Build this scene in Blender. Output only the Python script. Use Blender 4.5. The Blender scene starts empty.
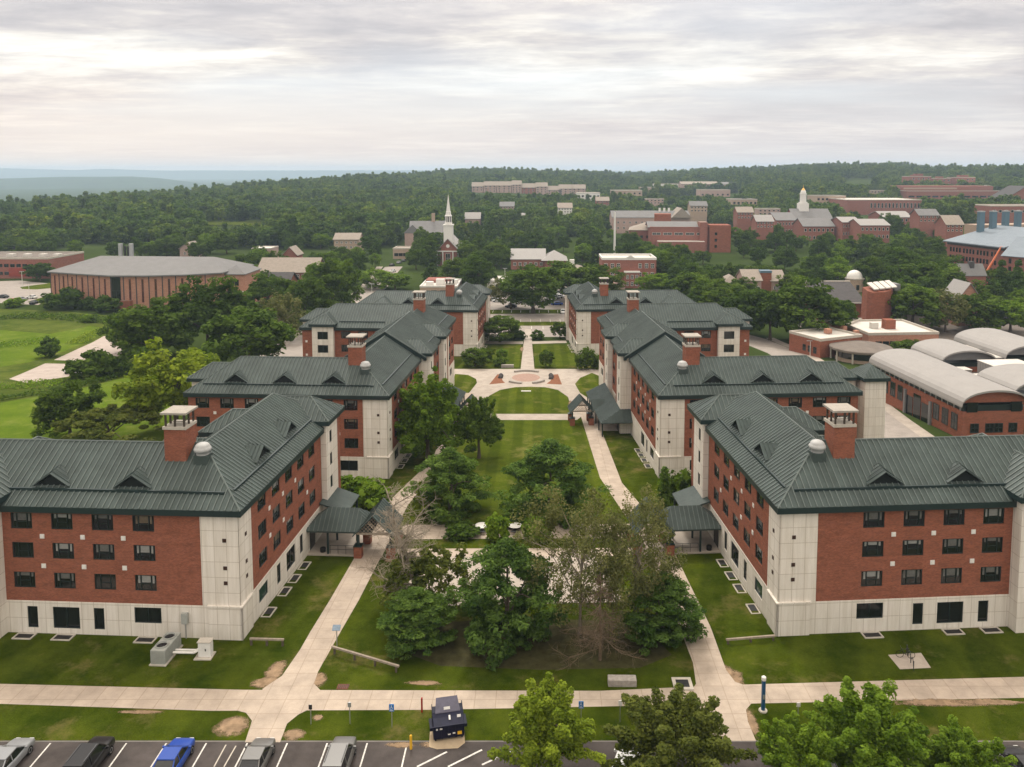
import bpy, bmesh, math, random
import numpy as np
from mathutils import Vector, Matrix, noise as mnoise
R = math.radians
S = bpy.context.scene
COL = S.collection
rng = random.Random(7)

# ------------------------------------------------------------------ camera numbers (drone, 45 m up)
F, CX, HZ, PITCH, HCAM = 800.0, 538.0, 172.0, R(5.0), 45.0
CY = HZ + F * math.tan(PITCH)

def zg(y):                                   # the campus slopes gently away from the viewer
    return -0.041 * (min(max(y, 75.0), 240.0) - 75.0)

def ray_at(px, py, z):
    x = (px - CX) / F; v = (py - CY) / F
    dy = math.cos(PITCH) - v * math.sin(PITCH); dz = -math.sin(PITCH) - v * math.cos(PITCH)
    t = (z - HCAM) / dz
    return x * t, dy * t

def at(px, py, h=0.0):                       # where a sight line meets the (sloping) ground
    z = 0.0
    for _ in range(25):
        X, Y = ray_at(px, py, z + h); z = zg(Y)
    return X, Y

def ats(pts): return [at(*p) for p in pts]

cam_d = bpy.data.cameras.new('camera'); cam = bpy.data.objects.new('camera', cam_d); COL.objects.link(cam)
cam.location = (0, 0, HCAM); cam.rotation_euler = (R(90) - PITCH, 0, 0)
cam_d.sensor_width = 36.0; cam_d.lens = F / 1024 * 36
cam_d.shift_x = (512 - CX) / 1024; cam_d.shift_y = -(383.5 - CY) / 1024
cam_d.clip_start = 0.5; cam_d.clip_end = 60000
S.camera = cam
S.view_settings.view_transform = 'Standard'; S.view_settings.look = 'None'
S.view_settings.exposure = 0.55; S.view_settings.gamma = 1.0; S.view_settings.use_curve_mapping = False
S.render.engine = 'CYCLES'
cy = S.cycles
cy.max_bounces = 5; cy.diffuse_bounces = 2; cy.glossy_bounces = 2; cy.transmission_bounces = 2; cy.volume_bounces = 1; cy.transparent_max_bounces = 8
cy.use_denoising = True
try: cy.denoiser = 'OPENIMAGEDENOISE'
except Exception: pass
cy.use_adaptive_sampling = True; cy.adaptive_threshold = 0.02
cy.sample_clamp_indirect = 6.0

# ------------------------------------------------------------------ materials
class NT:
    def __init__(s, nt): s.nt = nt
    def n(s, t, **kw):
        nd = s.nt.nodes.new(t)
        for k, v in kw.items():
            if k in nd.inputs: nd.inputs[k].default_value = v
            else: setattr(nd, k, v)
        return nd
    def l(s, a, b): s.nt.links.new(a, b)

def ramp(T, fac, stops):
    r = T.n('ShaderNodeValToRGB'); e = r.color_ramp.elements
    e[0].position, e[0].color = stops[0][0], (*stops[0][1], 1)
    e[1].position, e[1].color = stops[-1][0], (*stops[-1][1], 1)
    for p, c in stops[1:-1]:
        k = e.new(p); k.color = (*c, 1)
    T.l(fac, r.inputs[0]); return r.outputs[0]

def mixc(T, fac, a, b, bt='MIX'):
    m = T.n('ShaderNodeMix'); m.data_type = 'RGBA'; m.blend_type = bt
    for sock, v in ((m.inputs[0], fac), (m.inputs[6], a), (m.inputs[7], b)):
        if hasattr(v, 'is_linked') or hasattr(v, 'links'): T.l(v, sock)
        elif isinstance(v, (int, float)): sock.default_value = v
        else: sock.default_value = (*v, 1)
    return m.outputs[2]

def base_mat(name, rough=0.8, spec=0.3, metal=0.0):
    m = bpy.data.materials.new(name); m.use_nodes = True
    b = m.node_tree.nodes['Principled BSDF']
    b.inputs['Roughness'].default_value = rough; b.inputs['Specular IOR Level'].default_value = spec; b.inputs['Metallic'].default_value = metal
    return m, NT(m.node_tree), b

def noisy(name, c, rough=0.8, spec=0.3, scale=1.0, var=0.25, metal=0.0, bump=0.0, c2=None, detail=6.0):
    m, T, b = base_mat(name, rough, spec, metal)
    tc = T.n('ShaderNodeTexCoord')
    n = T.n('ShaderNodeTexNoise', Scale=scale, Detail=detail, Roughness=0.65); T.l(tc.outputs['Object'], n.inputs['Vector'])
    lo = tuple(x * (1 - var) for x in c); hi = tuple(min(1, x * (1 + var)) for x in (c2 or c))
    T.l(ramp(T, n.outputs[0], [(0.3, lo), (0.7, hi)]), b.inputs['Base Color'])
    if bump:
        bp = T.n('ShaderNodeBump', Strength=bump, Distance=0.05); T.l(n.outputs[0], bp.inputs['Height']); T.l(bp.outputs[0], b.inputs['Normal'])
    return m

def brick(name, c, mortar, bw=0.22, bh=0.075, scale_var=0.22, z0=0.0):
    m, T, b = base_mat(name, 0.85, 0.2)
    tc = T.n('ShaderNodeTexCoord'); sp = T.n('ShaderNodeSeparateXYZ'); T.l(tc.outputs['Object'], sp.inputs[0])
    ad = T.n('ShaderNodeMath', operation='ADD'); T.l(sp.outputs[0], ad.inputs[0]); T.l(sp.outputs[1], ad.inputs[1])
    cb = T.n('ShaderNodeCombineXYZ'); T.l(ad.outputs[0], cb.inputs[0]); T.l(sp.outputs[2], cb.inputs[1])
    br = T.n('ShaderNodeTexBrick', Scale=1.0); br.inputs['Brick Width'].default_value = bw; br.inputs['Row Height'].default_value = bh
    br.inputs['Mortar Size'].default_value = 0.006; br.inputs['Bias'].default_value = 0.0
    T.l(cb.outputs[0], br.inputs['Vector'])
    br.inputs['Color1'].default_value = (*[x * 0.8 for x in c], 1); br.inputs['Color2'].default_value = (*[x * 1.2 for x in c], 1); br.inputs['Mortar'].default_value = (*mortar, 1)
    mp = T.n('ShaderNodeMapping'); mp.inputs['Scale'].default_value = (0.35, 0.35, 1.1); T.l(tc.outputs['Object'], mp.inputs[0])
    n = T.n('ShaderNodeTexNoise', Scale=1.6, Detail=8.0, Roughness=0.75); T.l(mp.outputs[0], n.inputs['Vector'])
    g = ramp(T, n.outputs[0], [(0.25, (1 - scale_var,) * 3), (0.75, (1 + scale_var,) * 3)])
    T.l(mixc(T, 1.0, br.outputs[0], g, 'MULTIPLY'), b.inputs['Base Color'])
    return m

def panel(name, c, pw, ph, joint, var=0.1, rough=0.75, jw=0.03, stain=0.12):
    """cast panels: thin joints in a grid, faint mottling and rain streaks"""
    m, T, b = base_mat(name, rough, 0.3)
    tc = T.n('ShaderNodeTexCoord'); sp = T.n('ShaderNodeSeparateXYZ'); T.l(tc.outputs['Object'], sp.inputs[0])
    ad = T.n('ShaderNodeMath', operation='ADD'); T.l(sp.outputs[0], ad.inputs[0]); T.l(sp.outputs[1], ad.inputs[1])
    cb = T.n('ShaderNodeCombineXYZ'); T.l(ad.outputs[0], cb.inputs[0]); T.l(sp.outputs[2], cb.inputs[1])
    br = T.n('ShaderNodeTexBrick', Scale=1.0); br.offset = 0.0; br.inputs['Brick Width'].default_value = pw; br.inputs['Row Height'].default_value = ph
    br.inputs['Mortar Size'].default_value = jw; br.inputs['Mortar Smooth'].default_value = 0.2
    T.l(cb.outputs[0], br.inputs['Vector'])
    br.inputs['Color1'].default_value = (*[x * (1 - var * .35) for x in c], 1); br.inputs['Color2'].default_value = (*[x * (1 + var * .35) for x in c], 1); br.inputs['Mortar'].default_value = (*joint, 1)
    mp = T.n('ShaderNodeMapping'); mp.inputs['Scale'].default_value = (1.5, 1.5, 0.12); T.l(tc.outputs['Object'], mp.inputs[0])
    n = T.n('ShaderNodeTexNoise', Scale=1.4, Detail=7.0, Roughness=0.7); T.l(mp.outputs[0], n.inputs['Vector'])
    g = ramp(T, n.outputs[0], [(0.3, (1 - stain, 1 - stain * 1.1, 1 - stain * 1.3)), (0.65, (1, 1, 1))])
    T.l(mixc(T, 1.0, br.outputs[0], g, 'MULTIPLY'), b.inputs['Base Color'])
    return m

def flat(name, c, rough=0.6, spec=0.4, metal=0.0, emit=None):
    m, T, b = base_mat(name, rough, spec, metal); b.inputs['Base Color'].default_value = (*c, 1); return m

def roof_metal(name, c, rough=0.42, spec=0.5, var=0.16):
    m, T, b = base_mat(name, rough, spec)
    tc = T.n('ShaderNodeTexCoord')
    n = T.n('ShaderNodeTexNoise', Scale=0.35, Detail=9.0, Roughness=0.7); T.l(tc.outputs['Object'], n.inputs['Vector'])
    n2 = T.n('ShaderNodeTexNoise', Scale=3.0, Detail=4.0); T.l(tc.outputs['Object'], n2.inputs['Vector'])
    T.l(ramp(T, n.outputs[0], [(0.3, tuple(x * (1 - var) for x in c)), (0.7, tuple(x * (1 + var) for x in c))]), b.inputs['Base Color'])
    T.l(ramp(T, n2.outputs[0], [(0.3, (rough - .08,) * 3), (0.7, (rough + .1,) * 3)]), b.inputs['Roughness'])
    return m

def grass(name, lo, hi, scale=0.5, dry=None, stripes=None, dry_lo=0.62, rot=0.0):
    m, T, b = base_mat(name, 1.0, 0.0)
    tc = T.n('ShaderNodeTexCoord')
    n = T.n('ShaderNodeTexNoise', Scale=scale, Detail=10.0, Roughness=0.72); T.l(tc.outputs['Object'], n.inputs['Vector'])
    n3 = T.n('ShaderNodeTexNoise', Scale=9.0, Detail=5.0, Roughness=0.8); T.l(tc.outputs['Object'], n3.inputs['Vector'])
    c = ramp(T, n.outputs[0], [(0.3, lo), (0.7, hi)])
    c = mixc(T, 1.0, c, ramp(T, n3.outputs[0], [(0.3, (.58, .6, .55)), (0.7, (1.42, 1.38, 1.35))]), 'MULTIPLY')
    if stripes:
        mp = T.n('ShaderNodeMapping'); mp.inputs['Rotation'].default_value = (0, 0, rot); T.l(tc.outputs['Object'], mp.inputs[0])
        w = T.n('ShaderNodeTexWave', Scale=stripes, Distortion=0.6, Detail=2.0); w.inputs['Detail Scale'].default_value = 1.5; T.l(mp.outputs[0], w.inputs['Vector'])
        c = mixc(T, 1.0, c, ramp(T, w.outputs[0], [(0.35, (.86, .88, .84)), (0.65, (1.14, 1.12, 1.12))]), 'MULTIPLY')
    if dry:
        n2 = T.n('ShaderNodeTexNoise', Scale=0.16, Detail=8.0, Roughness=0.75); T.l(tc.outputs['Object'], n2.inputs['Vector'])
        f = ramp(T, n2.outputs[0], [(dry_lo - .06, (0, 0, 0)), (dry_lo + .1, (.75, .75, .75))])
        c = mixc(T, f, c, dry)
    T.l(c, b.inputs['Base Color'])
    bp = T.n('ShaderNodeBump', Strength=0.5, Distance=0.08); T.l(n3.outputs[0], bp.inputs['Height']); T.l(bp.outputs[0], b.inputs['Normal'])
    return m

def foliage(name, c, c2, rnd=0.25, stand=False):
    """leaf colour: light and dark clumps from the 'tone' attribute of the crown, and a little per tree"""
    m, T, b = base_mat(name, 0.8, 0.04)
    a = T.n('ShaderNodeAttribute'); a.attribute_name = 'tone'
    oi = T.n('ShaderNodeObjectInfo')
    pn = T.n('ShaderNodeTexNoise', Scale=.011, Detail=4.0, Roughness=.7); T.l(oi.outputs['Location'], pn.inputs['Vector'])
    col = ramp(T, a.outputs['Fac'], [(0.0, c), (1.0, c2)])
    v = ramp(T, oi.outputs['Random'], [(0.0, (1 - rnd, 1 - rnd, 1 - rnd * .8)), (0.5, (1, 1, 1)), (1.0, (1 + rnd * .9, 1 + rnd * .55, 1 - rnd * .2))])
    if stand: v = mixc(T, 1.0, v, ramp(T, pn.outputs[0], [(.36, (.62, .72, .85)), (.5, (1, 1, 1)), (.64, (1.45, 1.28, .85))]), 'MULTIPLY')
    T.l(mixc(T, 1.0, col, v, 'MULTIPLY'), b.inputs['Base Color'])
    tr = T.n('ShaderNodeBsdfTranslucent'); T.l(mixc(T, 1.0, col, (1.3, 1.5, .7), 'MULTIPLY'), tr.inputs[0])
    ms = T.n('ShaderNodeMixShader'); ms.inputs[0].default_value = 0.3
    T.l(b.outputs[0], ms.inputs[1]); T.l(tr.outputs[0], ms.inputs[2])
    T.l(ms.outputs[0], m.node_tree.nodes['Material Output'].inputs[0])
    return m

def concrete(name, c, jx=None, jy=None, stain=0.26):
    m, T, b = base_mat(name, 0.85, 0.25)
    tc = T.n('ShaderNodeTexCoord')
    n = T.n('ShaderNodeTexNoise', Scale=0.5, Detail=9.0, Roughness=0.7); T.l(tc.outputs['Object'], n.inputs['Vector'])
    col = ramp(T, n.outputs[0], [(0.3, tuple(x * (1 - stain) for x in c)), (0.7, tuple(x * (1 + stain * .5) for x in c))])
    if jx:
        br = T.n('ShaderNodeTexBrick', Scale=1.0); br.offset = 0.0; br.inputs['Brick Width'].default_value = jx; br.inputs['Row Height'].default_value = jy
        br.inputs['Mortar Size'].default_value = 0.035; br.inputs['Color1'].default_value = (.95, .95, .95, 1); br.inputs['Color2'].default_value = (1.05, 1.05, 1.05, 1); br.inputs['Mortar'].default_value = (.78, .76, .73, 1)
        T.l(tc.outputs['Object'], br.inputs['Vector'])
        col = mixc(T, 1.0, col, br.outputs[0], 'MULTIPLY')
    T.l(col, b.inputs['Base Color']); return m

M = {}
M['brick'] = brick('red brick', (.255, .080, .044), (.22, .14, .11), scale_var=.3)
M['brick_far'] = brick('far red brick', (.27, .10, .075), (.26, .17, .14))
M['brick_tan'] = brick('pale orange brick', (.40, .19, .125), (.4, .28, .22))
M['stone'] = panel('pale cast stone', (.76, .71, .64), 1.22, 1.55, (.54, .48, .41), stain=.2)
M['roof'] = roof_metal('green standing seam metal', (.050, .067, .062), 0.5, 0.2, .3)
M['seam'] = roof_metal('green seam ribs', (.115, .138, .128), 0.5, 0.2)  # lighter than the roof metal: light caught by the ribs, put into the colour
M['trim'] = flat('dark green trim', (.010, .024, .024), 0.45, 0.5)
M['vent_dark'] = flat('dark louvre', (.006, .010, .010), 0.6, 0.3)
M['frame'] = flat('dark window frame', (.012, .022, .021), 0.4, 0.5)
M['glass'] = flat('dark window glass', (.010, .012, .013), 0.06, 0.6)
M['glass_green'] = flat('green tinted glass', (.02, .05, .045), 0.1, 0.6)
M['blind'] = noisy('window blind', (.13, .13, .12), 0.9, 0.1, 1.2, 0.3)
M['blind_beige'] = noisy('beige curtain', (.15, .12, .085), 0.9, 0.1, 1.2, 0.3)
M['blind_white'] = noisy('white blind', (.26, .26, .245), 0.9, 0.1, 1.2, 0.2)
M['white'] = noisy('white paint', (.72, .70, .66), 0.6, 0.3, 1.5, 0.08)
M['slab'] = noisy('weathered slab', (.34, .31, .27), .85, .2, 1.5, .15)
M['stonecap'] = noisy('stone cap', (.46, .42, .36), 0.8, 0.2, 2, 0.15)
M['concrete'] = concrete('concrete walk', (.43, .355, .285), 1.8, 1.8)
M['concrete_plain'] = concrete('plain concrete', (.41, .355, .30))
M['kerb'] = concrete('kerb concrete', (.17, .155, .14))
M['asphalt'] = noisy('asphalt', (.070, .060, .056), 0.9, 0.15, 0.35, 0.38, detail=12)
M['asphalt_old'] = noisy('old pale asphalt', (.30, .265, .235), 0.9, 0.2, 0.4, 0.15)
M['gravel'] = noisy('pale gravel', (.40, .34, .30), 0.95, 0.1, 0.5, 0.14)
M['paint'] = noisy('road paint white', (.60, .58, .54), 0.8, 0.1, 5, 0.32)
M['dirt'] = noisy('bare dirt', (.25, .175, .11), 0.95, 0.05, 1.2, 0.35)
def frayed(m):
    """ragged edge: the patch thins out towards the rim of its own bounds"""
    T = NT(m.node_tree); tc = T.n('ShaderNodeTexCoord'); mp = T.n('ShaderNodeMapping'); mp.inputs['Location'].default_value = (-1, -1, 0); mp.inputs['Scale'].default_value = (2, 2, 0); T.l(tc.outputs['Generated'], mp.inputs[0])
    ln = T.n('ShaderNodeVectorMath', operation='LENGTH'); T.l(mp.outputs[0], ln.inputs[0])
    n = T.n('ShaderNodeTexNoise', Scale=1.6, Detail=8.0, Roughness=.75); T.l(tc.outputs['Object'], n.inputs['Vector'])
    a = T.n('ShaderNodeMath', operation='MULTIPLY_ADD'); a.inputs[1].default_value = 1.5; T.l(n.outputs[0], a.inputs[0]); T.l(ln.outputs['Value'], a.inputs[2])
    r = ramp(T, a.outputs[0], [(.0, (1, 1, 1)), (.5, (1, 1, 1)), (1.0, (0, 0, 0))])
    mr = T.n('ShaderNodeMapRange'); mr.inputs['From Min'].default_value = 1.25; mr.inputs['From Max'].default_value = 1.65; mr.inputs['To Min'].default_value = 1; mr.inputs['To Max'].default_value = 0; T.l(a.outputs[0], mr.inputs['Value'])
    T.l(mr.outputs[0], m.node_tree.nodes['Principled BSDF'].inputs['Alpha'])
frayed(M['dirt'])
M['mulch'] = noisy('red mulch', (.21, .09, .05), 0.95, 0.1, 2.5, 0.25)
M['pine_litter'] = noisy('needle litter', (.050, .046, .018), 0.95, 0.1, 1.2, 0.35)
M['lawn'] = grass('lawn', (.018, .034, .002), (.066, .084, .008), 0.26, (.16, .125, .05), stripes=.05, dry_lo=.60, rot=.3)
M['lawn_court'] = grass('courtyard lawn', (.040, .064, .006), (.082, .104, .011), 0.22, (.19, .17, .06), stripes=0.085, dry_lo=.60)
M['meadow'] = grass('meadow', (.060, .108, .010), (.115, .162, .018), 0.12, (.17, .19, .05), dry_lo=.58)
M['rough'] = grass('rough field', (.030, .058, .010), (.105, .128, .024), 0.10, (.13, .14, .045), dry_lo=.58)
M['floor'] = grass('woodland floor', (.026, .042, .012), (.055, .08, .022), 0.02)
M['bark'] = noisy('bark', (.10, .08, .06), 0.95, 0.1, 4, 0.3)
M['bark_pale'] = noisy('pale dead wood', (.26, .22, .17), 0.95, 0.1, 4, 0.2)
M['twig_brown'] = noisy('dead brown twigs', (.15, .11, .075), 0.95, 0.1, 4, 0.3)
M['leaf_mid'] = foliage('mid green leaves', (.036, .068, .009), (.130, .195, .026))
M['leaf_light'] = foliage('light green leaves', (.060, .115, .010), (.18, .27, .028), .12)
M['leaf_bright'] = foliage('bright yellow green leaves', (.09, .14, .012), (.25, .31, .030), .1)
M['leaf_dark'] = foliage('dark green leaves', (.026, .052, .009), (.102, .165, .025))
M['leaf_pine'] = foliage('blue green pine needles', (.026, .060, .013), (.135, .215, .044), .15)
M['leaf_grey'] = foliage('grey green leaves', (.085, .098, .032), (.195, .190, .075), .15)
M['leaf_olive'] = foliage('dull olive leaves', (.046, .064, .012), (.150, .170, .034), .12)
M['leaf_red'] = foliage('dark red leaves', (.05, .012, .016), (.10, .03, .03), .1)
M['leaf_far'] = foliage('forest leaves', (.034, .072, .018), (.140, .205, .044), .5, True)
M['roof_pale'] = roof_metal('pale grey metal roof', (.30, .285, .27), 0.6, 0.2, .06)
M['roof_grey'] = roof_metal('grey roof', (.185, .182, .18), 0.75, 0.12, .1)
M['roof_blue'] = roof_metal('blue grey roof', (.20, .235, .27), 0.6, 0.2, .1)
M['roof_tan'] = noisy('tan shingles', (.29, .25, .21), 0.9, 0.2, 0.8, 0.12)
M['roof_brown'] = noisy('grey brown flat roof', (.17, .145, .125), 0.9, 0.2, 0.4, 0.2)
M['roof_white'] = noisy('white membrane roof', (.58, .55, .50), 0.7, 0.2, 0.2, 0.1)
M['roof_slate'] = noisy('slate shingles', (.075, .07, .07), 0.85, 0.2, 0.8, 0.2)
M['steel'] = flat('galvanised steel', (.42, .43, .43), 0.4, 0.5, 0.6)
M['blue_metal'] = flat('blue grey stack', (.10, .17, .22), 0.4, 0.5, 0.2)
M['grey_wood'] = noisy('weathered timber', (.30, .25, .20), 0.9, 0.1, 3, 0.25)
M['dark_metal'] = flat('dark metal', (.02, .02, .022), 0.4, 0.5)
M['grey_unit'] = noisy('grey unit casing', (.34, .35, .32), 0.6, 0.4, 2, 0.1)
M['black'] = flat('black', (.008, .008, .009), 0.5, 0.4)
M['navy'] = noisy('navy painted steel', (.009, .010, .026), 0.5, 0.15, 1.5, 0.3)
M['yellow'] = flat('yellow paint', (.75, .42, .02), 0.5, 0.4)
M['blue_sign'] = flat('blue sign', (.02, .16, .45), 0.5, 0.4)
M['blue_post'] = flat('blue call post', (.012, .075, .17), 0.35, 0.5)
M['red_paint'] = flat('red paint', (.48, .05, .03), 0.5, 0.4)
M['red_dull'] = noisy('dull red cladding', (.27, .055, .04), .7, .2, 1, .2)
M['fan_grey'] = noisy('galvanised fan cowl', (.42, .42, .41), .5, .3, 2, .12)
M['accent'] = flat('dark brown tile', (.055, .03, .022), .7, .2)
M['iron_brown'] = flat('dark bronze posts', (.06, .045, .035), .5, .3)
M['orange'] = flat('orange lift paint', (.60, .16, .06), 0.5, 0.4)
M['gold'] = flat('gold leaf', (.75, .45, .12), 0.35, 0.5, 0.5)
M['granite'] = noisy('rough stone block', (.34, .31, .28), 0.9, 0.2, 3, 0.25)
M['wall_tan'] = noisy('tan wall', (.40, .30, .23), 0.9, 0.2, 1, 0.12)
M['wall_pink'] = noisy('pinkish wall', (.42, .30, .26), 0.9, 0.2, 1, 0.12)
for nm, c in (('silver', (.27, .28, .29)), ('black', (.010, .010, .011)), ('blue', (.012, .055, .30)), ('pewter', (.15, .147, .14)), ('white', (.72, .72, .70)), ('dark', (.03, .032, .036)), ('red', (.28, .02, .02))):
    mm, T, b = base_mat(nm + ' car paint', 0.32, 0.35, 0.25 if nm in ('silver', 'pewter') else 0.0); b.inputs['Base Color'].default_value = (*c, 1)
    b.inputs['Coat Weight'].default_value = 0.15; b.inputs['Coat Roughness'].default_value = 0.08; M['car_' + nm] = mm
M['tyre'] = flat('tyre', (.012, .012, .012), 0.8, 0.2)
M['lamp_glass'] = flat('headlamp glass', (.6, .6, .58), 0.1, 0.6)
M['tail_red'] = flat('tail lamp', (.30, .012, .01), 0.25, 0.5)

# ------------------------------------------------------------------ mesh helper
class MB:
    def __init__(s, sx=1.0): s.v = []; s.f = []; s.m = []; s.sx = sx; s.mi = 0
    def vs(s, pts):
        k = len(s.v); s.v += [(p[0] * s.sx, p[1], p[2]) for p in pts]; return k
    def poly(s, pts):
        k = s.vs(pts); s.f.append(tuple(range(k, k + len(pts)))); s.m.append(s.mi)
    def box(s, x0, x1, y0, y1, z0, z1, bottom=True):
        k = s.vs([(x0, y0, z0), (x1, y0, z0), (x1, y1, z0), (x0, y1, z0), (x0, y0, z1), (x1, y0, z1), (x1, y1, z1), (x0, y1, z1)])
        fs = [(0, 1, 5, 4), (1, 2, 6, 5), (2, 3, 7, 6), (3, 0, 4, 7), (4, 5, 6, 7)] + ([(3, 2, 1, 0)] if bottom else [])
        for f in fs: s.f.append(tuple(k + i for i in f)); s.m.append(s.mi)
    def prism(s, pts2, z0, z1):
        n = len(pts2); k = s.vs([(x, y, z0) for x, y in pts2] + [(x, y, z1) for x, y in pts2])
        for i in range(n):
            j = (i + 1) % n; s.f.append((k + i, k + j, k + n + j, k + n + i)); s.m.append(s.mi)
        s.f.append(tuple(k + n + i for i in range(n))); s.m.append(s.mi)
        s.f.append(tuple(k + n - 1 - i for i in range(n))); s.m.append(s.mi)
    def extrude(s, pts3, d):                 # a planar outline given thickness d (vector)
        n = len(pts3); k = s.vs(list(pts3) + [(p[0] + d[0], p[1] + d[1], p[2] + d[2]) for p in pts3])
        for i in range(n):
            j = (i + 1) % n; s.f.append((k + i, k + j, k + n + j, k + n + i)); s.m.append(s.mi)
        s.f.append(tuple(k + n + i for i in range(n))); s.m.append(s.mi)
        s.f.append(tuple(k + n - 1 - i for i in range(n))); s.m.append(s.mi)
    def tube(s, p0, p1, r0, r1=None, n=6, caps=True):
        r1 = r0 if r1 is None else r1
        a = Vector(p0); b = Vector(p1); d = (b - a)
        if d.length < 1e-6: return
        d.normalize(); q = d.orthogonal().normalized(); w = d.cross(q)
        ring = [(math.cos(2 * math.pi * i / n), math.sin(2 * math.pi * i / n)) for i in range(n)]
        k = s.vs([tuple(a + q * (c * r0) + w * (e * r0)) for c, e in ring] + [tuple(b + q * (c * r1) + w * (e * r1)) for c, e in ring])
        for i in range(n):
            j = (i + 1) % n; s.f.append((k + i, k + j, k + n + j, k + n + i)); s.m.append(s.mi)
        if caps:
            s.f.append(tuple(k + n + i for i in range(n))); s.m.append(s.mi); s.f.append(tuple(k + n - 1 - i for i in range(n))); s.m.append(s.mi)
    def lathe(s, prof, c=(0, 0, 0), n=12):   # prof: (radius, z) from the bottom up
        k0 = len(s.v)
        for r, z in prof: s.vs([(c[0] + r * math.cos(2 * math.pi * i / n), c[1] + r * math.sin(2 * math.pi * i / n), c[2] + z) for i in range(n)])
        for a in range(len(prof) - 1):
            for i in range(n):
                j = (i + 1) % n; s.f.append((k0 + a * n + i, k0 + a * n + j, k0 + (a + 1) * n + j, k0 + (a + 1) * n + i)); s.m.append(s.mi)
        s.f.append(tuple(k0 + (len(prof) - 1) * n + i for i in range(n))); s.m.append(s.mi)
    def mesh(s, name, mats, smooth=False):
        me = bpy.data.meshes.new(name); me.from_pydata(s.v, [], s.f)
        for m in (mats if isinstance(mats, (list, tuple)) else [mats]): me.materials.append(m)
        if any(s.m): me.polygons.foreach_set('material_index', s.m)
        if smooth: me.polygons.foreach_set('use_smooth', [True] * len(me.polygons))
        me.update(); return me
    def build(s, name, mats, parent=None, smooth=False, loc=None, rz=0):
        return link(name, s.mesh(name, mats, smooth), parent, loc, rz)

def link(name, me, parent=None, loc=None, rz=0):
    o = bpy.data.objects.new(name, me); COL.objects.link(o); o.parent = parent
    if loc is not None: o.location = loc
    if rz: o.rotation_euler.z = rz
    return o

def tag(o, label=None, cat=None, group=None, kind=None):
    if label: o['label'] = label
    if cat: o['category'] = cat
    if group: o['group'] = group
    if kind: o['kind'] = kind
    return o

def thing(name, loc, label, cat, group=None, rz=0.0):
    o = bpy.data.objects.new(name, None); COL.objects.link(o); o.location = loc; o.rotation_euler.z = rz; o.empty_display_size = 0.5
    return tag(o, label, cat, group)

def copy_tree(o, parent=None):
    c = o.copy(); COL.objects.link(c)
    if parent is not None: c.parent = parent
    for ch in list(o.children): copy_tree(ch, c)
    return c

def bevel_mesh(me, w, seg=2):
    bm = bmesh.new(); bm.from_mesh(me); bmesh.ops.remove_doubles(bm, verts=bm.verts, dist=1e-4)
    bmesh.ops.recalc_face_normals(bm, faces=bm.faces)
    es = [e for e in bm.edges if len(e.link_faces) == 2 and e.calc_face_angle(0) > 0.5]
    bmesh.ops.bevel(bm, geom=es, offset=w, segments=seg, affect='EDGES', profile=0.5, clamp_overlap=True)
    bm.to_mesh(me); bm.free(); return me
# ------------------------------------------------------------------ sky, sun
SUN_EL, SUN_AZ = R(52), R(-12)               # azimuth from the viewing direction, towards the left is negative
w = bpy.data.worlds.new('World'); S.world = w; w.use_nodes = True
T = NT(w.node_tree); bg = w.node_tree.nodes['Background']
sky = T.n('ShaderNodeTexSky'); sky.sky_type = 'NISHITA'; sky.sun_disc = False; sky.sun_elevation = SUN_EL; sky.sun_rotation = SUN_AZ; sky.altitude = 100; sky.dust_density = 2.0
tc = T.n('ShaderNodeTexCoord'); sp = T.n('ShaderNodeSeparateXYZ'); T.l(tc.outputs['Generated'], sp.inputs[0])
def math_(op, a, b=None, clamp=False):
    n = T.n('ShaderNodeMath', operation=op); n.use_clamp = clamp
    for i, v in enumerate((a, b)):
        if v is None: continue
        if isinstance(v, (int, float)): n.inputs[i].default_value = v
        else: T.l(v, n.inputs[i])
    return n.outputs[0]
zc = math_('MAXIMUM', sp.outputs[2], 0.0)
den = math_('ADD', zc, 0.045)
u_ = math_('DIVIDE', sp.outputs[0], den); v_ = math_('DIVIDE', sp.outputs[1], den)
cb = T.n('ShaderNodeCombineXYZ'); T.l(u_, cb.inputs[0]); T.l(v_, cb.inputs[1])
def cloudnoise(scl, scx, scy, off, detail=8.0, rough=.58, dist=0.0):
    mp = T.n('ShaderNodeMapping'); mp.inputs['Scale'].default_value = (scx, scy, 1); mp.inputs['Location'].default_value = off; T.l(cb.outputs[0], mp.inputs[0])
    n = T.n('ShaderNodeTexNoise', Scale=scl, Detail=detail, Roughness=rough, Distortion=dist); T.l(mp.outputs[0], n.inputs['Vector']); return n.outputs[0]
n1 = cloudnoise(0.40, 0.85, 1.0, (3.1, 1.7, 0), 12, .62, .35)
n2 = cloudnoise(1.7, 0.8, 1.2, (7.3, 4.2, 2), 11, .64, .3)
n3 = cloudnoise(0.15, 0.7, 1.0, (1.3, 9.2, 5), 4, .5)
cl = math_('ADD', math_('MULTIPLY', n1, 0.62), math_('MULTIPLY', n2, 0.38))
def bandz(z0, wd, amp):                      # a bank of lighter or heavier cloud at one height in the sky
    q = math_('DIVIDE', math_('SUBTRACT', sp.outputs[2], z0), wd); return math_('MULTIPLY', math_('POWER', 2.718, math_('MULTIPLY', math_('MULTIPLY', q, q), -1.0)), amp)
lf = T.n('ShaderNodeMapRange'); lf.inputs['From Min'].default_value = .15; lf.inputs['From Max'].default_value = -.35; T.l(sp.outputs[0], lf.inputs['Value'])
cl = math_('ADD', cl, math_('ADD', math_('MULTIPLY', bandz(.118, .026, .055), lf.outputs[0]), math_('ADD', bandz(.205, .03, -.05), bandz(.07, .018, -.02))))
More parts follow.
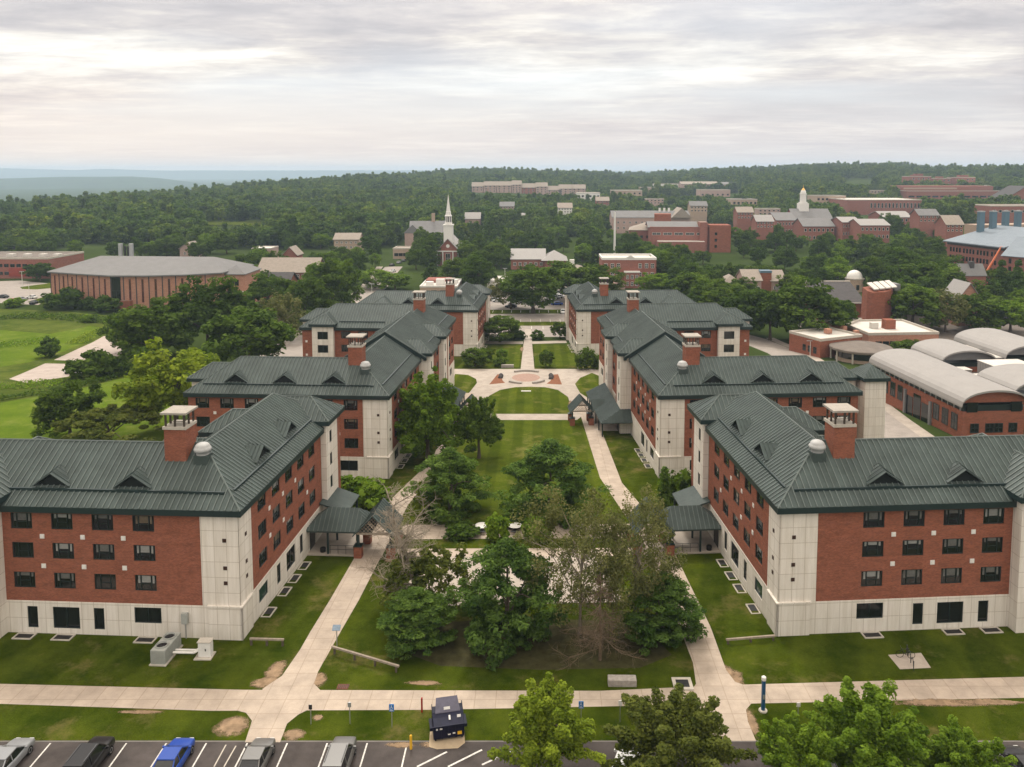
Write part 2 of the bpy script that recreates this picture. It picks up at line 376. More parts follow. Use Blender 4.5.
cloud = ramp(T, cl, [(0.34, (3.45, 3.35, 3.5)), (0.43, (4.15, 4.0, 4.1)), (0.485, (4.95, 4.7, 4.65)), (0.53, (5.9, 5.6, 5.25)), (0.60, (7.6, 7.25, 6.7))])
blue = mixc(T, 0.7, sky.outputs[0], (5.6, 6.0, 6.3))
cover = ramp(T, n3, [(0.38, (0.35,) * 3), (0.49, (1,) * 3)])
c = mixc(T, cover, blue, cloud)
# overcast sky: brighter overhead than at the horizon; warm pale band low on the left
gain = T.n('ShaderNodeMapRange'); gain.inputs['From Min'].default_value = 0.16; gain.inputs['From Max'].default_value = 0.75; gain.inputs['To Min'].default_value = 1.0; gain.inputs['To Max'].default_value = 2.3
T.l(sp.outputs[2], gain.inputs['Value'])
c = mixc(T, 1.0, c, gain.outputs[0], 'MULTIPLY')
upf = T.n('ShaderNodeMapRange'); upf.inputs['From Min'].default_value = .2; upf.inputs['From Max'].default_value = .6; T.l(sp.outputs[2], upf.inputs['Value'])
c = mixc(T, upf.outputs[0], c, mixc(T, 1.0, c, (1.04, .985, .90), 'MULTIPLY'))
low = T.n('ShaderNodeMapRange'); low.inputs['From Min'].default_value = 0.0; low.inputs['From Max'].default_value = 0.125; low.inputs['To Min'].default_value = 0.9; low.inputs['To Max'].default_value = 0.0; T.l(sp.outputs[2], low.inputs['Value'])
side = T.n('ShaderNodeMapRange'); side.inputs['From Min'].default_value = -0.5; side.inputs['From Max'].default_value = 0.25; side.inputs['To Min'].default_value = 0.0; side.inputs['To Max'].default_value = 1.0; T.l(sp.outputs[0], side.inputs['Value'])
band = mixc(T, side.outputs[0], (7.2, 5.9, 5.0), (5.4, 4.9, 4.75))
c = mixc(T, low.outputs[0], c, band)
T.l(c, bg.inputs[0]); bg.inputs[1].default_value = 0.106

sd = bpy.data.lights.new('sun', 'SUN'); sd.energy = 1.5; sd.angle = R(11); sd.color = (1.0, .95, .87)
sun = bpy.data.objects.new('sun', sd); COL.objects.link(sun); sun.location = (0, 0, 200)
dirv = Vector((math.sin(SUN_AZ) * math.cos(SUN_EL), math.cos(SUN_AZ) * math.cos(SUN_EL), math.sin(SUN_EL)))
sun.rotation_euler = dirv.to_track_quat('Z', 'Y').to_euler()

# ------------------------------------------------------------------ terrain
def interp(x, xs, ys): return float(np.interp(x, xs, ys))
RX = [-500, 0, 100, 190, 256, 320, 400, 460, 512, 600, 640, 700, 768, 820, 890, 920, 950, 1024, 1500]
RYY = [200, 195, 190, 185, 181, 178, 173, 169.5, 169, 172, 173, 169, 167, 165, 164.5, 167, 167, 166, 168]
RD = [900, 1050, 1150, 1300, 1450, 1600, 1850, 2050, 2200, 2400, 2400, 2350, 2300, 2250, 2200, 2200, 2200, 2200, 2200]
def sm(a, b, x):
    t = min(1.0, max(0.0, (x - a) / (b - a))); return t * t * (3 - 2 * t)
def ground_z(x, y):
    z = zg(y)
    r = math.hypot(x, y)
    if y > 300:
        px = CX + F * x / y; D = interp(px, RX, RD); top = HCAM - (interp(px, RX, RYY) - HZ) * D / F - 19
        k = sm(430, D, r); z += (top - z) * k
        z += mnoise.noise(Vector((x / 240, y / 240, 3.0))) * 9 * sm(450, 800, r) * (1 - .5 * sm(D - 300, D, r))
        if r > D: z -= 55 * sm(D, D + 1600, r)
    return z
xs = sorted(set([-9000, -6500, -5000, -4000, -3200, -2600] + list(range(-2200, -400, 75)) + list(range(-400, 401, 50)) + list(range(450, 2400, 75)) + [2600, 3200, 4000, 5000, 6500, 9000]))
ys = sorted(set([-300, -100, 0, 40, 75, 110, 150, 200, 240, 280, 300, 340, 380, 420] + list(range(460, 3400, 60)) + [3500, 3800, 4200, 5000, 6500, 9000, 13400]))
mb = MB(); mb.v = [(x, y, ground_z(x, y)) for y in ys for x in xs]; nx = len(xs)
mb.f = [(j * nx + i, j * nx + i + 1, (j + 1) * nx + i + 1, (j + 1) * nx + i) for j in range(len(ys) - 1) for i in range(nx - 1)]; mb.m = [0] * len(mb.f)
tag(mb.build('ground', M['floor'], smooth=False), kind='structure')

# far blue ridges
def ridge(name, D, depth, prof, base, mat, seed, amp):
    pxs = np.linspace(-420, 1500, 220); rows = [(-1, 0), (-.55, .55), (-.2, .92), (0, 1), (.3, .8), (1, 0)]
    m = MB()
    for (t, h) in rows:
        for px in pxs:
            yy = interp(px, [p[0] for p in prof], [p[1] for p in prof]); top = HCAM - (yy - HZ) * D / F
            top += amp * (mnoise.noise(Vector((px / 45., seed, 0))) + .5 * mnoise.noise(Vector((px / 14., seed, 4))))
            Y = D + t * depth; X = (px - CX) / F * D
            m.v.append((X, Y, base + (top - base) * h))
    n = len(pxs)
    m.f = [(j * n + i, j * n + i + 1, (j + 1) * n + i + 1, (j + 1) * n + i) for j in range(len(rows) - 1) for i in range(n - 1)]; m.m = [0] * len(m.f)
    tag(m.build(name, mat, smooth=True), kind='structure')
M['hill'] = noisy('wooded hill', (.030, .055, .020), 0.95, 0.05, 0.01, 0.35, detail=10)
ridge('hills', 5600, 900, [(-420, 178), (0, 178.5), (60, 177), (130, 176.5), (160, 178), (185, 181.5), (215, 190), (260, 200), (1500, 200)], -90, M['hill'], 2.2, 2.0)
ridge('mountains', 12000, 1200, [(-420, 167.5), (0, 168.3), (80, 170), (105, 168.8), (160, 170.5), (400, 170.3), (700, 171), (1500, 170)], -90, M['hill'], 5.1, 4.5)

# ------------------------------------------------------------------ flat ground sheets
def sheet(name, pts, mat, lift, kind='structure', smoothpts=False):
    bm = bmesh.new(); vs = [bm.verts.new((x, y, 0)) for x, y in pts]; f = bm.faces.new(vs)
    bmesh.ops.triangulate(bm, faces=[f])
    for yb in (75.0, 240.0):
        if min(p[1] for p in pts) < yb < max(p[1] for p in pts):
            bmesh.ops.bisect_plane(bm, geom=bm.verts[:] + bm.edges[:] + bm.faces[:], plane_co=(0, yb, 0), plane_no=(0, 1, 0))
    for v in bm.verts: v.co.z = zg(v.co.y) + lift
    bmesh.ops.recalc_face_normals(bm, faces=bm.faces)
    me = bpy.data.meshes.new(name); bm.to_mesh(me); bm.free(); me.materials.append(mat)
    if me.polygons and me.polygons[0].normal.z < 0: me.flip_normals()
    o = link(name, me); o['kind'] = kind; return o

def strip(path, wd):                          # a band of width wd (or a list) along a ground path
    L, Rr = [], []
    for i, p in enumerate(path):
        a = path[max(0, i - 1)]; b = path[min(len(path) - 1, i + 1)]; d = Vector((b[0] - a[0], b[1] - a[1])).normalized(); n = Vector((-d.y, d.x)); ww = wd[i] if isinstance(wd, (list, tuple)) else wd
        L.append((p[0] + n.x * ww / 2, p[1] + n.y * ww / 2)); Rr.append((p[0] - n.x * ww / 2, p[1] - n.y * ww / 2))
    return L + Rr[::-1]

def blob(cx_, cy_, rx, ry, n=18, seed=0, rough=.25):
    r = random.Random(seed); ph = [r.random() * 6.28 for _ in range(4)]
    return [(cx_ + rx * math.cos(a) * (1 + rough * math.sin(2 * a + ph[0]) * .5 + rough * math.sin(3 * a + ph[1]) * .5 + rough * .4 * math.sin(7 * a + ph[2])), cy_ + ry * math.sin(a) * (1 + rough * math.sin(2 * a + ph[0]) * .5 + rough * math.sin(5 * a + ph[3]) * .4)) for a in [2 * math.pi * i / n for i in range(n)]]
# ------------------------------------------------------------------ residence halls
TAN = 4.3 / 6.45
ZE, ZR, OV, W = 13.0, 17.3, 0.5, 11.9
MID = W / 2; E0, E1 = -OV, W + OV

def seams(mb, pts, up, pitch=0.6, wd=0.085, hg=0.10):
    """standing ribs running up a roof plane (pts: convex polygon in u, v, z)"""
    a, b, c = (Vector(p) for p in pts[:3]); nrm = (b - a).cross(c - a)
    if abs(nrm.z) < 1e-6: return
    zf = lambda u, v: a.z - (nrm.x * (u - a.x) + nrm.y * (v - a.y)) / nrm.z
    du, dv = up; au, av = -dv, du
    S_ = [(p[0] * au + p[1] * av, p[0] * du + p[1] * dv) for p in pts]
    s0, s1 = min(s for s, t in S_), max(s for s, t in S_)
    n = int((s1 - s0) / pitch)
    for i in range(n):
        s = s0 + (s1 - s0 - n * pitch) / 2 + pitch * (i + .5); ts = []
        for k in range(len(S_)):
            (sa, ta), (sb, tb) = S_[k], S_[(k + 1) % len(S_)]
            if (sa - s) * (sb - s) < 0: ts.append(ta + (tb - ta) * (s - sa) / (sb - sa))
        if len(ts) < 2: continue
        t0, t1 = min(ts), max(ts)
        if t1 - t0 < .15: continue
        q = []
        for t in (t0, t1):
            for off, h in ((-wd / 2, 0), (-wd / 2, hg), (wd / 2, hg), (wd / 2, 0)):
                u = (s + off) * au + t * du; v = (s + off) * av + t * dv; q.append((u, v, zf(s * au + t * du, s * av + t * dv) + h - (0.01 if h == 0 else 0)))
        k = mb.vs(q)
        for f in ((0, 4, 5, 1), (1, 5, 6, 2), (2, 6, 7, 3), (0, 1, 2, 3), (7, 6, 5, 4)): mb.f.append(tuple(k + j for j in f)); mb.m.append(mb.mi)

WIN = {}
def win_mesh(st):
    if st in WIN: return WIN[st]
    w_, h_, kind = {'room': (2.15, 1.6, 'room'), 'wide': (2.7, 1.6, 'pair'), 'tallwide': (2.7, 2.2, 'pair'), 'tall': (1.05, 2.2, 'one'), 'narrow': (0.95, 1.6, 'one'), 'tower': (2.3, 1.7, 'pair'), 'green': (2.3, 1.5, 'one')}[st]
    fr = MB(); y0, y1 = 0.07, 0.16; t = 0.09
    fr.box(-w_ / 2, w_ / 2, y0, y1, h_ / 2 - t, h_ / 2); fr.box(-w_ / 2, w_ / 2, y0, y1, -h_ / 2, -h_ / 2 + t)
    fr.box(-w_ / 2, -w_ / 2 + t, y0, y1, -h_ / 2 + t, h_ / 2 - t); fr.box(w_ / 2 - t, w_ / 2, y0, y1, -h_ / 2 + t, h_ / 2 - t)
    if kind == 'room':
        for x in (-.5, .5): fr.box(x - .035, x + .035, y0 + .01, y1, -h_ / 2 + t, h_ / 2 - t)
        fr.box(-.465, .465, y0 + .012, y1, -.16, -.10)
    elif kind == 'pair': fr.box(-.04, .04, y0 + .01, y1, -h_ / 2 + t, h_ / 2 - t)
    gl = MB(); gl.box(-w_ / 2 + .05, w_ / 2 - .05, .13, .15, -h_ / 2 + .05, h_ / 2 - .05)
    bl = []
    if kind == 'room':
        for c in (.62, .38, .8, .5):
            m = MB(); zt = h_ / 2 - t
            m.box(-.44, .44, .118, .124, zt - (h_ - 2 * t) * c * .62, zt)
            for x in (-.80, .62): m.box(x, x + .2, .118, .124, zt - (h_ - 2 * t) * (.55 if c > .45 else .3), zt - .03)
            for mt_ in ('blind', 'blind', 'blind_white', 'blind_beige'): bl.append(m.mesh('blind', M[mt_]))
    WIN[st] = (fr.mesh('window_frame', M['frame']), gl.mesh('window_pane', M['glass_green'] if st == 'green' else M['glass']), bl, w_, h_); return WIN[st]

class Hall:
    def __init__(s, loc, sx, rot, label):
        s.sx = sx; s.root = thing('residence_hall', loc, label, 'residence hall', 'brick residence halls around the courtyard', rz=sx * rot)
        s.mb = {k: MB(sx) for k in ('wall', 'stone', 'roof', 'seam', 'trim')}; s.nw = 0
    def P(s, face, base, a, d, z):
        return {'S': (a, base + d, z), 'N': (a, base - d, z), 'I': (base + d, a, z), 'E': (base - d, a, z)}[face]
    def face_rot(s, face): return {'S': 0.0, 'N': math.pi, 'I': -s.sx * math.pi / 2, 'E': s.sx * math.pi / 2}[face]
    def window(s, face, base, a, z, st, off=0.0):
        fr, gl, bl, w_, h_ = win_mesh(st); u, v, zz = s.P(face, base, a, -off, z)
        o = link('window', fr, s.root, (u * s.sx, v, zz), s.face_rot(face)); link('pane', gl, o)
        s.nw += 1
        if bl:
            r = rng.random()
            if r < .86: link('blind', bl[int(r * 997) % len(bl)], o)
    def facade(s, mat, face, base, a0, a1, z0, z1, wins=(), off=0.0, dep=0.22):
        """a wall plane with real openings; wins: (centre along the wall, centre height, style)"""
        m = s.mb[mat]; holes = []
        for (ac, zc, st) in wins:
            fr, gl, bl, w_, h_ = win_mesh(st)
            if a0 < ac - w_ / 2 and ac + w_ / 2 < a1 and z0 < zc < z1:
                holes.append((ac - w_ / 2, ac + w_ / 2, zc - h_ / 2, min(zc + h_ / 2, z1 - .02))); s.window(face, base, ac, zc, st, off)
        A = sorted({a0, a1} | {h[0] for h in holes} | {h[1] for h in holes}); Z = sorted({z0, z1} | {h[2] for h in holes} | {h[3] for h in holes})
        for i in range(len(A) - 1):
            for j in range(len(Z) - 1):
                ca, cz = (A[i] + A[i + 1]) / 2, (Z[j] + Z[j + 1]) / 2
                if any(h[0] < ca < h[1] and h[2] < cz < h[3] for h in holes): continue
                m.poly([s.P(face, base, A[i], -off, Z[j]), s.P(face, base, A[i + 1], -off, Z[j]), s.P(face, base, A[i + 1], -off, Z[j + 1]), s.P(face, base, A[i], -off, Z[j + 1])])
        for h in holes:
            for (p, q) in (((h[0], h[2]), (h[1], h[2])), ((h[1], h[2]), (h[1], h[3])), ((h[1], h[3]), (h[0], h[3])), ((h[0], h[3]), (h[0], h[2]))):
                m.poly([s.P(face, base, p[0], -off, p[1]), s.P(face, base, q[0], -off, q[1]), s.P(face, base, q[0], -off + dep, q[1]), s.P(face, base, p[0], -off + dep, p[1])])
        if off:                                # the returns of a proud facing
            for a in (a0, a1): m.poly([s.P(face, base, a, -off, z0), s.P(face, base, a, 0, z0), s.P(face, base, a, 0, z1), s.P(face, base, a, -off, z1)])
            m.poly([s.P(face, base, a0, -off, z1), s.P(face, base, a1, -off, z1), s.P(face, base, a1, 0, z1), s.P(face, base, a0, 0, z1)])
    def slope(s, pts, up, ribs=True, pitch=0.6):
        s.mb['roof'].poly(pts)
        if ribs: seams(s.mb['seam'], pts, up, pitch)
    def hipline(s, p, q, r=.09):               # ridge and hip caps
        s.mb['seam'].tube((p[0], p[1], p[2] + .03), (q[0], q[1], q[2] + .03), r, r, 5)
    def rail(s, p, q):                          # dark bar for the shadow line of the roof step above the eaves
        d = Vector((q[0] - p[0], q[1] - p[1])).normalized(); n = Vector((-d.y, d.x)) * .10
        k = s.mb['trim'].vs([(p[0] - n.x, p[1] - n.y, p[2] - .1), (q[0] - n.x, q[1] - n.y, q[2] - .1), (q[0] + n.x, q[1] + n.y, q[2] - .1), (p[0] + n.x, p[1] + n.y, p[2] - .1),
                          (p[0] - n.x, p[1] - n.y, p[2] + .2), (q[0] - n.x, q[1] - n.y, q[2] + .2), (q[0] + n.x, q[1] + n.y, q[2] + .2), (p[0] + n.x, p[1] + n.y, p[2] + .2)])
        for f in ((0, 1, 5, 4), (1, 2, 6, 5), (2, 3, 7, 6), (3, 0, 4, 7), (4, 5, 6, 7)): s.mb['trim'].f.append(tuple(k + i for i in f)); s.mb['trim'].m.append(0)
    def map(s, face, base):                     # a along the wall, b inwards -> u, v
        return {'S': lambda a, b: (a, base + b), 'N': lambda a, b: (a, base - b), 'I': lambda a, b: (base + b, a), 'E': lambda a, b: (base - b, a)}[face]
    def upv(s, face): return {'S': (0, 1), 'N': (0, -1), 'I': (1, 0), 'E': (-1, 0)}[face]
    def bump(s, face, base, a0, a1, inner, ze, wall=None, ov=.55, wins=(), brick_end=None, zb=-4.0, ribs=True):
        """a tower bay with its own hipped roof dying into the main roof"""
        mp = s.map(face, base); hw = (a1 - a0) / 2 + ov; am = (a0 + a1) / 2; pk = ze + hw * TAN
        A0, A1 = a0 - ov, a1 + ov; o = -ov
        q = lambda a, b, z: (*mp(a, b), z)
        up = s.upv(face); along = (up[1], up[0]) if face in 'SN' else (0, 1)
        al = (1, 0) if face in 'SN' else (0, 1)
        s.slope([q(A0, o, ze), q(A1, o, ze), q(am, o + hw, pk)], up, ribs)
        s.slope([q(A0, o, ze), q(am, o + hw, pk), q(am, inner, pk), q(A0, inner, ze)], al, ribs)
        s.slope([q(A1, o, ze), q(am, o + hw, pk), q(am, inner, pk), q(A1, inner, ze)], (-al[0], -al[1]), ribs)
        s.hipline(q(A0, o, ze), q(am, o + hw, pk)); s.hipline(q(A1, o, ze), q(am, o + hw, pk)); s.hipline(q(am, o + hw, pk), q(am, inner, pk))
        def bx(aa, ab, ba, bb, za, zb_):
            (u0, v0), (u1, v1) = mp(aa, ba), mp(ab, bb); s.mb['trim'].box(min(u0, u1), max(u0, u1), min(v0, v1), max(v0, v1), za, zb_)
        bx(A0, A1, o, 0.15, ze - .55, ze - .004); bx(A0, a0 + .1, .15, inner - 1.0, ze - .55, ze - .004); bx(a1 - .1, A1, .15, inner - 1.0, ze - .55, ze - .004)
        # walls of the bay: a part of their own
        if wall:
            keep = (s.mb['stone'], s.mb['wall']); s.mb['stone'], s.mb['wall'] = MB(s.sx), MB(s.sx)
            be = brick_end
            s.facade('stone', face, base, a0, (be if be else a1), zb, ze - .5, wins)
            if be: s.facade('wall', face, base, be, a1, zb + .002, ze - .5)
            side = {'S': ('I', 'E'), 'N': ('I', 'E'), 'I': ('S', 'N'), 'E': ('S', 'N')}[face]
            dpt = wall
            (u0, v0), (u1, v1) = mp(a0, 0), mp(a0, dpt)
            for sd, a in zip(side, (a0, a1)):
                c0, c1 = (base, base + dpt) if face in 'SI' else (base - dpt, base)
                s.facade('wall' if (be and a == a1) else 'stone', sd, a, c0, c1, zb, ze - .5)
            bay = s.mb['stone'].build('tower_bay', M['stone'], s.root)
            if s.mb['wall'].f: s.mb['wall'].build('brick_strip', M['brick'], bay)
            s.mb['stone'], s.mb['wall'] = keep
    def dormer(s, face, base_eave, a, z, hw=1.65, hg=1.2):
        """little triangular louvre vent on a roof slope; z = height of its sill"""
        b = base_eave[1] + (z - ZE) / TAN if False else (z - ZE) / TAN - OV
        mp = s.map(face, base_eave[0]); bk = b + hg / TAN; q = lambda aa, bb, zz: (*mp(aa, bb), zz)
        f = MB(s.sx); f.poly([q(a - hw * .93, b - .02, z + .02), q(a + hw * .93, b - .02, z + .02), q(a, b - .02, z + hg * .9)])
        r = MB(s.sx); th = .08
        fr = b - .3
        for sg in (-1, 1):
            pts = [q(a, fr, z + hg), q(a + sg * hw * 1.12, fr, z - .05), q(a + sg * hw * 1.12, b + .02, z - .05 + .05), q(a, bk, z + hg)]
            r.extrude(pts, (0, 0, th))
            p2 = [(p[0], p[1], p[2] + th) for p in pts]
            al = (1, 0) if face in 'SN' else (0, 1)
            seams(r, p2, (-sg * al[0], -sg * al[1]), .42, .06, .06)
        d = f.build('louvre', M['vent_dark'], None)
        o = r.build('dormer_vent', M['roof'], s.root); d.parent = o
    def chimney(s, u, v, zb_=14.5, zt=19.3, w_=2.2, lift=0):
        c = MB(s.sx); c.box(u, u + w_, v, v + w_, zb_, zt); o = c.build('chimney', M['brick'], s.root)
        k = MB(s.sx); k.box(u - .1, u + w_ + .1, v - .1, v + w_ + .1, zt + .002, zt + .28); k.build('chimney_cap', M['stonecap'], o)
        p = MB(s.sx); a = .16
        for (x, y) in ((u + .15, v + .15), (u + w_ - .15, v + .15), (u + .15, v + w_ - .15), (u + w_ - .15, v + w_ - .15), (u + w_ / 2, v + .15), (u + .15, v + w_ / 2), (u + w_ / 2, v + w_ - .15), (u + w_ - .15, v + w_ / 2)): p.box(x - a / 2, x + a / 2, y - a / 2, y + a / 2, zt + .28, zt + 1.55)
        p.box(u + .25, u + w_ - .25, v + .08, v + .13, zt + .8, zt + .86); p.box(u + .08, u + .13, v + .25, v + w_ - .25, zt + .8, zt + .86)
        p.build('chimney_posts', M['iron_brown'], o)
        t = MB(s.sx); t.box(u - .22, u + w_ + .22, v - .22, v + w_ + .22, zt + 1.55, zt + 1.75); t.build('chimney_slab', M['slab'], o)
    def fan(s, u, v, z):
        b = MB(s.sx); b.box(u - .7, u + .7, v - .6, v + .6, z - 1.4, z + .15); o = b.build('roof_fan', M['roof'], s.root)
        d = MB(s.sx); d.lathe([(.62, .0), (.62, .3), (.80, .34), (.86, .55), (.80, .72), (.72, .78), (.70, .92), (.55, 1.08), (.3, 1.18), (.01, 1.22)], (u, v, z + .152), 14); d.build('fan_cowl', M['fan_grey'], o, smooth=True)
    def vent(s, face, base, a, z, w_=.44, mat='white', off=.0):
        u, v, zz = s.P(face, base, a, -off, z)
        if (face, mat, w_) not in VENTS:
            m = MB(); m.box(-w_ / 2, w_ / 2, -.05, .02, -w_ / 2, w_ / 2); m.box(-w_ / 2 + .1, w_ / 2 - .1, -.08, -.05, -w_ / 2 + .1, w_ / 2 - .1); VENTS[(face, mat, w_)] = m.mesh('wall_vent', M[mat])
        link('wall_vent' if mat == 'white' else 'wall_accent', VENTS[(face, mat, w_)], s.root, (u * s.sx, v, zz), s.face_rot(face))
    def well(s, face, base, a, zgr, w_=1.9, d=1.0, gap=.15):
        key = 'well'
        if key not in VENTS:
            m = MB()
            m.box(-w_ / 2, w_ / 2, -gap - d, -gap - d + .13, -.3, .10); m.box(-w_ / 2, w_ / 2, -gap - .1, -gap + .03, -.3, .10); m.box(-w_ / 2, -w_ / 2 + .13, -gap - d + .13, -gap - .1, -.3, .10); m.box(w_ / 2 - .13, w_ / 2, -gap - d + .13, -gap - .1, -.3, .10)
            g = MB(); g.box(-w_ / 2 + .13, w_ / 2 - .13, -gap - d + .13, -gap - .1, -.3, .02)  # solid black block in place of the shade down in the open well
            VENTS[key] = (m.mesh('window_well', M['stonecap']), g.mesh('well_shade', M['black']))
        u, v, zz = s.P(face, base, a, 0, zgr); o = link('window_well', VENTS[key][0], s.root, (u * s.sx, v, zz), s.face_rot(face)); link('well_shade', VENTS[key][1], o)
    def done(s):
        for k, nm, mt in (('wall', 'wall', 'brick'), ('stone', 'stone_cladding', 'stone'), ('trim', 'eaves', 'trim')):
            if s.mb[k].f: s.mb[k].build(nm, M[mt], s.root)
        r = s.mb['roof'].build('roof', M['roof'], s.root)
        if s.mb['seam'].f: s.mb['seam'].build('roof_seams', M['seam'], r)
VENTS = {}
ROWS = (5.4, 8.4, 11.35)
COLS = [9.3 + 4.05 * i for i in range(4)]
ICOLS = [5.7 + 3.8 * i for i in range(5)]

def corner_block(h, zb=-4.0):
    """stone corner, shared by every hall"""
    h.facade('stone', 'S', 0, -.06, 3.7, 3.302, 12.5, off=.06); h.facade('stone', 'I', 0, -.06, 2.9, 3.302, 12.5, off=.06)
    h.facade('stone', 'S', 0, -.22, 3.1, zb, 3.3, off=.22); h.facade('stone', 'I', 0, -.22, 2.3, zb, 3.3, off=.22)
    h.mb['stone'].box(-.3, 3.2, -.3, -.02, 3.29, 3.42); h.mb['stone'].box(-.298, -.02, -.018, 2.4, 3.29, 3.418)
    for z in (9.9, 7.15, 5.65):
        h.vent('S', 0, 1.35, z, .36, 'accent', .06); h.vent('I', 0, 1.5, z, .36, 'accent', .06)

def hall_a(loc, sx, rot, label, near=True, wells=True, gz=lambda v: 0.0):
    h = Hall(loc, sx, rot, label); Lf, Li, zb = 35.0, 30.3, -4.0
    corner_block(h)
    gw = [(9.2, 2.15, 'wide'), (14.1, 1.65, 'tall'), (17.4, 1.65, 'tallwide'), (20.8, 1.65, 'tall')]
    h.facade('stone', 'S', 0, 3.1, 23.4, zb, 3.3, gw, off=.05)
    h.facade('wall', 'S', 0, 3.7, 23.4, 3.3, 12.6, [(u, z, 'room') for u in COLS for z in ROWS])
    h.facade('stone', 'S', 0, 29.4, Lf, zb, 3.3, [(32.2, 1.65, 'tallwide')], off=.05); h.facade('wall', 'S', 0, 29.4, Lf, 3.3, 12.6, [(32.2, z, 'room') for z in ROWS])
    for k in range(3):
        for z in (9.85, 6.87): h.vent('S', 0, (COLS[k] + COLS[k + 1]) / 2, z)
    ig = [(5.4, 1.9, 'green'), (9.6, 1.65, 'tall'), (13.2, 1.65, 'tallwide'), (16.6, 1.65, 'tall')]
    h.facade('stone', 'I', 0, 2.3, 24.3, zb, 3.3, ig, off=.05)
    h.facade('wall', 'I', 0, 2.9, 24.3, 3.3, 12.6, [(v, z, 'room') for v in ICOLS for z in ROWS])
    for k in range(4):
        for j, z in enumerate((9.85, 6.87)):
            if (k + j) % 4 != 3: h.vent('I', 0, (ICOLS[k] + ICOLS[k + 1]) / 2, z)
    # tower bays
    h.bump('I', -.7, 24.4, 30.0, 7.2, 13.95, wall=.8, wins=[(26.2, z, 'narrow') for z in ROWS], brick_end=28.9)
    h.bump('S', -1.3, 23.4, 29.4, 7.6, 13.9, wall=1.4, wins=[(26.4, z, 'tower') for z in ROWS])
    h.bump('N', W + .9, 23.4, 29.4, 7.4, 13.9, wall=1.0)
    h.bump('E', W + 1.6, 13.0, 17.0, 6.0, 12.9, wall=1.7); h.bump('E', W + 1.6, 21.5, 26.5, 6.0, 13.3, wall=1.7)
    # plain backs
    ew = [(v, z, 'room') for v in (19.2, 28.4) for z in ROWS]
    h.facade('wall', 'E', W, W, Li, zb, 12.6, ew); h.facade('wall', 'N', Li, 0, W, zb, 12.6, [(u, z, 'room') for u in (3.5, 8.0) for z in ROWS])
    h.facade('wall', 'N', W, W, Lf, zb, 12.6, [(u, z, 'room') for u in (15, 18.8, 31.5) for z in ROWS]); h.facade('wall', 'E', Lf, 0, W, zb, 12.6, [(u, z, 'room') for u in (3.5, 8.0) for z in ROWS])
    # roof
    lf, li = Lf + OV, Li + OV; J = (MID, MID, ZR); K = (E1, E1, ZE); RF = (lf - 6.45, MID, ZR); RI = (MID, li - 6.45, ZR)
    h.slope([(E0, E0, ZE), (lf, E0, ZE), RF, J], (0, 1)); h.slope([(E0, E0, ZE), J, RI, (E0, li, ZE)], (1, 0))
    h.slope([(E0, li, ZE), RI, (E1, li, ZE)], (0, -1)); h.slope([J, RI, (E1, li, ZE), K], (-1, 0))
    h.slope([J, K, (lf, E1, ZE), RF], (0, -1)); h.slope([(lf, E0, ZE), (lf, E1, ZE), RF], (-1, 0))
    for p, q in (((E0, E0, ZE), J), (J, RF), (J, RI), (RI, (E0, li, ZE)), (RI, (E1, li, ZE)), (RF, (lf, E0, ZE)), (RF, (lf, E1, ZE))): h.hipline(p, q)
    t = h.mb['trim']; za, zt = ZE - .6, ZE - .006
    t.box(E0, lf, E0, 0, za, zt); t.box(E0, 0.0, 0.001, li, za, zt); t.box(0.001, E1, Li, li, za, zt); t.box(W, E1, E1, Li - .001, za, zt); t.box(E1, lf, W, E1 - .001, za, zt); t.box(Lf, lf, .001, W - .001, za, zt)
    zr_ = ZE + 1.55 * TAN
    h.rail((1.7, E0 + 1.55, zr_), (23.4, E0 + 1.55, zr_)); h.rail((E0 + 1.55, 1.7, zr_), (E0 + 1.55, 24.0, zr_))
    for u in (11.0, 19.2): h.dormer('S', (0,), u, 14.35)
    for v in (10.0, 18.2): h.dormer('I', (0,), v, 14.45)
    h.chimney(6.9, 4.05); h.fan(5.3, 4.3, 16.6)
    if wells:
        for u in (9.2, 17.4, 21.3): h.well('S', -.05, u, 0.0)
        for v in (5.0, 9.4, 12.4, 15.6): h.well('I', -.05, v, gz(v))
    if near: canopy_a(h, gz)
    h.done(); return h

def hip_roof(m, sm_, u0, u1, v0, v1, ze, rise, ribs=True):
    """hip roof with its ridge along the longer side"""
    if (u1 - u0) >= (v1 - v0):
        k = (v1 - v0) / 2; vm = (v0 + v1) / 2; a = (u0 + k, vm, ze + rise); b = (u1 - k, vm, ze + rise)
        pl = [([(u0, v0, ze), (u1, v0, ze), b, a], (0, 1)), ([(u0, v1, ze), (u1, v1, ze), b, a], (0, -1)), ([(u0, v0, ze), a, (u0, v1, ze)], (1, 0)), ([(u1, v0, ze), b, (u1, v1, ze)], (-1, 0))]
    else:
        k = (u1 - u0) / 2; um = (u0 + u1) / 2; a = (um, v0 + k, ze + rise); b = (um, v1 - k, ze + rise)
        pl = [([(u0, v0, ze), (u0, v1, ze), b, a], (1, 0)), ([(u1, v0, ze), (u1, v1, ze), b, a], (-1, 0)), ([(u0, v0, ze), a, (u1, v0, ze)], (0, 1)), ([(u0, v1, ze), b, (u1, v1, ze)], (0, -1))]
    for p, up in pl:
        m.poly(p)
        if ribs: seams(sm_, p, up, .55, .07, .07)

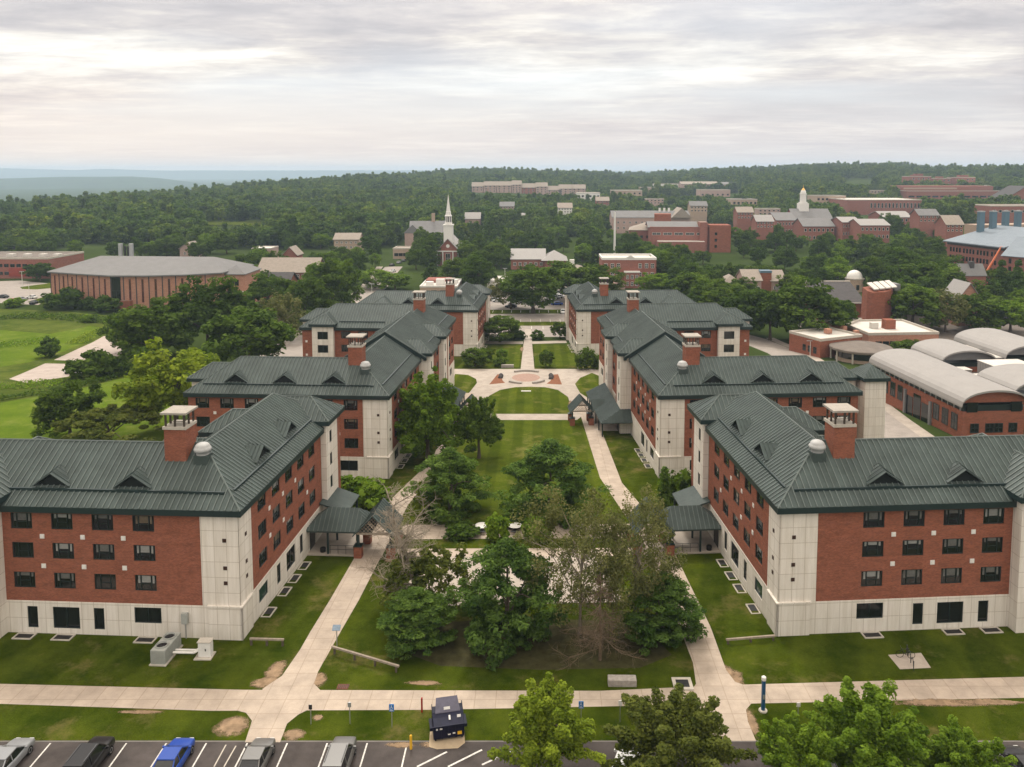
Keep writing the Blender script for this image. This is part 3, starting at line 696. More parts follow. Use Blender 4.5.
def lattice(m, u0, u1, v, z0, pk):
    """timber lattice filling a gable (triangle between u0, u1 at z0 and the peak)"""
    um = (u0 + u1) / 2; n = 9
    inside = lambda u, z: z0 <= z <= pk - abs(u - um) * (pk - z0) / ((u1 - u0) / 2)
    for i in range(-n, n + 1):
        for sg in (-1, 1):
            c = um + i * (u1 - u0) / n; pts = [(c + sg * t * 2.5, z0 + t * 2.5) for t in [k / 60 for k in range(61)]]
            pts = [p for p in pts if inside(*p)]
            if len(pts) > 2:
                (ua, za), (ub, zb) = pts[0], pts[-1]; m.tube((ua, v + sg * .015, za), (ub, v + sg * .015, zb), .035, .035, 4)

def portal(h, cn, u0, u1, v0, v1, zgr, ze, rise, par):
    """gabled gateway over the walk, on brick piers"""
    um = (u0 + u1) / 2; o = .4; r = MB(h.sx); pk = ze + rise
    for sg, ue in ((1, u0 - o), (-1, u1 + o)):
        sl = rise / ((u1 - u0) / 2); zz = ze - o * sl; pts = [(ue, v0 - o, zz), (ue, v1 + o, zz), (um, v1 + o, pk), (um, v0 - o, pk)]
        r.extrude(pts, (0, 0, .16)); seams(r, [(p[0], p[1], p[2] + .16) for p in pts], (sg, 0), .55, .07, .07)
    g = r.build('portal_roof', M['roof'], par)
    for v in (v0 - .02, v1 + .02):
        L = MB(h.sx); lattice(L, u0, u1, v, ze, pk - .1); L.box(u0, u1, v - .08, v + .08, ze - .22, ze); L.build('lattice', M['grey_wood'], par)
    for (u, v) in ((u0 + .1, v0 + .3), (u1 - .1, v0 + .3), (u0 + .1, v1 - .3), (u1 - .1, v1 - .3)):
        p = MB(h.sx); z = zgr(v); p.box(u - .45, u + .45, v - .45, v + .45, z - .5, z + 1.45); p.build('pier', M['brick'], par)
        q = MB(h.sx); q.box(u - .5, u + .5, v - .5, v + .5, z + 1.452, z + 1.55); q.box(u - .14, u + .14, v - .14, v + .14, z + 1.55, ze - .02); q.build('post', M['trim'], par)

def canopy_a(h, gz):
    z0 = gz(20); ze, rise = z0 + 3.2, 2.0
    r = MB(h.sx); sm_ = MB(h.sx); hip_roof(r, sm_, -8.0, .15, 18.2, 22.8, ze, rise)
    r.box(-7.9, .05, 18.3, 22.7, ze - .22, ze - .01)
    c = r.build('entrance_canopy', M['roof'], h.root); sm_.build('canopy_seams', M['seam'], c)
    b = MB(h.sx); b.extrude([(-.1, 23.0, z0 + 4.4), (-3.6, 23.0, z0 + 3.2), (-3.6, 28.6, z0 + 3.2), (-.1, 28.6, z0 + 4.4)], (0, 0, .2)); b.build('rear_canopy_roof', M['roof'], c)
    portal(h, None, -10.3, -6.2, 18.0, 22.6, gz, ze + .05, 2.1, c)
    for (u, v) in ((-2.5, 18.7), (-2.5, 22.3), (-5.0, 22.3), (-3.3, 26.0), (-3.3, 28.3)):
        p = MB(h.sx); p.box(u - .11, u + .11, v - .11, v + .11, gz(v) - .3, ze - .2); p.build('post', M['trim'], c)
    k = MB(h.sx); k.box(-6.0, 0, 18.4, 29.0, z0 - .9, z0 + .22); k.build('entrance_slab', M['concrete_plain'], c)
    ra = MB(h.sx)
    for z in (.55, 1.05): ra.tube((-5.6, 18.7, z0 + .22 + z), (-2.7, 18.7, z0 + .22 + z), .03, n=5)
    for i in range(4): ra.tube((-5.6 + i * .95, 18.7, z0), (-5.6 + i * .95, 18.7, z0 + 1.27), .025, n=5)
    ra.build('railing', M['dark_metal'], c)
    d = MB(h.sx); d.box(-.1, .06, 19.4, 21.2, z0 + .2, z0 + 2.6); d.build('entrance_door', M['glass'], c)

def hall_b(loc, sx, rot, label, gz=lambda v: 0.0, tower=False):
    h = Hall(loc, sx, rot, label); Lf, Lv, zb, LB = 31.0, 64.0, -6.0, 31.5
    corner_block(h, zb)
    c7 = [5.6 + 3.86 * i for i in range(7)]
    h.facade('stone', 'S', 0, 3.1, Lf, zb, 3.3, [(u, 1.9, 'wide') for u in (6.0, 13.4, 21.0, 27)], off=.05)
    h.facade('wall', 'S', 0, 3.7, Lf, 3.3, 12.6, [(u, z, 'room') for u in c7 for z in ROWS])
    for k in range(0, 6):
        for z in (9.85, 6.87): h.vent('S', 0, (c7[k] + c7[k + 1]) / 2, z)
    h.facade('stone', 'I', 0, 2.3, 24, zb, 3.3, [(5.6, 1.9, 'wide'), (9.6, 1.65, 'tall'), (13, 1.65, 'tallwide')], off=.05)
    h.facade('wall', 'I', 0, 2.9, 24, 3.3, 12.6, [(v, z, 'room') for v in ICOLS for z in ROWS])
    for k in range(4):
        for z in (9.85, 6.87): h.vent('I', 0, (ICOLS[k] + ICOLS[k + 1]) / 2, z)
    # middle block with two towers towards the courtyard
    B0, B1 = 24.0, 44.0
    keep = (h.mb['stone'], h.mb['wall']); h.mb['stone'], h.mb['wall'] = MB(sx), MB(sx)
    h.facade('stone', 'I', -1.0, B0 + 5, B1 - 5, zb, 3.3, [], off=.05)
    h.facade('wall', 'I', -1.0, B0 + 5, B1 - 5, 3.3, 12.7, [(v, z, 'room') for v in (30.8, 34.0, 37.2) for z in ROWS])
    h.mb['stone'].build('block_base', M['stone'], h.root); h.mb['wall'].build('block_wall', M['brick'], h.root); h.mb['stone'], h.mb['wall'] = keep
    for a0 in (B0, B1 - 5):
        h.bump('I', -2.0, a0, a0 + 5, 5.5, 14.1, wall=2.1, wins=[(a0 + 1.8, z, 'narrow') for z in ROWS], brick_end=a0 + 3.9, zb=zb)
    h.facade('wall', 'I', 0, B1, Lv, 3.3, 12.6, [(v, z, 'room') for v in (46.5, 50.2, 58, 61.5) for z in ROWS]); h.facade('stone', 'I', 0, B1, Lv, zb, 3.3, [(47, 1.7, 'wide'), (59, 1.7, 'wide')], off=.05)
    h.facade('stone', 'I', 0, 54.0, 56.5, 3.31, 12.5, off=.07)
    # raised roof of the block
    bz, bs = 18.0, (18.0 - 13.35) / (MID + 1.5)
    for sg in (1, -1):
        ue = -1.5 if sg > 0 else W + 1.5
        pts = [(ue, B0 - .7, 13.35), (ue, B1 + .7, 13.35), (MID, B1 + .7, bz), (MID, B0 - .7, bz)]
        h.slope(pts, (sg, 0))
        for vv in (B0 - .7, B1 + .5):
            h.mb['trim'].extrude([(ue, vv, 13.35), (MID, vv, bz - .004), (MID, vv, bz - .9), (ue, vv, 12.75)], (0, .2, 0))
    h.mb['trim'].box(-1.5, -.95, B0 - .5, B1 + .5, 12.75, 13.3); h.mb['trim'].box(W, W + 1.45, B0 - .5, B1 + .5, 12.75, 13.3)
    h.hipline((MID, B0 - .7, bz), (MID, B1 + .7, bz)); h.rail((-.2, B0 + 6, 14.15), (-.2, B1 - 6, 14.15))
    for vv in (B0 - .72, B1 + .70):
        for ue in (-1.5, W + 1.5): h.mb['seam'].tube((ue, vv, 13.42), (MID, vv, bz + .07), .1, .1, 5)
    h.facade('wall', 'E', W + .9, B0, B1, zb, 12.75, [(v, z, 'room') for v in (27, 31, 37, 41) for z in ROWS])
    # back wing
    V0 = Lv - W
    bw = [(u, z, 'room') for u in (14.2, 18.0, 21.8) for z in ROWS]
    h.facade('wall', 'S', V0, W, LB, zb, 12.6, bw)
    h.vent('S', V0, 16.1, 9.85); h.vent('S', V0, 19.9, 9.85); h.vent('S', V0, 30.6, 9.85); h.vent('S', V0, 30.6, 6.87)
    h.bump('S', V0 - 1.0, 24.3, 29.0, 6.8, 13.9, wall=1.1, wins=[(26.65, z, 'tower') for z in ROWS], zb=zb)
    h.facade('wall', 'N', Lv, 0, LB, zb, 12.6, [(u, z, 'room') for u in (5, 9, 13, 17, 21, 25) for z in ROWS]); h.facade('wall', 'E', LB, V0, Lv, zb, 12.6)
    h.facade('wall', 'E', W, W, V0, zb, 12.6, [(v, z, 'room') for v in (15, 19, 48) for z in ROWS])
    h.facade('wall', 'N', W, W, Lf, zb, 12.6, [(u, z, 'room') for u in (16, 20, 24) for z in ROWS]); h.facade('wall', 'E', Lf, 0, W, zb, 12.6)
    # end bays: a lower link and a stone stair tower behind each wing's outer end
    h.bump('E', Lf + 4.6, 10.4, 15.4, 11.0, 12.5, wall=4.7, zb=zb); h.bump('E', LB + 3.0, 61.0, 66.0, 10.0, 13.1, wall=3.1, zb=zb)
    u, v = Lf + 5.2, 8.2
    if tower:
        st_ = MB(h.sx); st_.box(u, u + 3.6, v, v + 4.6, zb, 12.3); h.mb['trim'].box(u - .5, u + 4.1, v - .5, v + 5.1, 12.3, 12.85); hip_roof(h.mb['roof'], h.mb['seam'], u - .55, u + 4.15, v - .55, v + 5.15, 12.86, 1.8); st_.build('stair_tower', M['stone'], h.root)
    # roof: front wing, courtyard wing, back wing
    lf, lv, lb = Lf + OV, Lv + OV, LB + OV; J = (MID, MID, ZR); K = (E1, E1, ZE); RF = (lf - 6.45, MID, ZR)
    J2 = (MID, Lv - MID, ZR); K2 = (E1, V0 - OV, ZE); RB = (lb - 6.45, Lv - MID, ZR)
    h.slope([(E0, E0, ZE), (lf, E0, ZE), RF, J], (0, 1)); h.slope([(E0, E0, ZE), J, J2, (E0, lv, ZE)], (1, 0))
    h.slope([J, J2, K2, K], (-1, 0)); h.slope([J, K, (lf, E1, ZE), RF], (0, -1)); h.slope([(lf, E0, ZE), (lf, E1, ZE), RF], (-1, 0))
    h.slope([J2, K2, (lb, V0 - OV, ZE), RB], (0, 1)); h.slope([(E0, lv, ZE), J2, RB, (lb, lv, ZE)], (0, -1)); h.slope([(lb, V0 - OV, ZE), (lb, lv, ZE), RB], (-1, 0))
    for p, q in (((E0, E0, ZE), J), (J, RF), (J, J2), (RF, (lf, E0, ZE)), (RF, (lf, E1, ZE)), (J2, RB), (J2, (E0, lv, ZE)), (RB, (lb, V0 - OV, ZE)), (RB, (lb, lv, ZE))): h.hipline(p, q)
    t = h.mb['trim']; za, zt = ZE - .6, ZE - .006
    t.box(E0, lf, E0, 0, za, zt); t.box(E0, 0.0, 0.001, lv, za, zt); t.box(0.001, lb, Lv, lv, za, zt); t.box(W, E1, E1, V0 - OV, za, zt); t.box(E1, lf, W, E1 - .001, za, zt); t.box(Lf, lf, .001, W - .001, za, zt)
    t.box(E1, lb, V0 - OV + .001, V0, za, zt); t.box(LB, lb, V0 + .001, Lv - .001, za, zt)
    zr_ = ZE + 1.55 * TAN
    h.rail((2.2, E0 + 1.55, zr_), (Lf - 2.0, E0 + 1.55, zr_)); h.rail((E0 + 1.55, 1.7, zr_), (E0 + 1.55, 22.6, zr_)); h.rail((E1 + 1, V0 - OV + 1.55, zr_), (23.5, V0 - OV + 1.55, zr_)); h.rail((E0 + 1.55, 46, zr_), (E0 + 1.55, 62, zr_))
    for u in (8.6, 16.3, 24.0): h.dormer('S', (0,), u, 14.35)
    h.chimney(5.0, 4.6); h.fan(4.2, 3.6, 16.0); h.chimney(4.6, 52.0, 14.5, 19.2)
    for v in (5.5, 8.4, 11.0, 13.6): h.well('I', -.05, v, gz(v))
    h.well('S', -.05, 6.0, gz(0))
    # long entrance canopy along the block
    zc = gz(34); ze = zc + 3.0
    c_ = MB(h.sx); pts = [(-5.9, 21.8, ze), (-5.9, 42.5, ze), (-2.0, 42.5, ze + 1.9), (-2.0, 23.8, ze + 1.9)]
    c_.extrude(pts, (0, 0, .14)); seams(c_, [(p[0], p[1], p[2] + .14) for p in pts], (1, 0), .55, .07, .07)
    e2 = [(-5.9, 21.8, ze), (-2.0, 23.8, ze + 1.9), (-.1, 23.8, ze + 1.9), (-.1, 21.8, ze)]; c_.extrude(e2, (0, 0, .14))
    seams(c_, [(p[0], p[1], p[2] + .14) for p in e2], (0, 1), .55, .07, .07)
    can = c_.build('entrance_canopy', M['roof'], h.root)
    for v in (22.2, 26.5, 30.5, 35.5, 39.5, 42.2):
        p = MB(h.sx); p.box(-5.65, -5.43, v - .11, v + .11, gz(v) - .5, ze + .05); p.build('post', M['trim'], can)
    n_ = MB(h.sx); n_.extrude([(-6.2, 29.8, ze), (-6.2, 33.6, ze), (-6.2, 31.7, ze + 1.7)], (2.4, 0, 0)); n_.build('canopy_gable', M['roof'], can)
    portal(h, None, -10.2, -6.4, 29.8, 33.6, gz, ze + .1, 2.0, can)
    k = MB(h.sx); k.box(-6.0, 0, 21.9, 42.6, zc - 1.4, zc + .35); k.build('entrance_slab', M['concrete_plain'], can)
    d = MB(h.sx); d.box(-2.1, -1.94, 25, 27.2, zc + .3, zc + 2.8); d.build('entrance_door', M['glass'], can)
    h.done(); return h

R1O, L1O = (23.34, 74.37), (-28.64, 73.69)
R2O, L2O = (18.7, 119.3), (-23.0, 119.1)
R4O, L4O = (11.0, 219.2), (-17.0, 218.0)
rR, rL = R(4.0), R(3.1)
def gzf(O, r): return lambda v: zg(O[1] + v * math.cos(r)) - zg(O[1])
hall_a((*R1O, zg(R1O[1])), 1, rR, 'near right red brick dormitory with green metal roof, bike rack on its front lawn', gz=gzf(R1O, rR))
hall_a((*L1O, zg(L1O[1])), -1, rL, 'near left red brick dormitory with green metal roof, condensers on its front lawn', gz=gzf(L1O, rL))
hall_b((*R2O, zg(R2O[1])), 1, rR, 'middle right brick dormitory with long courtyard wing, entrance canopy in plain view', gz=gzf(R2O, rR), tower=True)
hall_b((*L2O, zg(L2O[1])), -1, rL, 'middle left brick dormitory with courtyard wing partly hidden by a bright green tree', gz=gzf(L2O, rL))
hall_a((*R4O, zg(R4O[1])), 1, R(3.5), 'farthest right green roofed dormitory beside the back parking lot', False, gz=gzf(R4O, rR))
hall_a((*L4O, zg(L4O[1])), -1, R(2.5), 'farthest left green roofed dormitory beside the back parking lot', False, gz=gzf(L4O, rL))
# ------------------------------------------------------------------ ground: lots, walks, lawns, fields
C0, C1 = .010, .016
sheet('lawn', [(-60, 38), (62, 38), (60, 110), (52, 236), (-50, 236), (-58, 110)], M['lawn'], .006)
sheet('field', ats([(-260, 326), (-60, 318), (0, 309), (60, 311), (112, 316), (160, 330), (190, 400), (165, 452), (-120, 455), (-300, 420)]), M['rough'], .006)
sheet('meadow', ats([(-160, 428), (-60, 412), (0, 403), (70, 391), (145, 373), (180, 378), (165, 445), (-90, 452)]), M['meadow'], .012)
sheet('meadow_band', ats([(-120, 345), (0, 330), (50, 334), (90, 326), (112, 330), (62, 352), (30, 362), (-30, 372), (-140, 372)]), M['meadow'], .012)
sheet('gravel_lot', ats([(9, 379), (28, 371), (45, 363.5), (72, 364), (76, 372), (72, 376), (40, 381), (27, 383)]), M['gravel'], .018)
sheet('gravel_lot', ats([(54, 360), (80, 348), (104, 336), (128, 343), (120, 356), (96, 362), (76, 361)]), M['gravel'], .018)
sheet('parking_lot', ats([(-120, 300), (-80, 284), (20, 280.5), (53, 284), (54, 299), (38, 305), (0, 303)]), M['asphalt_old'], .018)
sheet('grass_island', ats([(20, 287), (52, 283), (53, 288), (36, 289.5), (22, 289)]), M['lawn_court'], .026)
sheet('grass_island', ats([(27, 302), (50, 295), (53, 300), (44, 304)]), M['lawn_court'], .026)
# road on the left and its pale footway, road on the right
sheet('road', strip(ats([(190, 440), (250, 385), (300, 345), (345, 314), (378, 286), (388, 273), (396, 264.5), (415, 258)]), 9.5), M['asphalt_old'], .02)
sheet('footway', strip(ats([(240, 372), (300, 330), (345, 302), (362, 289), (373, 276), (381, 265), (400, 258)]), 3.4), M['concrete_plain'], .024)
sheet('road', strip(ats([(715, 330), (755, 341), (785, 353), (835, 382), (885, 421), (950, 470)]), 10.0), M['asphalt_old'], .02)
sheet('footway', strip(ats([(770, 338), (805, 352), (855, 383), (905, 421), (975, 470)]), 2.6), M['concrete_plain'], .03)
sheet('campus_path', strip(ats([(698, 259), (756, 255.5), (790, 254)]), 6), M['concrete_plain'], .02)
sheet('parking_lot', ats([(760, 247), (800, 237), (806, 243), (790, 252)]), M['asphalt_old'], .02)
sheet('campus_lawn', ats([(695, 266), (760, 262), (760, 257), (698, 259.5)]), M['lawn_court'], .016)
sheet('yard', ats([(860, 335), (1060, 400), (1060, 300), (950, 300), (800, 322), (790, 334)]), M['roof_brown'], .012)
sheet('campus_lawn', ats([(553, 262), (572, 262), (569, 236), (558, 236)]), M['meadow'], .012)
# back parking lot
sheet('parking_lot', ats([(482, 337), (585, 337), (577, 286), (478, 288)]), M['asphalt_old'], .018)
sheet('grass_island', ats([(488, 326), (576, 325.5), (575, 321.5), (489, 322)]), M['lawn_court'], .026)
sheet('grass_island', ats([(486, 314), (574, 313.5), (573, 309.5), (487, 310)]), M['lawn_court'], .026)
for yy, n_, x0, x1 in ((311.5, 9, 493, 567), (320.5, 9, 491, 570), (327.5, 7, 497, 566)):
    for i in range(n_):
        px = x0 + (x1 - x0) * i / (n_ - 1); X, Y = at(px, yy)
        sheet('stall_line', [(X - .09, Y - 2.6), (X + .09, Y - 2.6), (X + .09, Y + 2.6), (X - .09, Y + 2.6)], M['paint'], .03)
# front parking lot
LOT_Y = 59.7
sheet('parking_lot', [(-60, 28), (60, 28), (60, LOT_Y), (-60, LOT_Y)], M['asphalt'], .014)
k = MB(); k.box(-60, 60, LOT_Y, LOT_Y + .14, -.1, .022); tag(k.build('kerb', M['kerb']), kind='structure')
for px in (10, 50, 88, 126, 166, 206, 247, 287, 327, 367, 407):
    X = at(px, 744)[0]; Y = LOT_Y - .15
    sheet('stall_line', [(X - .06, Y - 5.4), (X + .06, Y - 5.4), (X + .06, Y), (X - .06, Y)], M['paint'], .022)
for a, b in (((224, 767), (236, 746)), ((214, 767), (226, 745))):
    sheet('stall_line', strip([at(*a), at(*b)], .1), M['stonecap'], .022)
for a, b in (((417, 767), (447, 752)), ((448, 767), (482, 750)), ((482, 765), (512, 751)), ((985, 742), (1004, 757))):
    sheet('stall_line', strip([at(*a), at(*b)], .16), M['paint'], .022)
# walks
sheet('sidewalk', ats([(-60, 683), (0, 684), (245, 690), (600, 691), (735, 685), (1024, 677), (1090, 675), (1090, 696), (1024, 698), (740, 704), (430, 710), (210, 711), (0, 704), (-60, 703)]), M['concrete'], .020)
sheet('walk', ats([(234, 710), (246, 713), (252, 721), (245, 742.5), (280, 742.5), (287, 724), (298, 715), (310, 709)]), M['concrete'], .024)
sheet('walk', ats([(698, 704), (752, 703), (746, 710), (748, 722), (756, 741), (712, 741)]), M['concrete'], .024)
sheet('walk', ats([(355, 557), (330, 600), (300, 650), (282, 676), (262, 689.5), (268, 692), (322, 692), (314, 684), (318, 672), (340, 633), (359, 600), (381, 557)]), M['concrete'], .024)
sheet('walk', ats([(381, 558), (408, 505), (446, 460), (464, 412), (474, 393), (462, 393), (452, 412), (432, 460), (385, 505), (355, 558)]), M['concrete'], .026)
sheet('walk', ats([(577, 404), (600, 478), (645, 545), (693, 663), (696, 684), (690, 693), (752, 688), (735, 682), (726, 670), (710, 626), (676, 556), (662, 530), (622, 483), (591, 404)]), M['concrete'], .026)
sheet('plaza', ats([(450, 369), (608, 369), (603, 392), (592, 408), (577, 420), (470, 420), (466, 408), (454, 392)]), M['concrete_plain'], .022)
sheet('walk', ats([(404, 525), (648, 524), (656, 538), (396, 539.5)]), M['concrete'], .030)
sheet('walk', ats([(388, 549), (664, 548), (670, 556), (385, 557)]), M['concrete'], .031)
sheet('patio', ats([(428, 554), (600, 554), (625, 602), (392, 607)]), M['concrete_plain'], .028)
sheet('walk', ats([(525, 329), (531, 329), (534.5, 370), (520.5, 370)]), M['concrete_plain'], .034)
sheet('walk', ats([(484, 341.5), (523, 341.5), (523, 344), (482, 344)]), M['concrete_plain'], .032)
sheet('walk', ats([(532, 341.5), (566, 340.5), (567, 343), (532, 344)]), M['concrete_plain'], .032)
# striped lawns
sheet('courtyard_lawn', ats([(483, 419), (577, 419), (622, 487), (640, 524), (408, 525), (425, 487)]), M['lawn_court'], .012)
sheet('courtyard_lawn', ats([(482, 414), (483, 404), (489, 396), (500, 390), (515, 387.3), (530, 386.8), (545, 387.3), (558, 390), (568, 397), (573, 414)]), M['lawn_court'], .034)
sheet('courtyard_lawn', ats([(479, 344.5), (521, 344.5), (519, 367.5), (457, 368)]), M['lawn_court'], .034)
sheet('courtyard_lawn', ats([(534.5, 344.5), (568, 343.5), (583, 366), (535, 367.5)]), M['lawn_court'], .034)
sheet('courtyard_lawn', ats([(455, 374), (468, 375), (476, 379), (477, 383), (469, 393), (458, 393), (452, 388)]), M['lawn_court'], .034)
sheet('courtyard_lawn', ats([(575, 384), (580, 378), (592, 373), (602, 377), (599, 389), (588, 398), (580, 393)]), M['lawn_court'], .034)
sheet('mulch_bed', ats([(551, 375), (558, 374.3), (562, 384.7), (546.5, 383.8), (550.5, 381), (551.5, 378.5)]), M['mulch'], .04)
sheet('mulch_bed', ats([(497.5, 374.3), (502.8, 375), (501.5, 378), (502.8, 381), (505.2, 383), (489.3, 384.5)]), M['mulch'], .04)
pc = at(526, 377.6)
sheet('paving_circle', [(pc[0] + 3.4 * math.cos(a), pc[1] + 4.6 * math.sin(a)) for a in [2 * math.pi * i / 28 for i in range(28)]], noisy('pink pavers', (.33, .22, .175), .9, .2, 2.0, .15), .038)
sheet('needle_bed', ats([(400, 625), (520, 618), (640, 622), (672, 655), (640, 668), (540, 670), (440, 666), (398, 650)]), M['pine_litter'], .012)
# worn patches at the corners of the lawns
r_ = random.Random(3)
for i, (px, py, wx, wy) in enumerate(((234, 726, 1.7, 1.3), (276, 672, .8, 2.3), (266, 683, 1.5, .9), (318, 680, .8, 1.5), (293, 735, .9, .9), (318, 718, .5, .4), (733, 678, 1.3, 1.4), (726, 671, .7, 1.2), (752, 722, .45, 2.2), (940, 703, 4.8, .6), (985, 702, 3.5, .45), (140, 712, 2.0, .3), (425, 683, 1.6, .4), (668, 588, 1.4, 1.0), (395, 560, 1.2, .7), (440, 745, 1.8, .5), (400, 745, 1.2, .4), (595, 446, 1.0, 2.5), (571, 404, .5, 3.5), (522, 349, .7, 4))):
    X, Y = at(px, py); sheet('bare_soil', blob(X, Y, wx, wy, 22, i, .35), M['dirt'], (.0172 if py > 420 else .036) + .0004 * i)
# ------------------------------------------------------------------ trees
def crown_mesh(name, mat, seed, rx, rz, zc, ncl, nlf, lsz, clr, shape='round', flatten=.8, gap=0.0):
    g = np.random.default_rng(seed); cs = []
    ph = g.random(6) * 6.28; crs = []
    if shape == 'shoots':                      # upright leafy shoots, so the outline is spiky and open
        nb = max(8, ncl // 7)
        for i in range(nb):
            az = 2.39996 * i + g.normal() * .3; el = math.asin(min(.99, .10 + .9 * ((i + .5) / nb) ** .8)); L = g.uniform(.78, 1.15)
            tip = np.array([math.cos(az) * math.cos(el) * rx * L, math.sin(az) * math.cos(el) * rx * L, zc + (math.sin(el) * 2 - 1) * rz * L]); base = np.array([tip[0] * .15, tip[1] * .15, max(.8, min(tip[2] - 1.0, zc - rz * .6))])
            for k in range(7):
                t = .30 + .72 * (k + g.random() * .6) / 7; p = base + (tip - base) * t; p[2] += .5 * math.sin(t * 3.1); cs.append(p); crs.append(1.35 - .95 * t)
    while len(cs) < ncl:
        d = g.normal(size=3); d /= np.linalg.norm(d); az = math.atan2(d[1], d[0])
        lump = 1 + .20 * math.sin(2 * az + ph[0]) + .14 * math.sin(3 * az + ph[1] + 2 * d[2]) + .12 * math.sin(5 * d[2] + ph[2])
        if shape in ('round', 'feather'):
            if d[2] < -.75: continue
            rr = g.uniform(.35, 1.0) ** .45 * lump; p = np.array([d[0] * rx * rr, d[1] * rx * rr, zc + d[2] * rz * rr])
        elif shape == 'flat':
            rr = math.sqrt(g.uniform(.02, 1)) * lump; p = np.array([math.cos(az) * rx * rr, math.sin(az) * rx * rr, zc + rz * (1 - rr * rr) * .8 + g.normal() * rz * .22])
        elif shape in ('pine', 'cone'):
            t = g.uniform(0, 1) ** (1.25 if shape == 'pine' else 1.1); lay = round(t * 7) / 7 + g.normal() * .02
            prof = (math.sin(math.pi * min(1, lay * .75 + .25)) ** .7 if shape == 'pine' else (1 - lay) * .95 + .05)
            rr = (prof * g.uniform(.25, 1.0) ** .5) * (.82 + .25 * math.sin(3 * az + ph[int(lay * 5.9) % 6]) + .12 * g.normal() * .5); p = np.array([math.cos(az) * rx * rr, math.sin(az) * rx * rr, zc - rz + lay * 2 * rz - rr * rr * rx * .08])
        cs.append(p)
    cs = np.array(cs); ncl = len(cs); n = ncl * nlf
    ct = g.random(ncl); idx = np.repeat(np.arange(ncl), nlf)
    crr = clr * g.uniform(.6, 1.35, ncl)
    if len(crs) == ncl: crr = crr * np.array(crs)
    d = g.normal(size=(n, 3)); d /= np.linalg.norm(d, axis=1)[:, None]
    rad = g.uniform(.25, 1, n) ** .5
    off = d * (rad * crr[idx])[:, None]; off[:, 2] *= flatten
    c = cs[idx] + off
    nr = d * .6 + g.normal(size=(n, 3)) * .45 + np.array([0, 0, .55]); nr /= np.linalg.norm(nr, axis=1)[:, None]
    t = np.cross(nr, g.normal(size=(n, 3))); t /= np.linalg.norm(t, axis=1)[:, None]; b = np.cross(nr, t)
    s = lsz * g.uniform(.55, 1.4, n)[:, None]; e = s * g.uniform(.45, .8, n)[:, None]
    if shape in ('pine', 'cone'): e *= .7; s *= 1.2
    v = np.stack([c - t * s, c - b * e + nr * s * .12, c + t * s, c + b * e + nr * s * .12], 1).reshape(-1, 3)
    me = bpy.data.meshes.new(name); me.vertices.add(4 * n); me.vertices.foreach_set('co', v.astype(np.float32).ravel())
    me.loops.add(4 * n); me.loops.foreach_set('vertex_index', np.arange(4 * n, dtype=np.int32)); me.polygons.add(n); me.polygons.foreach_set('loop_start', np.arange(0, 4 * n, 4, dtype=np.int32))
    me.update(calc_edges=True); me.materials.append(mat)
    tone = np.clip(ct[idx] * .65 + g.random(n) * .45 - .05, 0, 1)
    at_ = me.attributes.new('tone', 'FLOAT', 'POINT'); at_.data.foreach_set('value', np.repeat(tone, 4).astype(np.float32))
    return me, cs

def trunk_mesh(name, mat, seed, cs, h, r0, nl=9, top=.75):
    r = random.Random(seed); m = MB(); pts = [(0, 0, -.3)]
    for i in range(1, 6): pts.append((r.uniform(-.15, .15) * i * .25, r.uniform(-.15, .15) * i * .25, h * top * i / 5))
    rs = [r0 * 1.35] + [r0 * (1 - .16 * i) for i in range(1, 6)]
    for i in range(5): m.tube(pts[i], pts[i + 1], rs[i], rs[i + 1], 7, False)
    for i in range(nl):
        c = cs[r.randrange(len(cs))]; k = r.uniform(.35, .95); base = Vector(pts[0]).lerp(Vector(pts[5]), k); c = Vector(c)
        mid = base.lerp(c, .5) + Vector((0, 0, .12 * (c - base).length)); m.tube(base, mid, r0 * .38, r0 * .22, 5, False); m.tube(mid, c, r0 * .22, r0 * .06, 5, False)
    return m.mesh(name, mat)

def bare_mesh(name, mat, seed, h, spread, r0, levels=4, droop=0.0, whorl=False):
    r = random.Random(seed); m = MB()
    def grow(p, d, L, rad, lv):
        n = 3; q = p
        for i in range(n):
            d2 = (d + Vector((r.gauss(0, .14), r.gauss(0, .14), r.gauss(0, .10) - droop * .1))).normalized(); e = q + d2 * (L / n); m.tube(q, e, rad * (1 - .2 * i / n), rad * (1 - .2 * (i + 1) / n), 5 if lv > 1 else 3, False)
            q = e; d = d2
            if lv > 0 and i >= 0:
                for _ in range(2 if lv > 1 else 3):
                    a = Vector((r.gauss(0, 1), r.gauss(0, 1), r.gauss(.15, .5) - droop)).normalized(); grow(q, (d * .55 + a * spread).normalized(), L * r.uniform(.45, .68), rad * .5, lv - 1)
    if whorl:
        m.tube((0, 0, -.2), (0, 0, h), r0, r0 * .15, 6, False)
        for i in range(46):
            z = h * (.12 + .85 * i / 46); a = r.random() * 6.28; L = (1 - i / 50) * h * .36 * r.uniform(.6, 1.1)
            grow(Vector((0, 0, z)), Vector((math.cos(a), math.sin(a), -.12)).normalized(), L, r0 * .22, levels - 1)
    else:
        grow(Vector((0, 0, -.2)), Vector((0, 0, 1)), h * .5, r0, levels)
    return m.mesh(name, mat)

TK = {}
def kind(key, mat, seed, rx, rz, zc, ncl, nlf, lsz, clr, shape='round', flatten=.8, r0=.25, bark='bark', nl=9, top=.75):
    cm, cs = crown_mesh('crown', M[mat], seed, rx, rz, zc, ncl, nlf, lsz, clr, shape, flatten)
    TK[key] = (cm, trunk_mesh('trunk', M[bark], seed, cs, zc + rz * .5, r0, nl, top), 2 * rx, zc + rz)
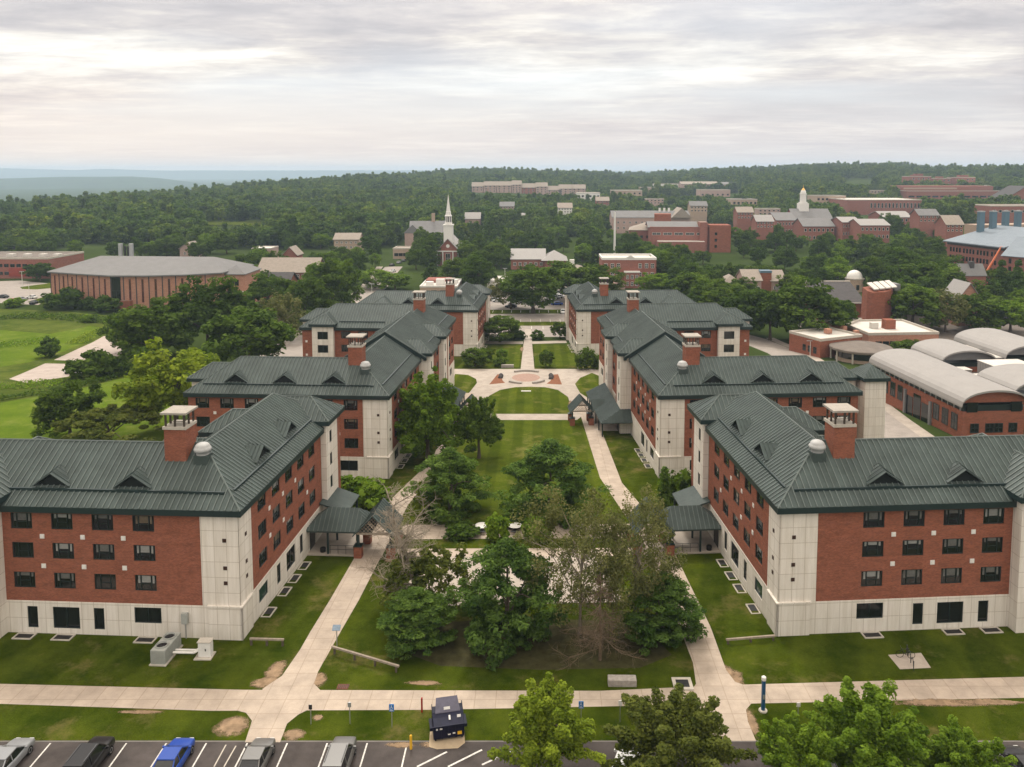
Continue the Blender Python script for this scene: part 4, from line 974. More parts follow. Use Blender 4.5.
# near kinds (fine leaves), nominal 10 m crowns
kind('maple_light', 'leaf_bright', 11, 3.7, 3.6, 4.4, 294, 130, .10, .62, 'shoots', 1.2)
kind('maple_mid', 'leaf_light', 12, 3.9, 3.5, 4.3, 308, 130, .10, .62, 'shoots', 1.2)
kind('maple_olive', 'leaf_olive', 13, 4.2, 3.3, 4.3, 322, 125, .10, .62, 'shoots', 1.1)
kind('pine', 'leaf_pine', 14, 4.4, 4.4, 5.6, 250, 105, .155, .70, 'pine', .5, .24)
kind('pine_wide', 'leaf_pine', 15, 5.2, 4.3, 5.2, 280, 105, .16, .74, 'pine', .5, .26)
kind('feather', 'leaf_grey', 16, 4.2, 5.4, 6.0, 185, 90, .10, .60, 'feather', 1.2, .16, 'bark_pale', 26, .8)
kind('plum', 'leaf_olive', 17, 3.6, 3.0, 3.6, 120, 50, .18, .55, 'round', .8, .14)
kind('maple_court', 'leaf_mid', 18, 3.7, 4.2, 5.2, 252, 75, .16, .74, 'shoots', 1.0)
kind('green_court', 'leaf_light', 19, 4.0, 5.2, 5.8, 350, 85, .16, .86, 'shoots', 1.0)
# farther kinds
for i in range(4):
    kind('oak%d' % i, ('leaf_dark', 'leaf_mid', 'leaf_dark', 'leaf_mid')[i], 30 + i, 5.2, 5.0, 6.2, 135, 75, .30, 1.0, 'round', .8, .34, nl=6)
kind('ash', 'leaf_light', 36, 4.8, 4.6, 5.8, 130, 72, .28, .95, 'round', .8, .3, nl=6)
kind('yellow', 'leaf_bright', 37, 4.8, 4.8, 5.6, 150, 85, .25, .9, 'round', .8, .3, nl=6)
kind('willow', 'leaf_grey', 38, 4.8, 4.2, 5.4, 90, 55, .26, .95, 'feather', 1.2, .25, nl=12)
kind('umbrella', 'leaf_olive', 39, 6.0, 1.9, 3.4, 130, 80, .24, .75, 'flat', .5, .3, nl=10)
kind('spruce', 'leaf_pine', 40, 3.2, 5.4, 6.0, 130, 70, .28, .75, 'cone', .5, .25, nl=3)
kind('darkpine', 'leaf_dark', 41, 4.4, 5.0, 6.0, 130, 70, .30, .85, 'pine', .5, .25, nl=3)
kind('shrub', 'leaf_mid', 42, 1.6, 1.2, 1.2, 60, 34, .20, .45, 'round', .8, .06, nl=4, top=.4)
kind('shrub_light', 'leaf_light', 43, 1.6, 1.2, 1.2, 60, 34, .20, .45, 'round', .8, .06, nl=4, top=.4)
kind('shrub_dark', 'leaf_dark', 44, 1.6, 1.2, 1.2, 60, 34, .20, .45, 'round', .8, .06, nl=4, top=.4)
kind('conifer_shrub', 'leaf_pine', 45, 1.6, 2.4, 2.5, 90, 40, .20, .42, 'cone', .7, .08, nl=3)
kind('red_shrub', 'leaf_red', 46, 2.4, 2.0, 2.2, 60, 34, .26, .6, 'round', .8, .08, nl=4, top=.4)

def scale_for(foot, key, wpx, ytop, yfoot):
    X, Y = foot; d = Y * math.cos(PITCH) + (HCAM - zg(Y)) * math.sin(PITCH)
    cm, tm, w0, h0 = TK[key]
    h = (yfoot - ytop) * d / F * .985; ww = wpx * d / F
    return ww / w0, h / h0

def tree(key, px, yf, wpx, ytop, label, name='deciduous_tree', cat='tree', group=None, rz=None):
    foot = at(px, yf); sw, sh = scale_for(foot, key, wpx, ytop, yf)
    t = thing(name, (foot[0], foot[1], zg(foot[1])), label, cat, group, rng.random() * 6.28 if rz is None else rz)
    t.scale = (sw, sw, sh); link('trunk', TK[key][1], t); link('crown', TK[key][0], t); return t

CT = 'trees of the courtyard grove'
tree('pine', 416, 642, 84, 588, 'blue green pine at the left front of the courtyard grove', 'pine_tree', group=CT)
tree('pine_wide', 507, 638, 118, 540, 'largest blue green pine, in the middle of the courtyard grove', 'pine_tree', group=CT)
tree('pine', 662, 638, 90, 573, 'blue green pine at the right front of the courtyard grove', 'pine_tree', group=CT)
tree('plum', 430, 612, 80, 545, 'dark olive leafed small tree behind the left front pine', group=CT)
tree('feather', 580, 634, 100, 482, 'airy grey green tree right of the largest pine', group=CT)
tree('feather', 634, 630, 92, 486, 'airy grey green tree leaning over the right courtyard walk', group=CT, rz=2.0)
X, Y = at(420, 604); t = thing('bare_tree', (X, Y, zg(Y)), 'leafless pale tree standing left of the largest pine', 'tree', CT); link('trunk', bare_mesh('trunk', M['bark_pale'], 5, 15.5, .8, .24, 4), t)
X, Y = at(600, 660); t = thing('dead_pine_tree', (X, Y, zg(Y)), 'dead brown needleless pine between the two right pines', 'tree', CT); link('trunk', bare_mesh('trunk', M['twig_brown'], 8, 8.6, .7, .16, 3, .12, True), t)
tree('pine_wide', 450, 514, 84, 449, 'dense dark green pine left of the round white tables', 'pine_tree', group=CT)
tree('pine_wide', 550, 516, 104, 441, 'dense dark green pine on the striped lawn behind the tables', 'pine_tree', group=CT)
tree('maple_court', 479, 458, 52, 390, 'mid green tree beside the left courtyard walk', group=CT)
tree('green_court', 428, 462, 78, 366, 'bright green tree in front of the middle left dormitory', group=CT)
tree('maple_light', 428, 516, 38, 477, 'small yellow green tree beside the left pine of the lawn', group=CT)
tree('shrub_light', 366, 512, 46, 478, 'large light green bush in the gap between the left dormitories', 'shrub', 'bush')
tree('shrub', 346, 508, 26, 484, 'smaller green bush against the near left dormitory end', 'shrub', 'bush')
tree('conifer_shrub', 664, 514, 24, 468, 'narrow dark conifer bush beside the near right dormitory end', 'shrub', 'bush')
tree('shrub', 684, 514, 40, 474, 'full mid green bush beside the narrow dark conifer bush', 'shrub', 'bush')
for (px, yf, wp, yt, lb, ky) in ((497, 541, 24, 514, 'fountain grass clump between the two white tables', 'shrub_light'), (537, 541, 26, 515, 'fountain grass clump right of the right white table', 'shrub_light'), (462, 536, 30, 525, 'low dark bush left of the left white table', 'shrub_dark'), (516, 524, 26, 513, 'low dark bush behind the right white table', 'shrub_dark')):
    tree(ky, px, yf, wp, yt, lb, 'shrub', 'bush')
# front row along the parking lot
def front(key, px, Y, wm, hm, label, rz=0):
    X = (px - CX) / F * (Y * math.cos(PITCH) + 45 * math.sin(PITCH)); t = thing('deciduous_tree', (X, Y, 0), label, 'tree', 'trees along the front parking lot', rz); cm, tm, w0, h0 = TK[key]
    t.scale = (wm / w0, wm / w0, hm / h0); link('trunk', tm, t); link('crown', cm, t)
front('maple_light', 548, 55.6, 8.6, 7.6, 'yellow green tree at the lot edge right of the dumpster', .5)
front('maple_olive', 672, 55.5, 11.0, 6.6, 'olive green tree over the parked white car', 1.0)
front('maple_mid', 798, 54.6, 7.2, 5.3, 'bright green tree at the lot edge just right of the blue call post', 2.0)
front('maple_mid', 872, 55.6, 10.4, 6.9, 'tallest bright green tree of the lot edge, in front of the bike rack', 3.3)
front('maple_mid', 966, 54.4, 7.2, 4.9, 'rightmost and lowest bright green tree of the lot edge', 4.4)
# left field side
tree('oak1', 70, 436, 54, 385, 'rounded loose green tree alone on the bright meadow')
tree('umbrella', 110, 447, 98, 412, 'broad flat crowned olive tree behind the near left dormitory')
tree('yellow', 177, 430, 84, 343, 'bright yellow green tree left of the middle left dormitory')
tree('oak0', 250, 374, 82, 305, 'large dark green tree behind the middle left dormitory roof')
tree('oak2', 208, 352, 70, 283, 'dark round tree behind the bright yellow green tree')
tree('oak1', 155, 362, 70, 303, 'wide green tree at the edge of the pale gravel lot')
tree('oak0', 126, 352, 34, 308, 'loose green tree between gravel lot and long brick building')
tree('shrub_dark', 92, 378, 38, 353, 'dark spreading bush beside the front gravel lot', 'shrub', 'bush')
tree('shrub_dark', 116, 375, 28, 359, 'low dark bush right of the spreading bush', 'shrub', 'bush')
tree('shrub_dark', 49, 357, 20, 339, 'small dark round bush alone in the rough field', 'shrub', 'bush')
tree('oak3', 303, 328, 50, 276, 'full green tree left of the road, front of the pair')
tree('oak1', 330, 316, 52, 262, 'full green tree left of the road, rear of the pair')
tree('willow', 282, 342, 46, 296, 'pale thin leafed tree beside the dark green tree')
tree('oak2', 268, 318, 50, 276, 'dark tree between brick annex and pale thin tree')
X, Y = at(283, 345); t = thing('bare_tree', (X, Y, zg(Y)), 'leafless grey tree by the left road', 'tree'); link('trunk', bare_mesh('trunk', M['bark_pale'], 15, 13, .7, .25, 3), t)
for (px, yf, wp, yt, lb, ky) in ((40, 281, 26, 262, 'dark tree by the left parking lot', 'oak0'), (66, 309, 32, 290, 'dark bush at the left end of the long brick building', 'shrub_dark'), (92, 310, 16, 298, 'small bush left of the tall dark window', 'shrub_dark'), (107, 312, 22, 297, 'rounded bush under the tall dark window', 'shrub_dark'), (14, 307, 18, 298, 'light bush between lot and rough field', 'shrub_light'), (90, 322, 14, 314, 'pale bush in the rough field below the long building', 'shrub_light'), (375, 288, 34, 268, 'bright green tree beside the road bend', 'ash'), (395, 290, 30, 272, 'bright green tree behind the farthest left dormitory roof', 'ash')):
    tree(ky, px, yf, wp, yt, lb, 'shrub' if 'bush' in lb else 'deciduous_tree', 'bush' if 'bush' in lb else 'tree')
# hedge between meadow and rough field: one long loose hedge
hp = ats([(-40, 409), (0, 401), (40, 394), (70, 389), (100, 382), (140, 371)])
cm, cs = crown_mesh('hedge', M['leaf_dark'], 77, 1, 1, 1, 2, 2, .1, .1)
g = np.random.default_rng(5)
def hedge(path, wd, hg, mat, label, nper=26, ls=.22):
    V, Fc, tn = [], [], []
    for i in range(len(path) - 1):
        a, b = Vector(path[i]), Vector(path[i + 1]); L = (b - a).length
        for _ in range(int(L * nper)):
            t = rng.random(); p = a.lerp(b, t); n_ = Vector((-(b - a).y, (b - a).x)).normalized(); hh = hg * (.7 + .5 * mnoise.noise(Vector((p.x * .25, p.y * .25, 1))))
            x = p.x + n_.x * rng.uniform(-wd, wd) / 2; y = p.y + n_.y * rng.uniform(-wd, wd) / 2; z = zg(y) + hh * rng.random() ** .6
            c = Vector((x, y, z)); nn = Vector((rng.gauss(0, .6), rng.gauss(0, .6), .7)).normalized(); tt = nn.orthogonal().normalized(); tt.rotate(Matrix.Rotation(rng.random() * 6.28, 3, nn)); bb = nn.cross(tt); s_ = ls * rng.uniform(.6, 1.4); k = len(V)
            V += [c - tt * s_, c - bb * s_ * .6, c + tt * s_, c + bb * s_ * .6]; Fc.append((k, k + 1, k + 2, k + 3)); tn += [rng.random()] * 4
    me = bpy.data.meshes.new('hedge'); me.from_pydata([tuple(v) for v in V], [], Fc); me.materials.append(M[mat]); me.attributes.new('tone', 'FLOAT', 'POINT').data.foreach_set('value', tn)
    return tag(link('hedge', me), label, 'hedge')
hedge(hp, 2.2, 1.7, 'leaf_dark', 'long low hedge dividing bright meadow and rough field', 40)
hedge(ats([(-30, 322), (20, 317), (60, 318), (112, 322)]), 9, 1.6, 'leaf_mid', 'dark weedy belt along the top of the rough field', 45, .35)
hedge(ats([(-60, 352), (0, 345), (40, 343)]), 14, .9, 'leaf_light', 'patch of tall weeds in the middle of the rough field', 40, .3)
hedge(ats([(-40, 392), (10, 386), (60, 384), (100, 379)]), 9, .8, 'leaf_light', 'strip of tall weeds between front gravel lot and hedge', 45, .26)
hedge(ats([(75, 344), (95, 334), (112, 328)]), 6, 1.0, 'leaf_bright', 'yellowish weedy strip along the upper gravel lot', 45, .26)
hedge(ats([(112, 322), (150, 345), (130, 362)]), 8, 2.4, 'leaf_light', 'light weedy thicket beside the upper gravel lot', 40, .35)
# behind the courtyard
BK = [(533, 313, 62, 262, 'big dark tree in the back parking lot, straight beyond the courtyard path', 'oak0'), (511, 309, 44, 278, 'thin loose tree left of the big dark lot tree', 'willow'), (478, 292, 36, 257, 'dark tree behind the farthest left dormitory', 'oak2'), (570, 302, 62, 262, 'wide green tree behind the farthest right dormitory', 'oak3'), (600, 295, 40, 268, 'green tree beside the white windowed brick block', 'oak1'),
      (500, 342, 40, 317, 'rounded tree beside the farthest left dormitory entrance', 'oak1'), (517, 339, 15, 331, 'low bush left of the path end', 'shrub_dark'), (537.5, 339, 13, 331, 'low bush right of the path end', 'shrub_dark'), (560, 338, 17, 322, 'small tree before the farthest right dormitory', 'oak3'),
      (475, 366, 28, 349, 'small round tree on the upper left lawn', 'oak1'), (486, 362, 16, 348, 'slender small tree on the upper left lawn', 'oak3'), (502, 360, 13, 348, 'light sapling in the upper left lawn by the path', 'ash'), (500, 366, 14, 358, 'bush beside the stone bench on the upper left lawn', 'shrub'), (546, 367, 16, 350, 'sapling on the upper right lawn', 'oak3'), (587, 369, 22, 349, 'round bush against the middle right dormitory tower', 'shrub')]
for (px, yf, wp, yt, lb, ky) in BK: tree(ky, px, yf, wp, yt, lb, 'shrub' if 'bush' in lb else 'deciduous_tree', 'bush' if 'bush' in lb else 'tree')
RT = [(745, 336, 44, 296, 'dark tree behind the middle right dormitory roof end', 'oak2'), (770, 340, 52, 286, 'dark green tree left of the flat white roof', 'oak0'), (803, 342, 74, 284, 'largest dark tree behind the flat white roof', 'oak2'), (836, 336, 40, 296, 'dark tree right of the largest one by the white roof', 'oak0'), (722, 318, 46, 282, 'tree between dormitory roof and small houses', 'oak1'), (690, 306, 44, 272, 'green tree beyond the farthest right dormitory roof', 'oak3'),
      (655, 296, 34, 272, 'light green tree beside the white windowed block', 'ash'), (912, 330, 66, 284, 'leafy green tree right of the tall brick drum', 'oak3'), (945, 332, 44, 292, 'loose olive tree before the gabled brick tower', 'willow'), (975, 331, 56, 294, 'green tree behind the barrel vaulted roofs', 'oak3'), (1010, 333, 50, 298, 'bright green tree at the right edge behind the vaults', 'ash'), (1000, 308, 26, 262, 'dark spruce by the boom lift', 'spruce'), (1016, 310, 24, 262, 'second dark spruce right of the boom lift', 'spruce'),
      (895, 354, 26, 345, 'bush in the yard right of the round grey roof', 'shrub'), (905, 357, 30, 340, 'green tree between round roof and vaults', 'oak3'), (815, 353, 16, 340, 'small tree against the white roofed block', 'oak1'), (935, 305, 60, 262, 'green tree before the lab building, left end', 'oak3'), (900, 290, 50, 250, 'dark tree left of the lab building', 'oak2'), (1012, 318, 30, 300, 'dark red leafed tree at the right edge', 'red_shrub')]
for (px, yf, wp, yt, lb, ky) in RT: tree(ky, px, yf, wp, yt, lb, 'shrub' if 'bush' in lb else 'deciduous_tree', 'bush' if 'bush' in lb else 'tree')
# ------------------------------------------------------------------ things on the ground
def G3(px, py, dz=0.0):
    x, y = at(px, py); return (x, y, zg(y) + dz)

# cars ---------------------------------------------------------------
def car_parts(kind_):
    """profile: stations along y (nose at +y): (y, half width at the belt, z of the belt/bonnet/boot)"""
    if kind_ == 'suv':
        L, Wd, roof, belt, gh = 4.7, .94, 1.72, 1.02, [(-2.25, 1.02), (-2.05, 1.68), (.25, 1.72), (1.05, 1.06)]
        st = [(-2.36, .80, .80), (-2.28, .90, 1.0), (-1.8, .94, 1.03), (0, .94, 1.03), (1.0, .94, 1.05), (1.6, .92, 1.0), (2.15, .87, .90), (2.36, .76, .70)]
    elif kind_ == 'truck':
        L, Wd, roof, belt, gh = 5.4, .96, 1.82, 1.08, [(-.75, 1.08), (-.6, 1.76), (.7, 1.80), (1.45, 1.12)]
        st = [(-2.75, .86, 1.02), (-2.7, .94, 1.08), (-1.8, .96, 1.08), (0, .96, 1.08), (1.4, .96, 1.12), (2.0, .94, 1.08), (2.5, .89, .98), (2.7, .80, .78)]
    else:
        L, Wd, roof, belt, gh = 4.7, .91, 1.44, .90, [(-1.85, .96), (-1.0, 1.40), (.25, 1.44), (1.2, .93)]
        st = [(-2.36, .76, .78), (-2.26, .87, .95), (-1.7, .91, .97), (0, .91, .90), (1.1, .91, .92), (1.7, .89, .86), (2.15, .83, .76), (2.36, .70, .60)]
    body = MB(); rows = []
    for (y, hw, zt) in st:
        e = .30 if abs(y) > 2.2 else .20
        prof = [(-hw * .80, e), (-hw * .97, e + .12), (-hw, .52), (-hw * .975, zt - .10), (-hw * .90, zt), (-hw * .45, zt + .025), (hw * .45, zt + .025), (hw * .90, zt), (hw * .975, zt - .10), (hw, .52), (hw * .97, e + .12), (hw * .80, e)]
        rows.append(body.vs([(x, y, min(z, zt + .025)) for x, z in prof]))
    n = 12
    for a, b in zip(rows, rows[1:]):
        for i in range(n - 1): body.f.append((a + i, a + i + 1, b + i + 1, b + i)); body.m.append(0)
        body.f.append((a + n - 1, a, b, b + n - 1)); body.m.append(0)
    body.f.append(tuple(rows[0] + i for i in range(n))); body.m.append(0); body.f.append(tuple(rows[-1] + n - 1 - i for i in range(n))); body.m.append(0)
    # cabin: glass all round, a painted roof skin and pillars over it
    (y0, z0), (y1, z1), (y2, z2), (y3, z3) = gh; bw, tw = Wd * .90, Wd * .72
    glass = MB()
    P = [(-bw, y0, z0 - .04), (bw, y0, z0 - .04), (bw, y3, z3 - .04), (-bw, y3, z3 - .04), (-tw, y1, z1), (tw, y1, z1), (tw, y2, z2), (-tw, y2, z2)]
    k = glass.vs(P)
    for f in ((0, 1, 5, 4), (1, 2, 6, 5), (2, 3, 7, 6), (3, 0, 4, 7), (4, 5, 6, 7)): glass.f.append(tuple(k + i for i in f)); glass.m.append(0)
    rf = MB(); rf.box(-tw - .02, tw + .02, y1 - .04, y2 + .04, z2 - .045, z2 + .035)
    for sx in (-1, 1):
        for (a, b) in ((P[0], P[4]), (P[3], P[7])): rf.tube((sx * abs(a[0]), a[1], a[2]), (sx * abs(b[0]), b[1], b[2]), .055, .05, 5)
        ym = (y1 + y2) / 2; rf.tube((sx * bw, ym - .1, z3 - .04), (sx * tw, ym - .1, z2), .045, .045, 5)
    return body, glass, rf, L, Wd
def wheel_mb(): 
    t = MB(); t.lathe([(.2, -.11), (.31, -.11), (.335, -.07), (.335, .07), (.31, .11), (.2, .11)], n=16)
    r = MB(); r.lathe([(.05, .0), (.21, .055), (.22, .09), (.2, .115), (.06, .10), (.01, .105)], n=10); return t, r
wt, wr = wheel_mb(); WT, WR = wt.mesh('wheel', M['tyre']), wr.mesh('rim', M['steel'])
CARM = {}
def car(kind_, col, loc, rz, label, group):
    key = (kind_, col)
    if key not in CARM:
        b, g_, r_, L, Wd = car_parts(kind_); bm_ = b.mesh('body', M['car_' + col]); bevel_mesh(bm_, .05, 2)
        for p in bm_.polygons: p.use_smooth = True
        rm = r_.mesh('roof_panel', M['car_' + col]); CARM[key] = (bm_, g_.mesh('window_glass', M['glass']), rm, L, Wd)
    bm_, gm, rm, L, Wd = CARM[key]
    t = thing('parked_car', loc, label, 'car', group, rz); link('body', bm_, t); link('window_glass', gm, t); link('roof_panel', rm, t)
    for sx in (-1, 1):
        for y in (-L * .29, L * .30):
            w_ = link('wheel', WT, t, (sx * (Wd - .10), y, .335)); w_.rotation_euler = (0, sx * math.pi / 2, 0); link('rim', WR, w_)
        for nm, y, mt, zz in (('headlight', L / 2 - .14, 'lamp_glass', .66), ('tail_light', -L / 2 + .05, 'tail_red', .82)):
            h_ = MB(); h_.box(sx * Wd * .58 - .17, sx * Wd * .58 + .17, y - .06, y + .06, zz - .07, zz + .07); h_.build(nm, M[mt], t)
        m_ = MB(); m_.box(sx * (Wd + .08) - .1, sx * (Wd + .08) + .1, .78, .9, .95, 1.1); m_.build('mirror', M['car_' + col], t)
    if kind_ == 'truck':
        k_ = MB(); k_.box(-.78, .78, -2.62, -.85, 1.085, 1.10); k_.build('load_bed', M['black'], t)
    if kind_ == 'suv':
        k_ = MB()
        for sx in (-.62, .62): k_.tube((sx, -1.7, 1.79), (sx, .1, 1.80), .025, n=5)
        k_.build('roof_rail', M['dark_metal'], t)
    return t
FG = 'cars in the front parking lot'
for (px, kd, col, lb) in ((28, 'sedan', 'silver', 'silver car at the left edge of the front parking lot'), (107, 'suv', 'black', 'black car between two white stall lines, second from the left'), (187, 'sedan', 'blue', 'bright blue sedan in the front parking lot'), (267, 'sedan', 'pewter', 'pewter grey car parked at the foot of the left walk'), (347, 'suv', 'pewter', 'grey tall car with black side rails, nearest the yellow bollard')):
    X = at(px, 744)[0]; car(kd, col, (X, LOT_Y - 2.75, .015), 0, lb, FG)
car('sedan', 'white', (at(622, 752)[0], LOT_Y - 3.4, .015), R(-20), 'white car half hidden under the olive green tree', FG)
car('suv', 'white', (at(812, 757)[0], LOT_Y - 3.6, .015), 0, 'white car under the bright green trees, glimpsed through leaves', FG)
car('sedan', 'dark', (at(1010, 757)[0], LOT_Y - 3.6, .015), 0, 'dark car at the right end of the front parking lot', FG)
# far cars are a few pixels each: one small mesh, its colours inside
def small_car(col):
    b, g_, r_, L, Wd = car_parts('sedan'); m = MB()
    for src, mi in ((b, 0), (g_, 1), (r_, 0)):
        k0 = len(m.v); m.v += src.v; m.f += [tuple(k0 + i for i in f) for f in src.f]; m.m += [mi] * len(src.f)
    m.mi = 2
    for sx in (-1, 1):
        for y in (-1.36, 1.4): m.tube((sx * .70, y, .33), (sx * .92, y, .33), .33, .33, 10)
    return m.mesh('far_car', [M['car_' + col], M['glass'], M['tyre']])
SC = {c: small_car(c) for c in ('white', 'silver', 'dark', 'black', 'blue', 'red')}
def far_car(px, py, col, rz, label, group):
    X, Y = at(px, py); o = link('parked_car', SC[col], None, (X, Y, zg(Y) + .03), rz); tag(o, label, 'car', group)
BL = 'cars in the back parking lot'
far_car(563, 313, 'white', 0, 'white car at the right end of the back parking lot', BL); far_car(557, 305, 'blue', R(90), 'dark blue car behind the white one in the back lot', BL); far_car(541, 305, 'black', R(90), 'black car right of the big dark lot tree', BL)
far_car(511, 307.5, 'dark', R(90), 'dark car left of the big dark lot tree, by the grass', BL)
for i, (px, py) in enumerate(((551, 300), (555, 299), (559, 298), (549, 297), (554, 295.5), (558, 294))):
    far_car(px, py, ('white', 'silver', 'white', 'silver', 'white', 'dark')[i], R(70), 'car in the tight pale cluster at the top of the back lot', 'tight cluster of cars in the back lot')
for i, (px, py) in enumerate(((514, 304), (518, 303), (523, 302), (498, 302), (493, 301))):
    far_car(px, py, ('white', 'silver', 'white', 'white', 'silver')[i], R(80), 'pale car behind the thin loose lot tree', 'pale cars behind the thin tree')
LL = 'cars in the left parking lot'
far_car(3, 298, 'dark', R(80), 'dark car at the left edge of the left lot', LL); far_car(12, 302, 'red', R(80), 'dark red car in the left lot', LL); far_car(20, 300.5, 'silver', R(80), 'silver car right of the dark red car', LL); far_car(32, 298.5, 'white', R(75), 'white car by the grass island of the left lot', LL); far_car(34, 304, 'black', R(10), 'black car below the white one in the left lot', LL)
RC = 'cars driving on the left road'
for px, py, c, lb in ((392, 266, 'dark', 'dark car farther up the left road'), (393, 272, 'white', 'white car nearer on the left road'), (399, 263.5, 'silver', 'silver car on the road bend'), (404, 261.5, 'dark', 'last dark car at the far end of the road')): far_car(px, py, c, R(-12), lb, RC)
far_car(73, 374, 'white', R(70), 'white vehicle parked on the front gravel lot by the bushes', None)

# dumpster ---------------------------------------------------------
x, y, z = G3(448, 733); d = thing('dumpster', (x, y, .03), 'navy steel dumpster with sloped lid on its concrete pad', 'dumpster', rz=R(12))
b = MB(); b.extrude([(-1.22, -.85, .16), (-1.22, -.85, 1.25), (-1.22, -.98, 1.32), (-1.22, -.25, 1.55), (-1.22, .15, 1.75), (-1.22, .95, 1.75), (-1.22, .85, .16)], (2.44, 0, 0)); me = b.mesh('body', M['navy']); bevel_mesh(me, .03, 1); body = link('body', me, d)
b = MB()
for xx in (-1.1, -.55, 0, .55, 1.1): b.box(xx - .04, xx + .04, -.90, -.852, .2, 1.2)
b.box(-1.26, 1.26, -1.02, -.93, 1.24, 1.34); b.build('rib', M['navy'], d)
for sx in (-1, 1):
    b = MB(); b.box(sx * 1.36 - .12, sx * 1.36 + .12, -.6, .6, .75, 1.0); b.build('fork_pocket', M['navy'], d)
    b = MB(); b.extrude([(sx * 1.24, -.3, 1.5), (sx * 1.24, .15, 1.74), (sx * 1.24, .9, 1.98), (sx * 1.24, .95, 1.7)], (-sx * .06, 0, 0)); b.build('side_plate', M['navy'], d)
b = MB(); b.extrude([(-1.0, .02, 1.72), (1.0, .02, 1.72), (.86, .98, 2.32), (-.86, .98, 2.32)], (0, .05, .06)); b.build('lid', noisy('greyish lilac plastic lid', (.075, .07, .10), .5, .4, 2, .2), d)
for (xx, zz, w_, h_, mt) in ((-.95, 1.02, .14, .12, 'white'), (-.62, 1.04, .2, .12, 'white'), (.02, .5, .2, .08, 'white'), (.4, .55, .2, .08, 'white'), (.85, .52, .34, .24, 'yellow')):
    b = MB(); b.box(xx - w_ / 2, xx + w_ / 2, -.905, -.853, zz - h_ / 2, zz + h_ / 2); b.build('sticker', M[mt], d)
for (xx, yy, w_, h_) in ((.1, -.55, .14, .5), (-.05, .2, .5, .16), (.85, -.4, .3, .16)):
    zz = 1.50 if yy < 0 else 1.86; b = MB(); b.extrude([(xx - w_ / 2, yy, zz - .02), (xx + w_ / 2, yy, zz - .02), (xx + w_ / 2, yy + h_ * .6, zz + .16), (xx - w_ / 2, yy + h_ * .6, zz + .16)], (0, -.03, .03)); b.build('sticker', M['white'], d)
for sx in (-1.05, 1.05):
    for yy in (-.7, .7): b = MB(); b.tube((sx - .06, yy, .1), (sx + .06, yy, .1), .1, n=10); b.build('wheel', M['tyre'], d)
sheet('dumpster_pad', ats([(429, 747), (437, 749.5), (458, 748.5), (465, 743), (464, 727), (430, 730)]), concrete('stained pad', (.46, .36, .24)), .024)
p = MB(); p.lathe([(.10, -.3), (.10, 1.08), (.085, 1.14), (.04, 1.17)], n=12); tag(p.build('bollard', M['yellow'], loc=G3(411, 749)), 'yellow steel bollard beside the parking lot', 'bollard')
b = MB(); b.box(-.07, .07, -.07, .07, -.3, 1.25); tag(b.build('post', M['tail_red'], loc=G3(422, 712)), 'short dark red post left of the dumpster', 'post')
# parking signs
def sign(px, py, label, panel='blue_sign', h=2.0, w_=.40, ph=.62, mark=True, face=0):
    t = thing('parking_sign', G3(px, py), label, 'sign', 'sign posts along the front walk', rz=face)
    p = MB(); p.box(-.03, .03, -.03, .03, -.3, h); p.build('post', M['steel'], t)
    q = MB(); q.box(-w_ / 2, w_ / 2, -.07, -.035, h - ph, h); s_ = q.build('sign_panel', M[panel], t)
    if mark:                                     # white wheelchair pictogram and a line of small white bars below it
        m = MB(); yy = -.078; zc = h - ph * .42
        m.tube((-.01, yy, zc + .15), (-.01, yy - .012, zc + .15), .035, n=10)
        m.box(-.03, .01, yy - .008, yy, zc - .02, zc + .11); m.box(-.03, .09, yy - .008, yy, zc - .04, zc - .015); m.box(.07, .09, yy - .008, yy, zc - .13, zc - .04)
        for k in range(10):
            a0, a1 = math.pi * (.6 + .13 * k), math.pi * (.6 + .13 * (k + 1)); m.tube((-.02 + .1 * math.cos(a0), yy - .004, zc - .08 + .1 * math.sin(a0)), (-.02 + .1 * math.cos(a1), yy - .004, zc - .08 + .1 * math.sin(a1)), .012, n=4)
        m.box(-.14, .14, yy - .008, yy, h - ph + .06, h - ph + .10); m.build('pictogram', M['white'], s_)
sign(392, 727, 'blue accessible parking sign left of the dumpster'); sign(581, 724, 'blue accessible parking sign right of the yellow green tree')
sign(620, 722, 'small white sign by the olive tree', 'white', 1.9, .3, .45, False); sign(311, 724, 'plain dark sign post, left of two on the front lawn', 'dark_metal', 1.7, .28, .4, False); sign(350, 724, 'plain grey sign post, right of two on the front lawn', 'steel', 1.9, .28, .4, False)
sign(798, 716, 'small pale sign just right of the blue call post', 'white', 1.2, .3, .35, False)
# blue emergency posts
def callpost(px, py, label):
    t = thing('call_post', G3(px, py), label, 'emergency post', 'blue emergency call posts'); p = MB(); p.lathe([(.36, -.2), (.36, .10), (.32, .14)], n=18); p.build('base', M['stonecap'], t)
    p = MB(); p.lathe([(.17, .14), (.17, 2.72)], n=18); po = p.build('post', M['blue_post'], t); q = MB(); q.lathe([(.175, 2.722), (.19, 2.76), (.19, 3.0), (.10, 3.08), (.02, 3.1)], n=16); q.build('beacon', M['white'], t)
    f = MB(); f.box(-.09, .09, -.185, -.165, 1.15, 1.55); f.build('phone_panel', M['steel'], po)
callpost(763, 711, 'tall blue emergency post with white cap beside the right walk'); callpost(578.5, 368, 'distant blue emergency post by the upper right lawn')
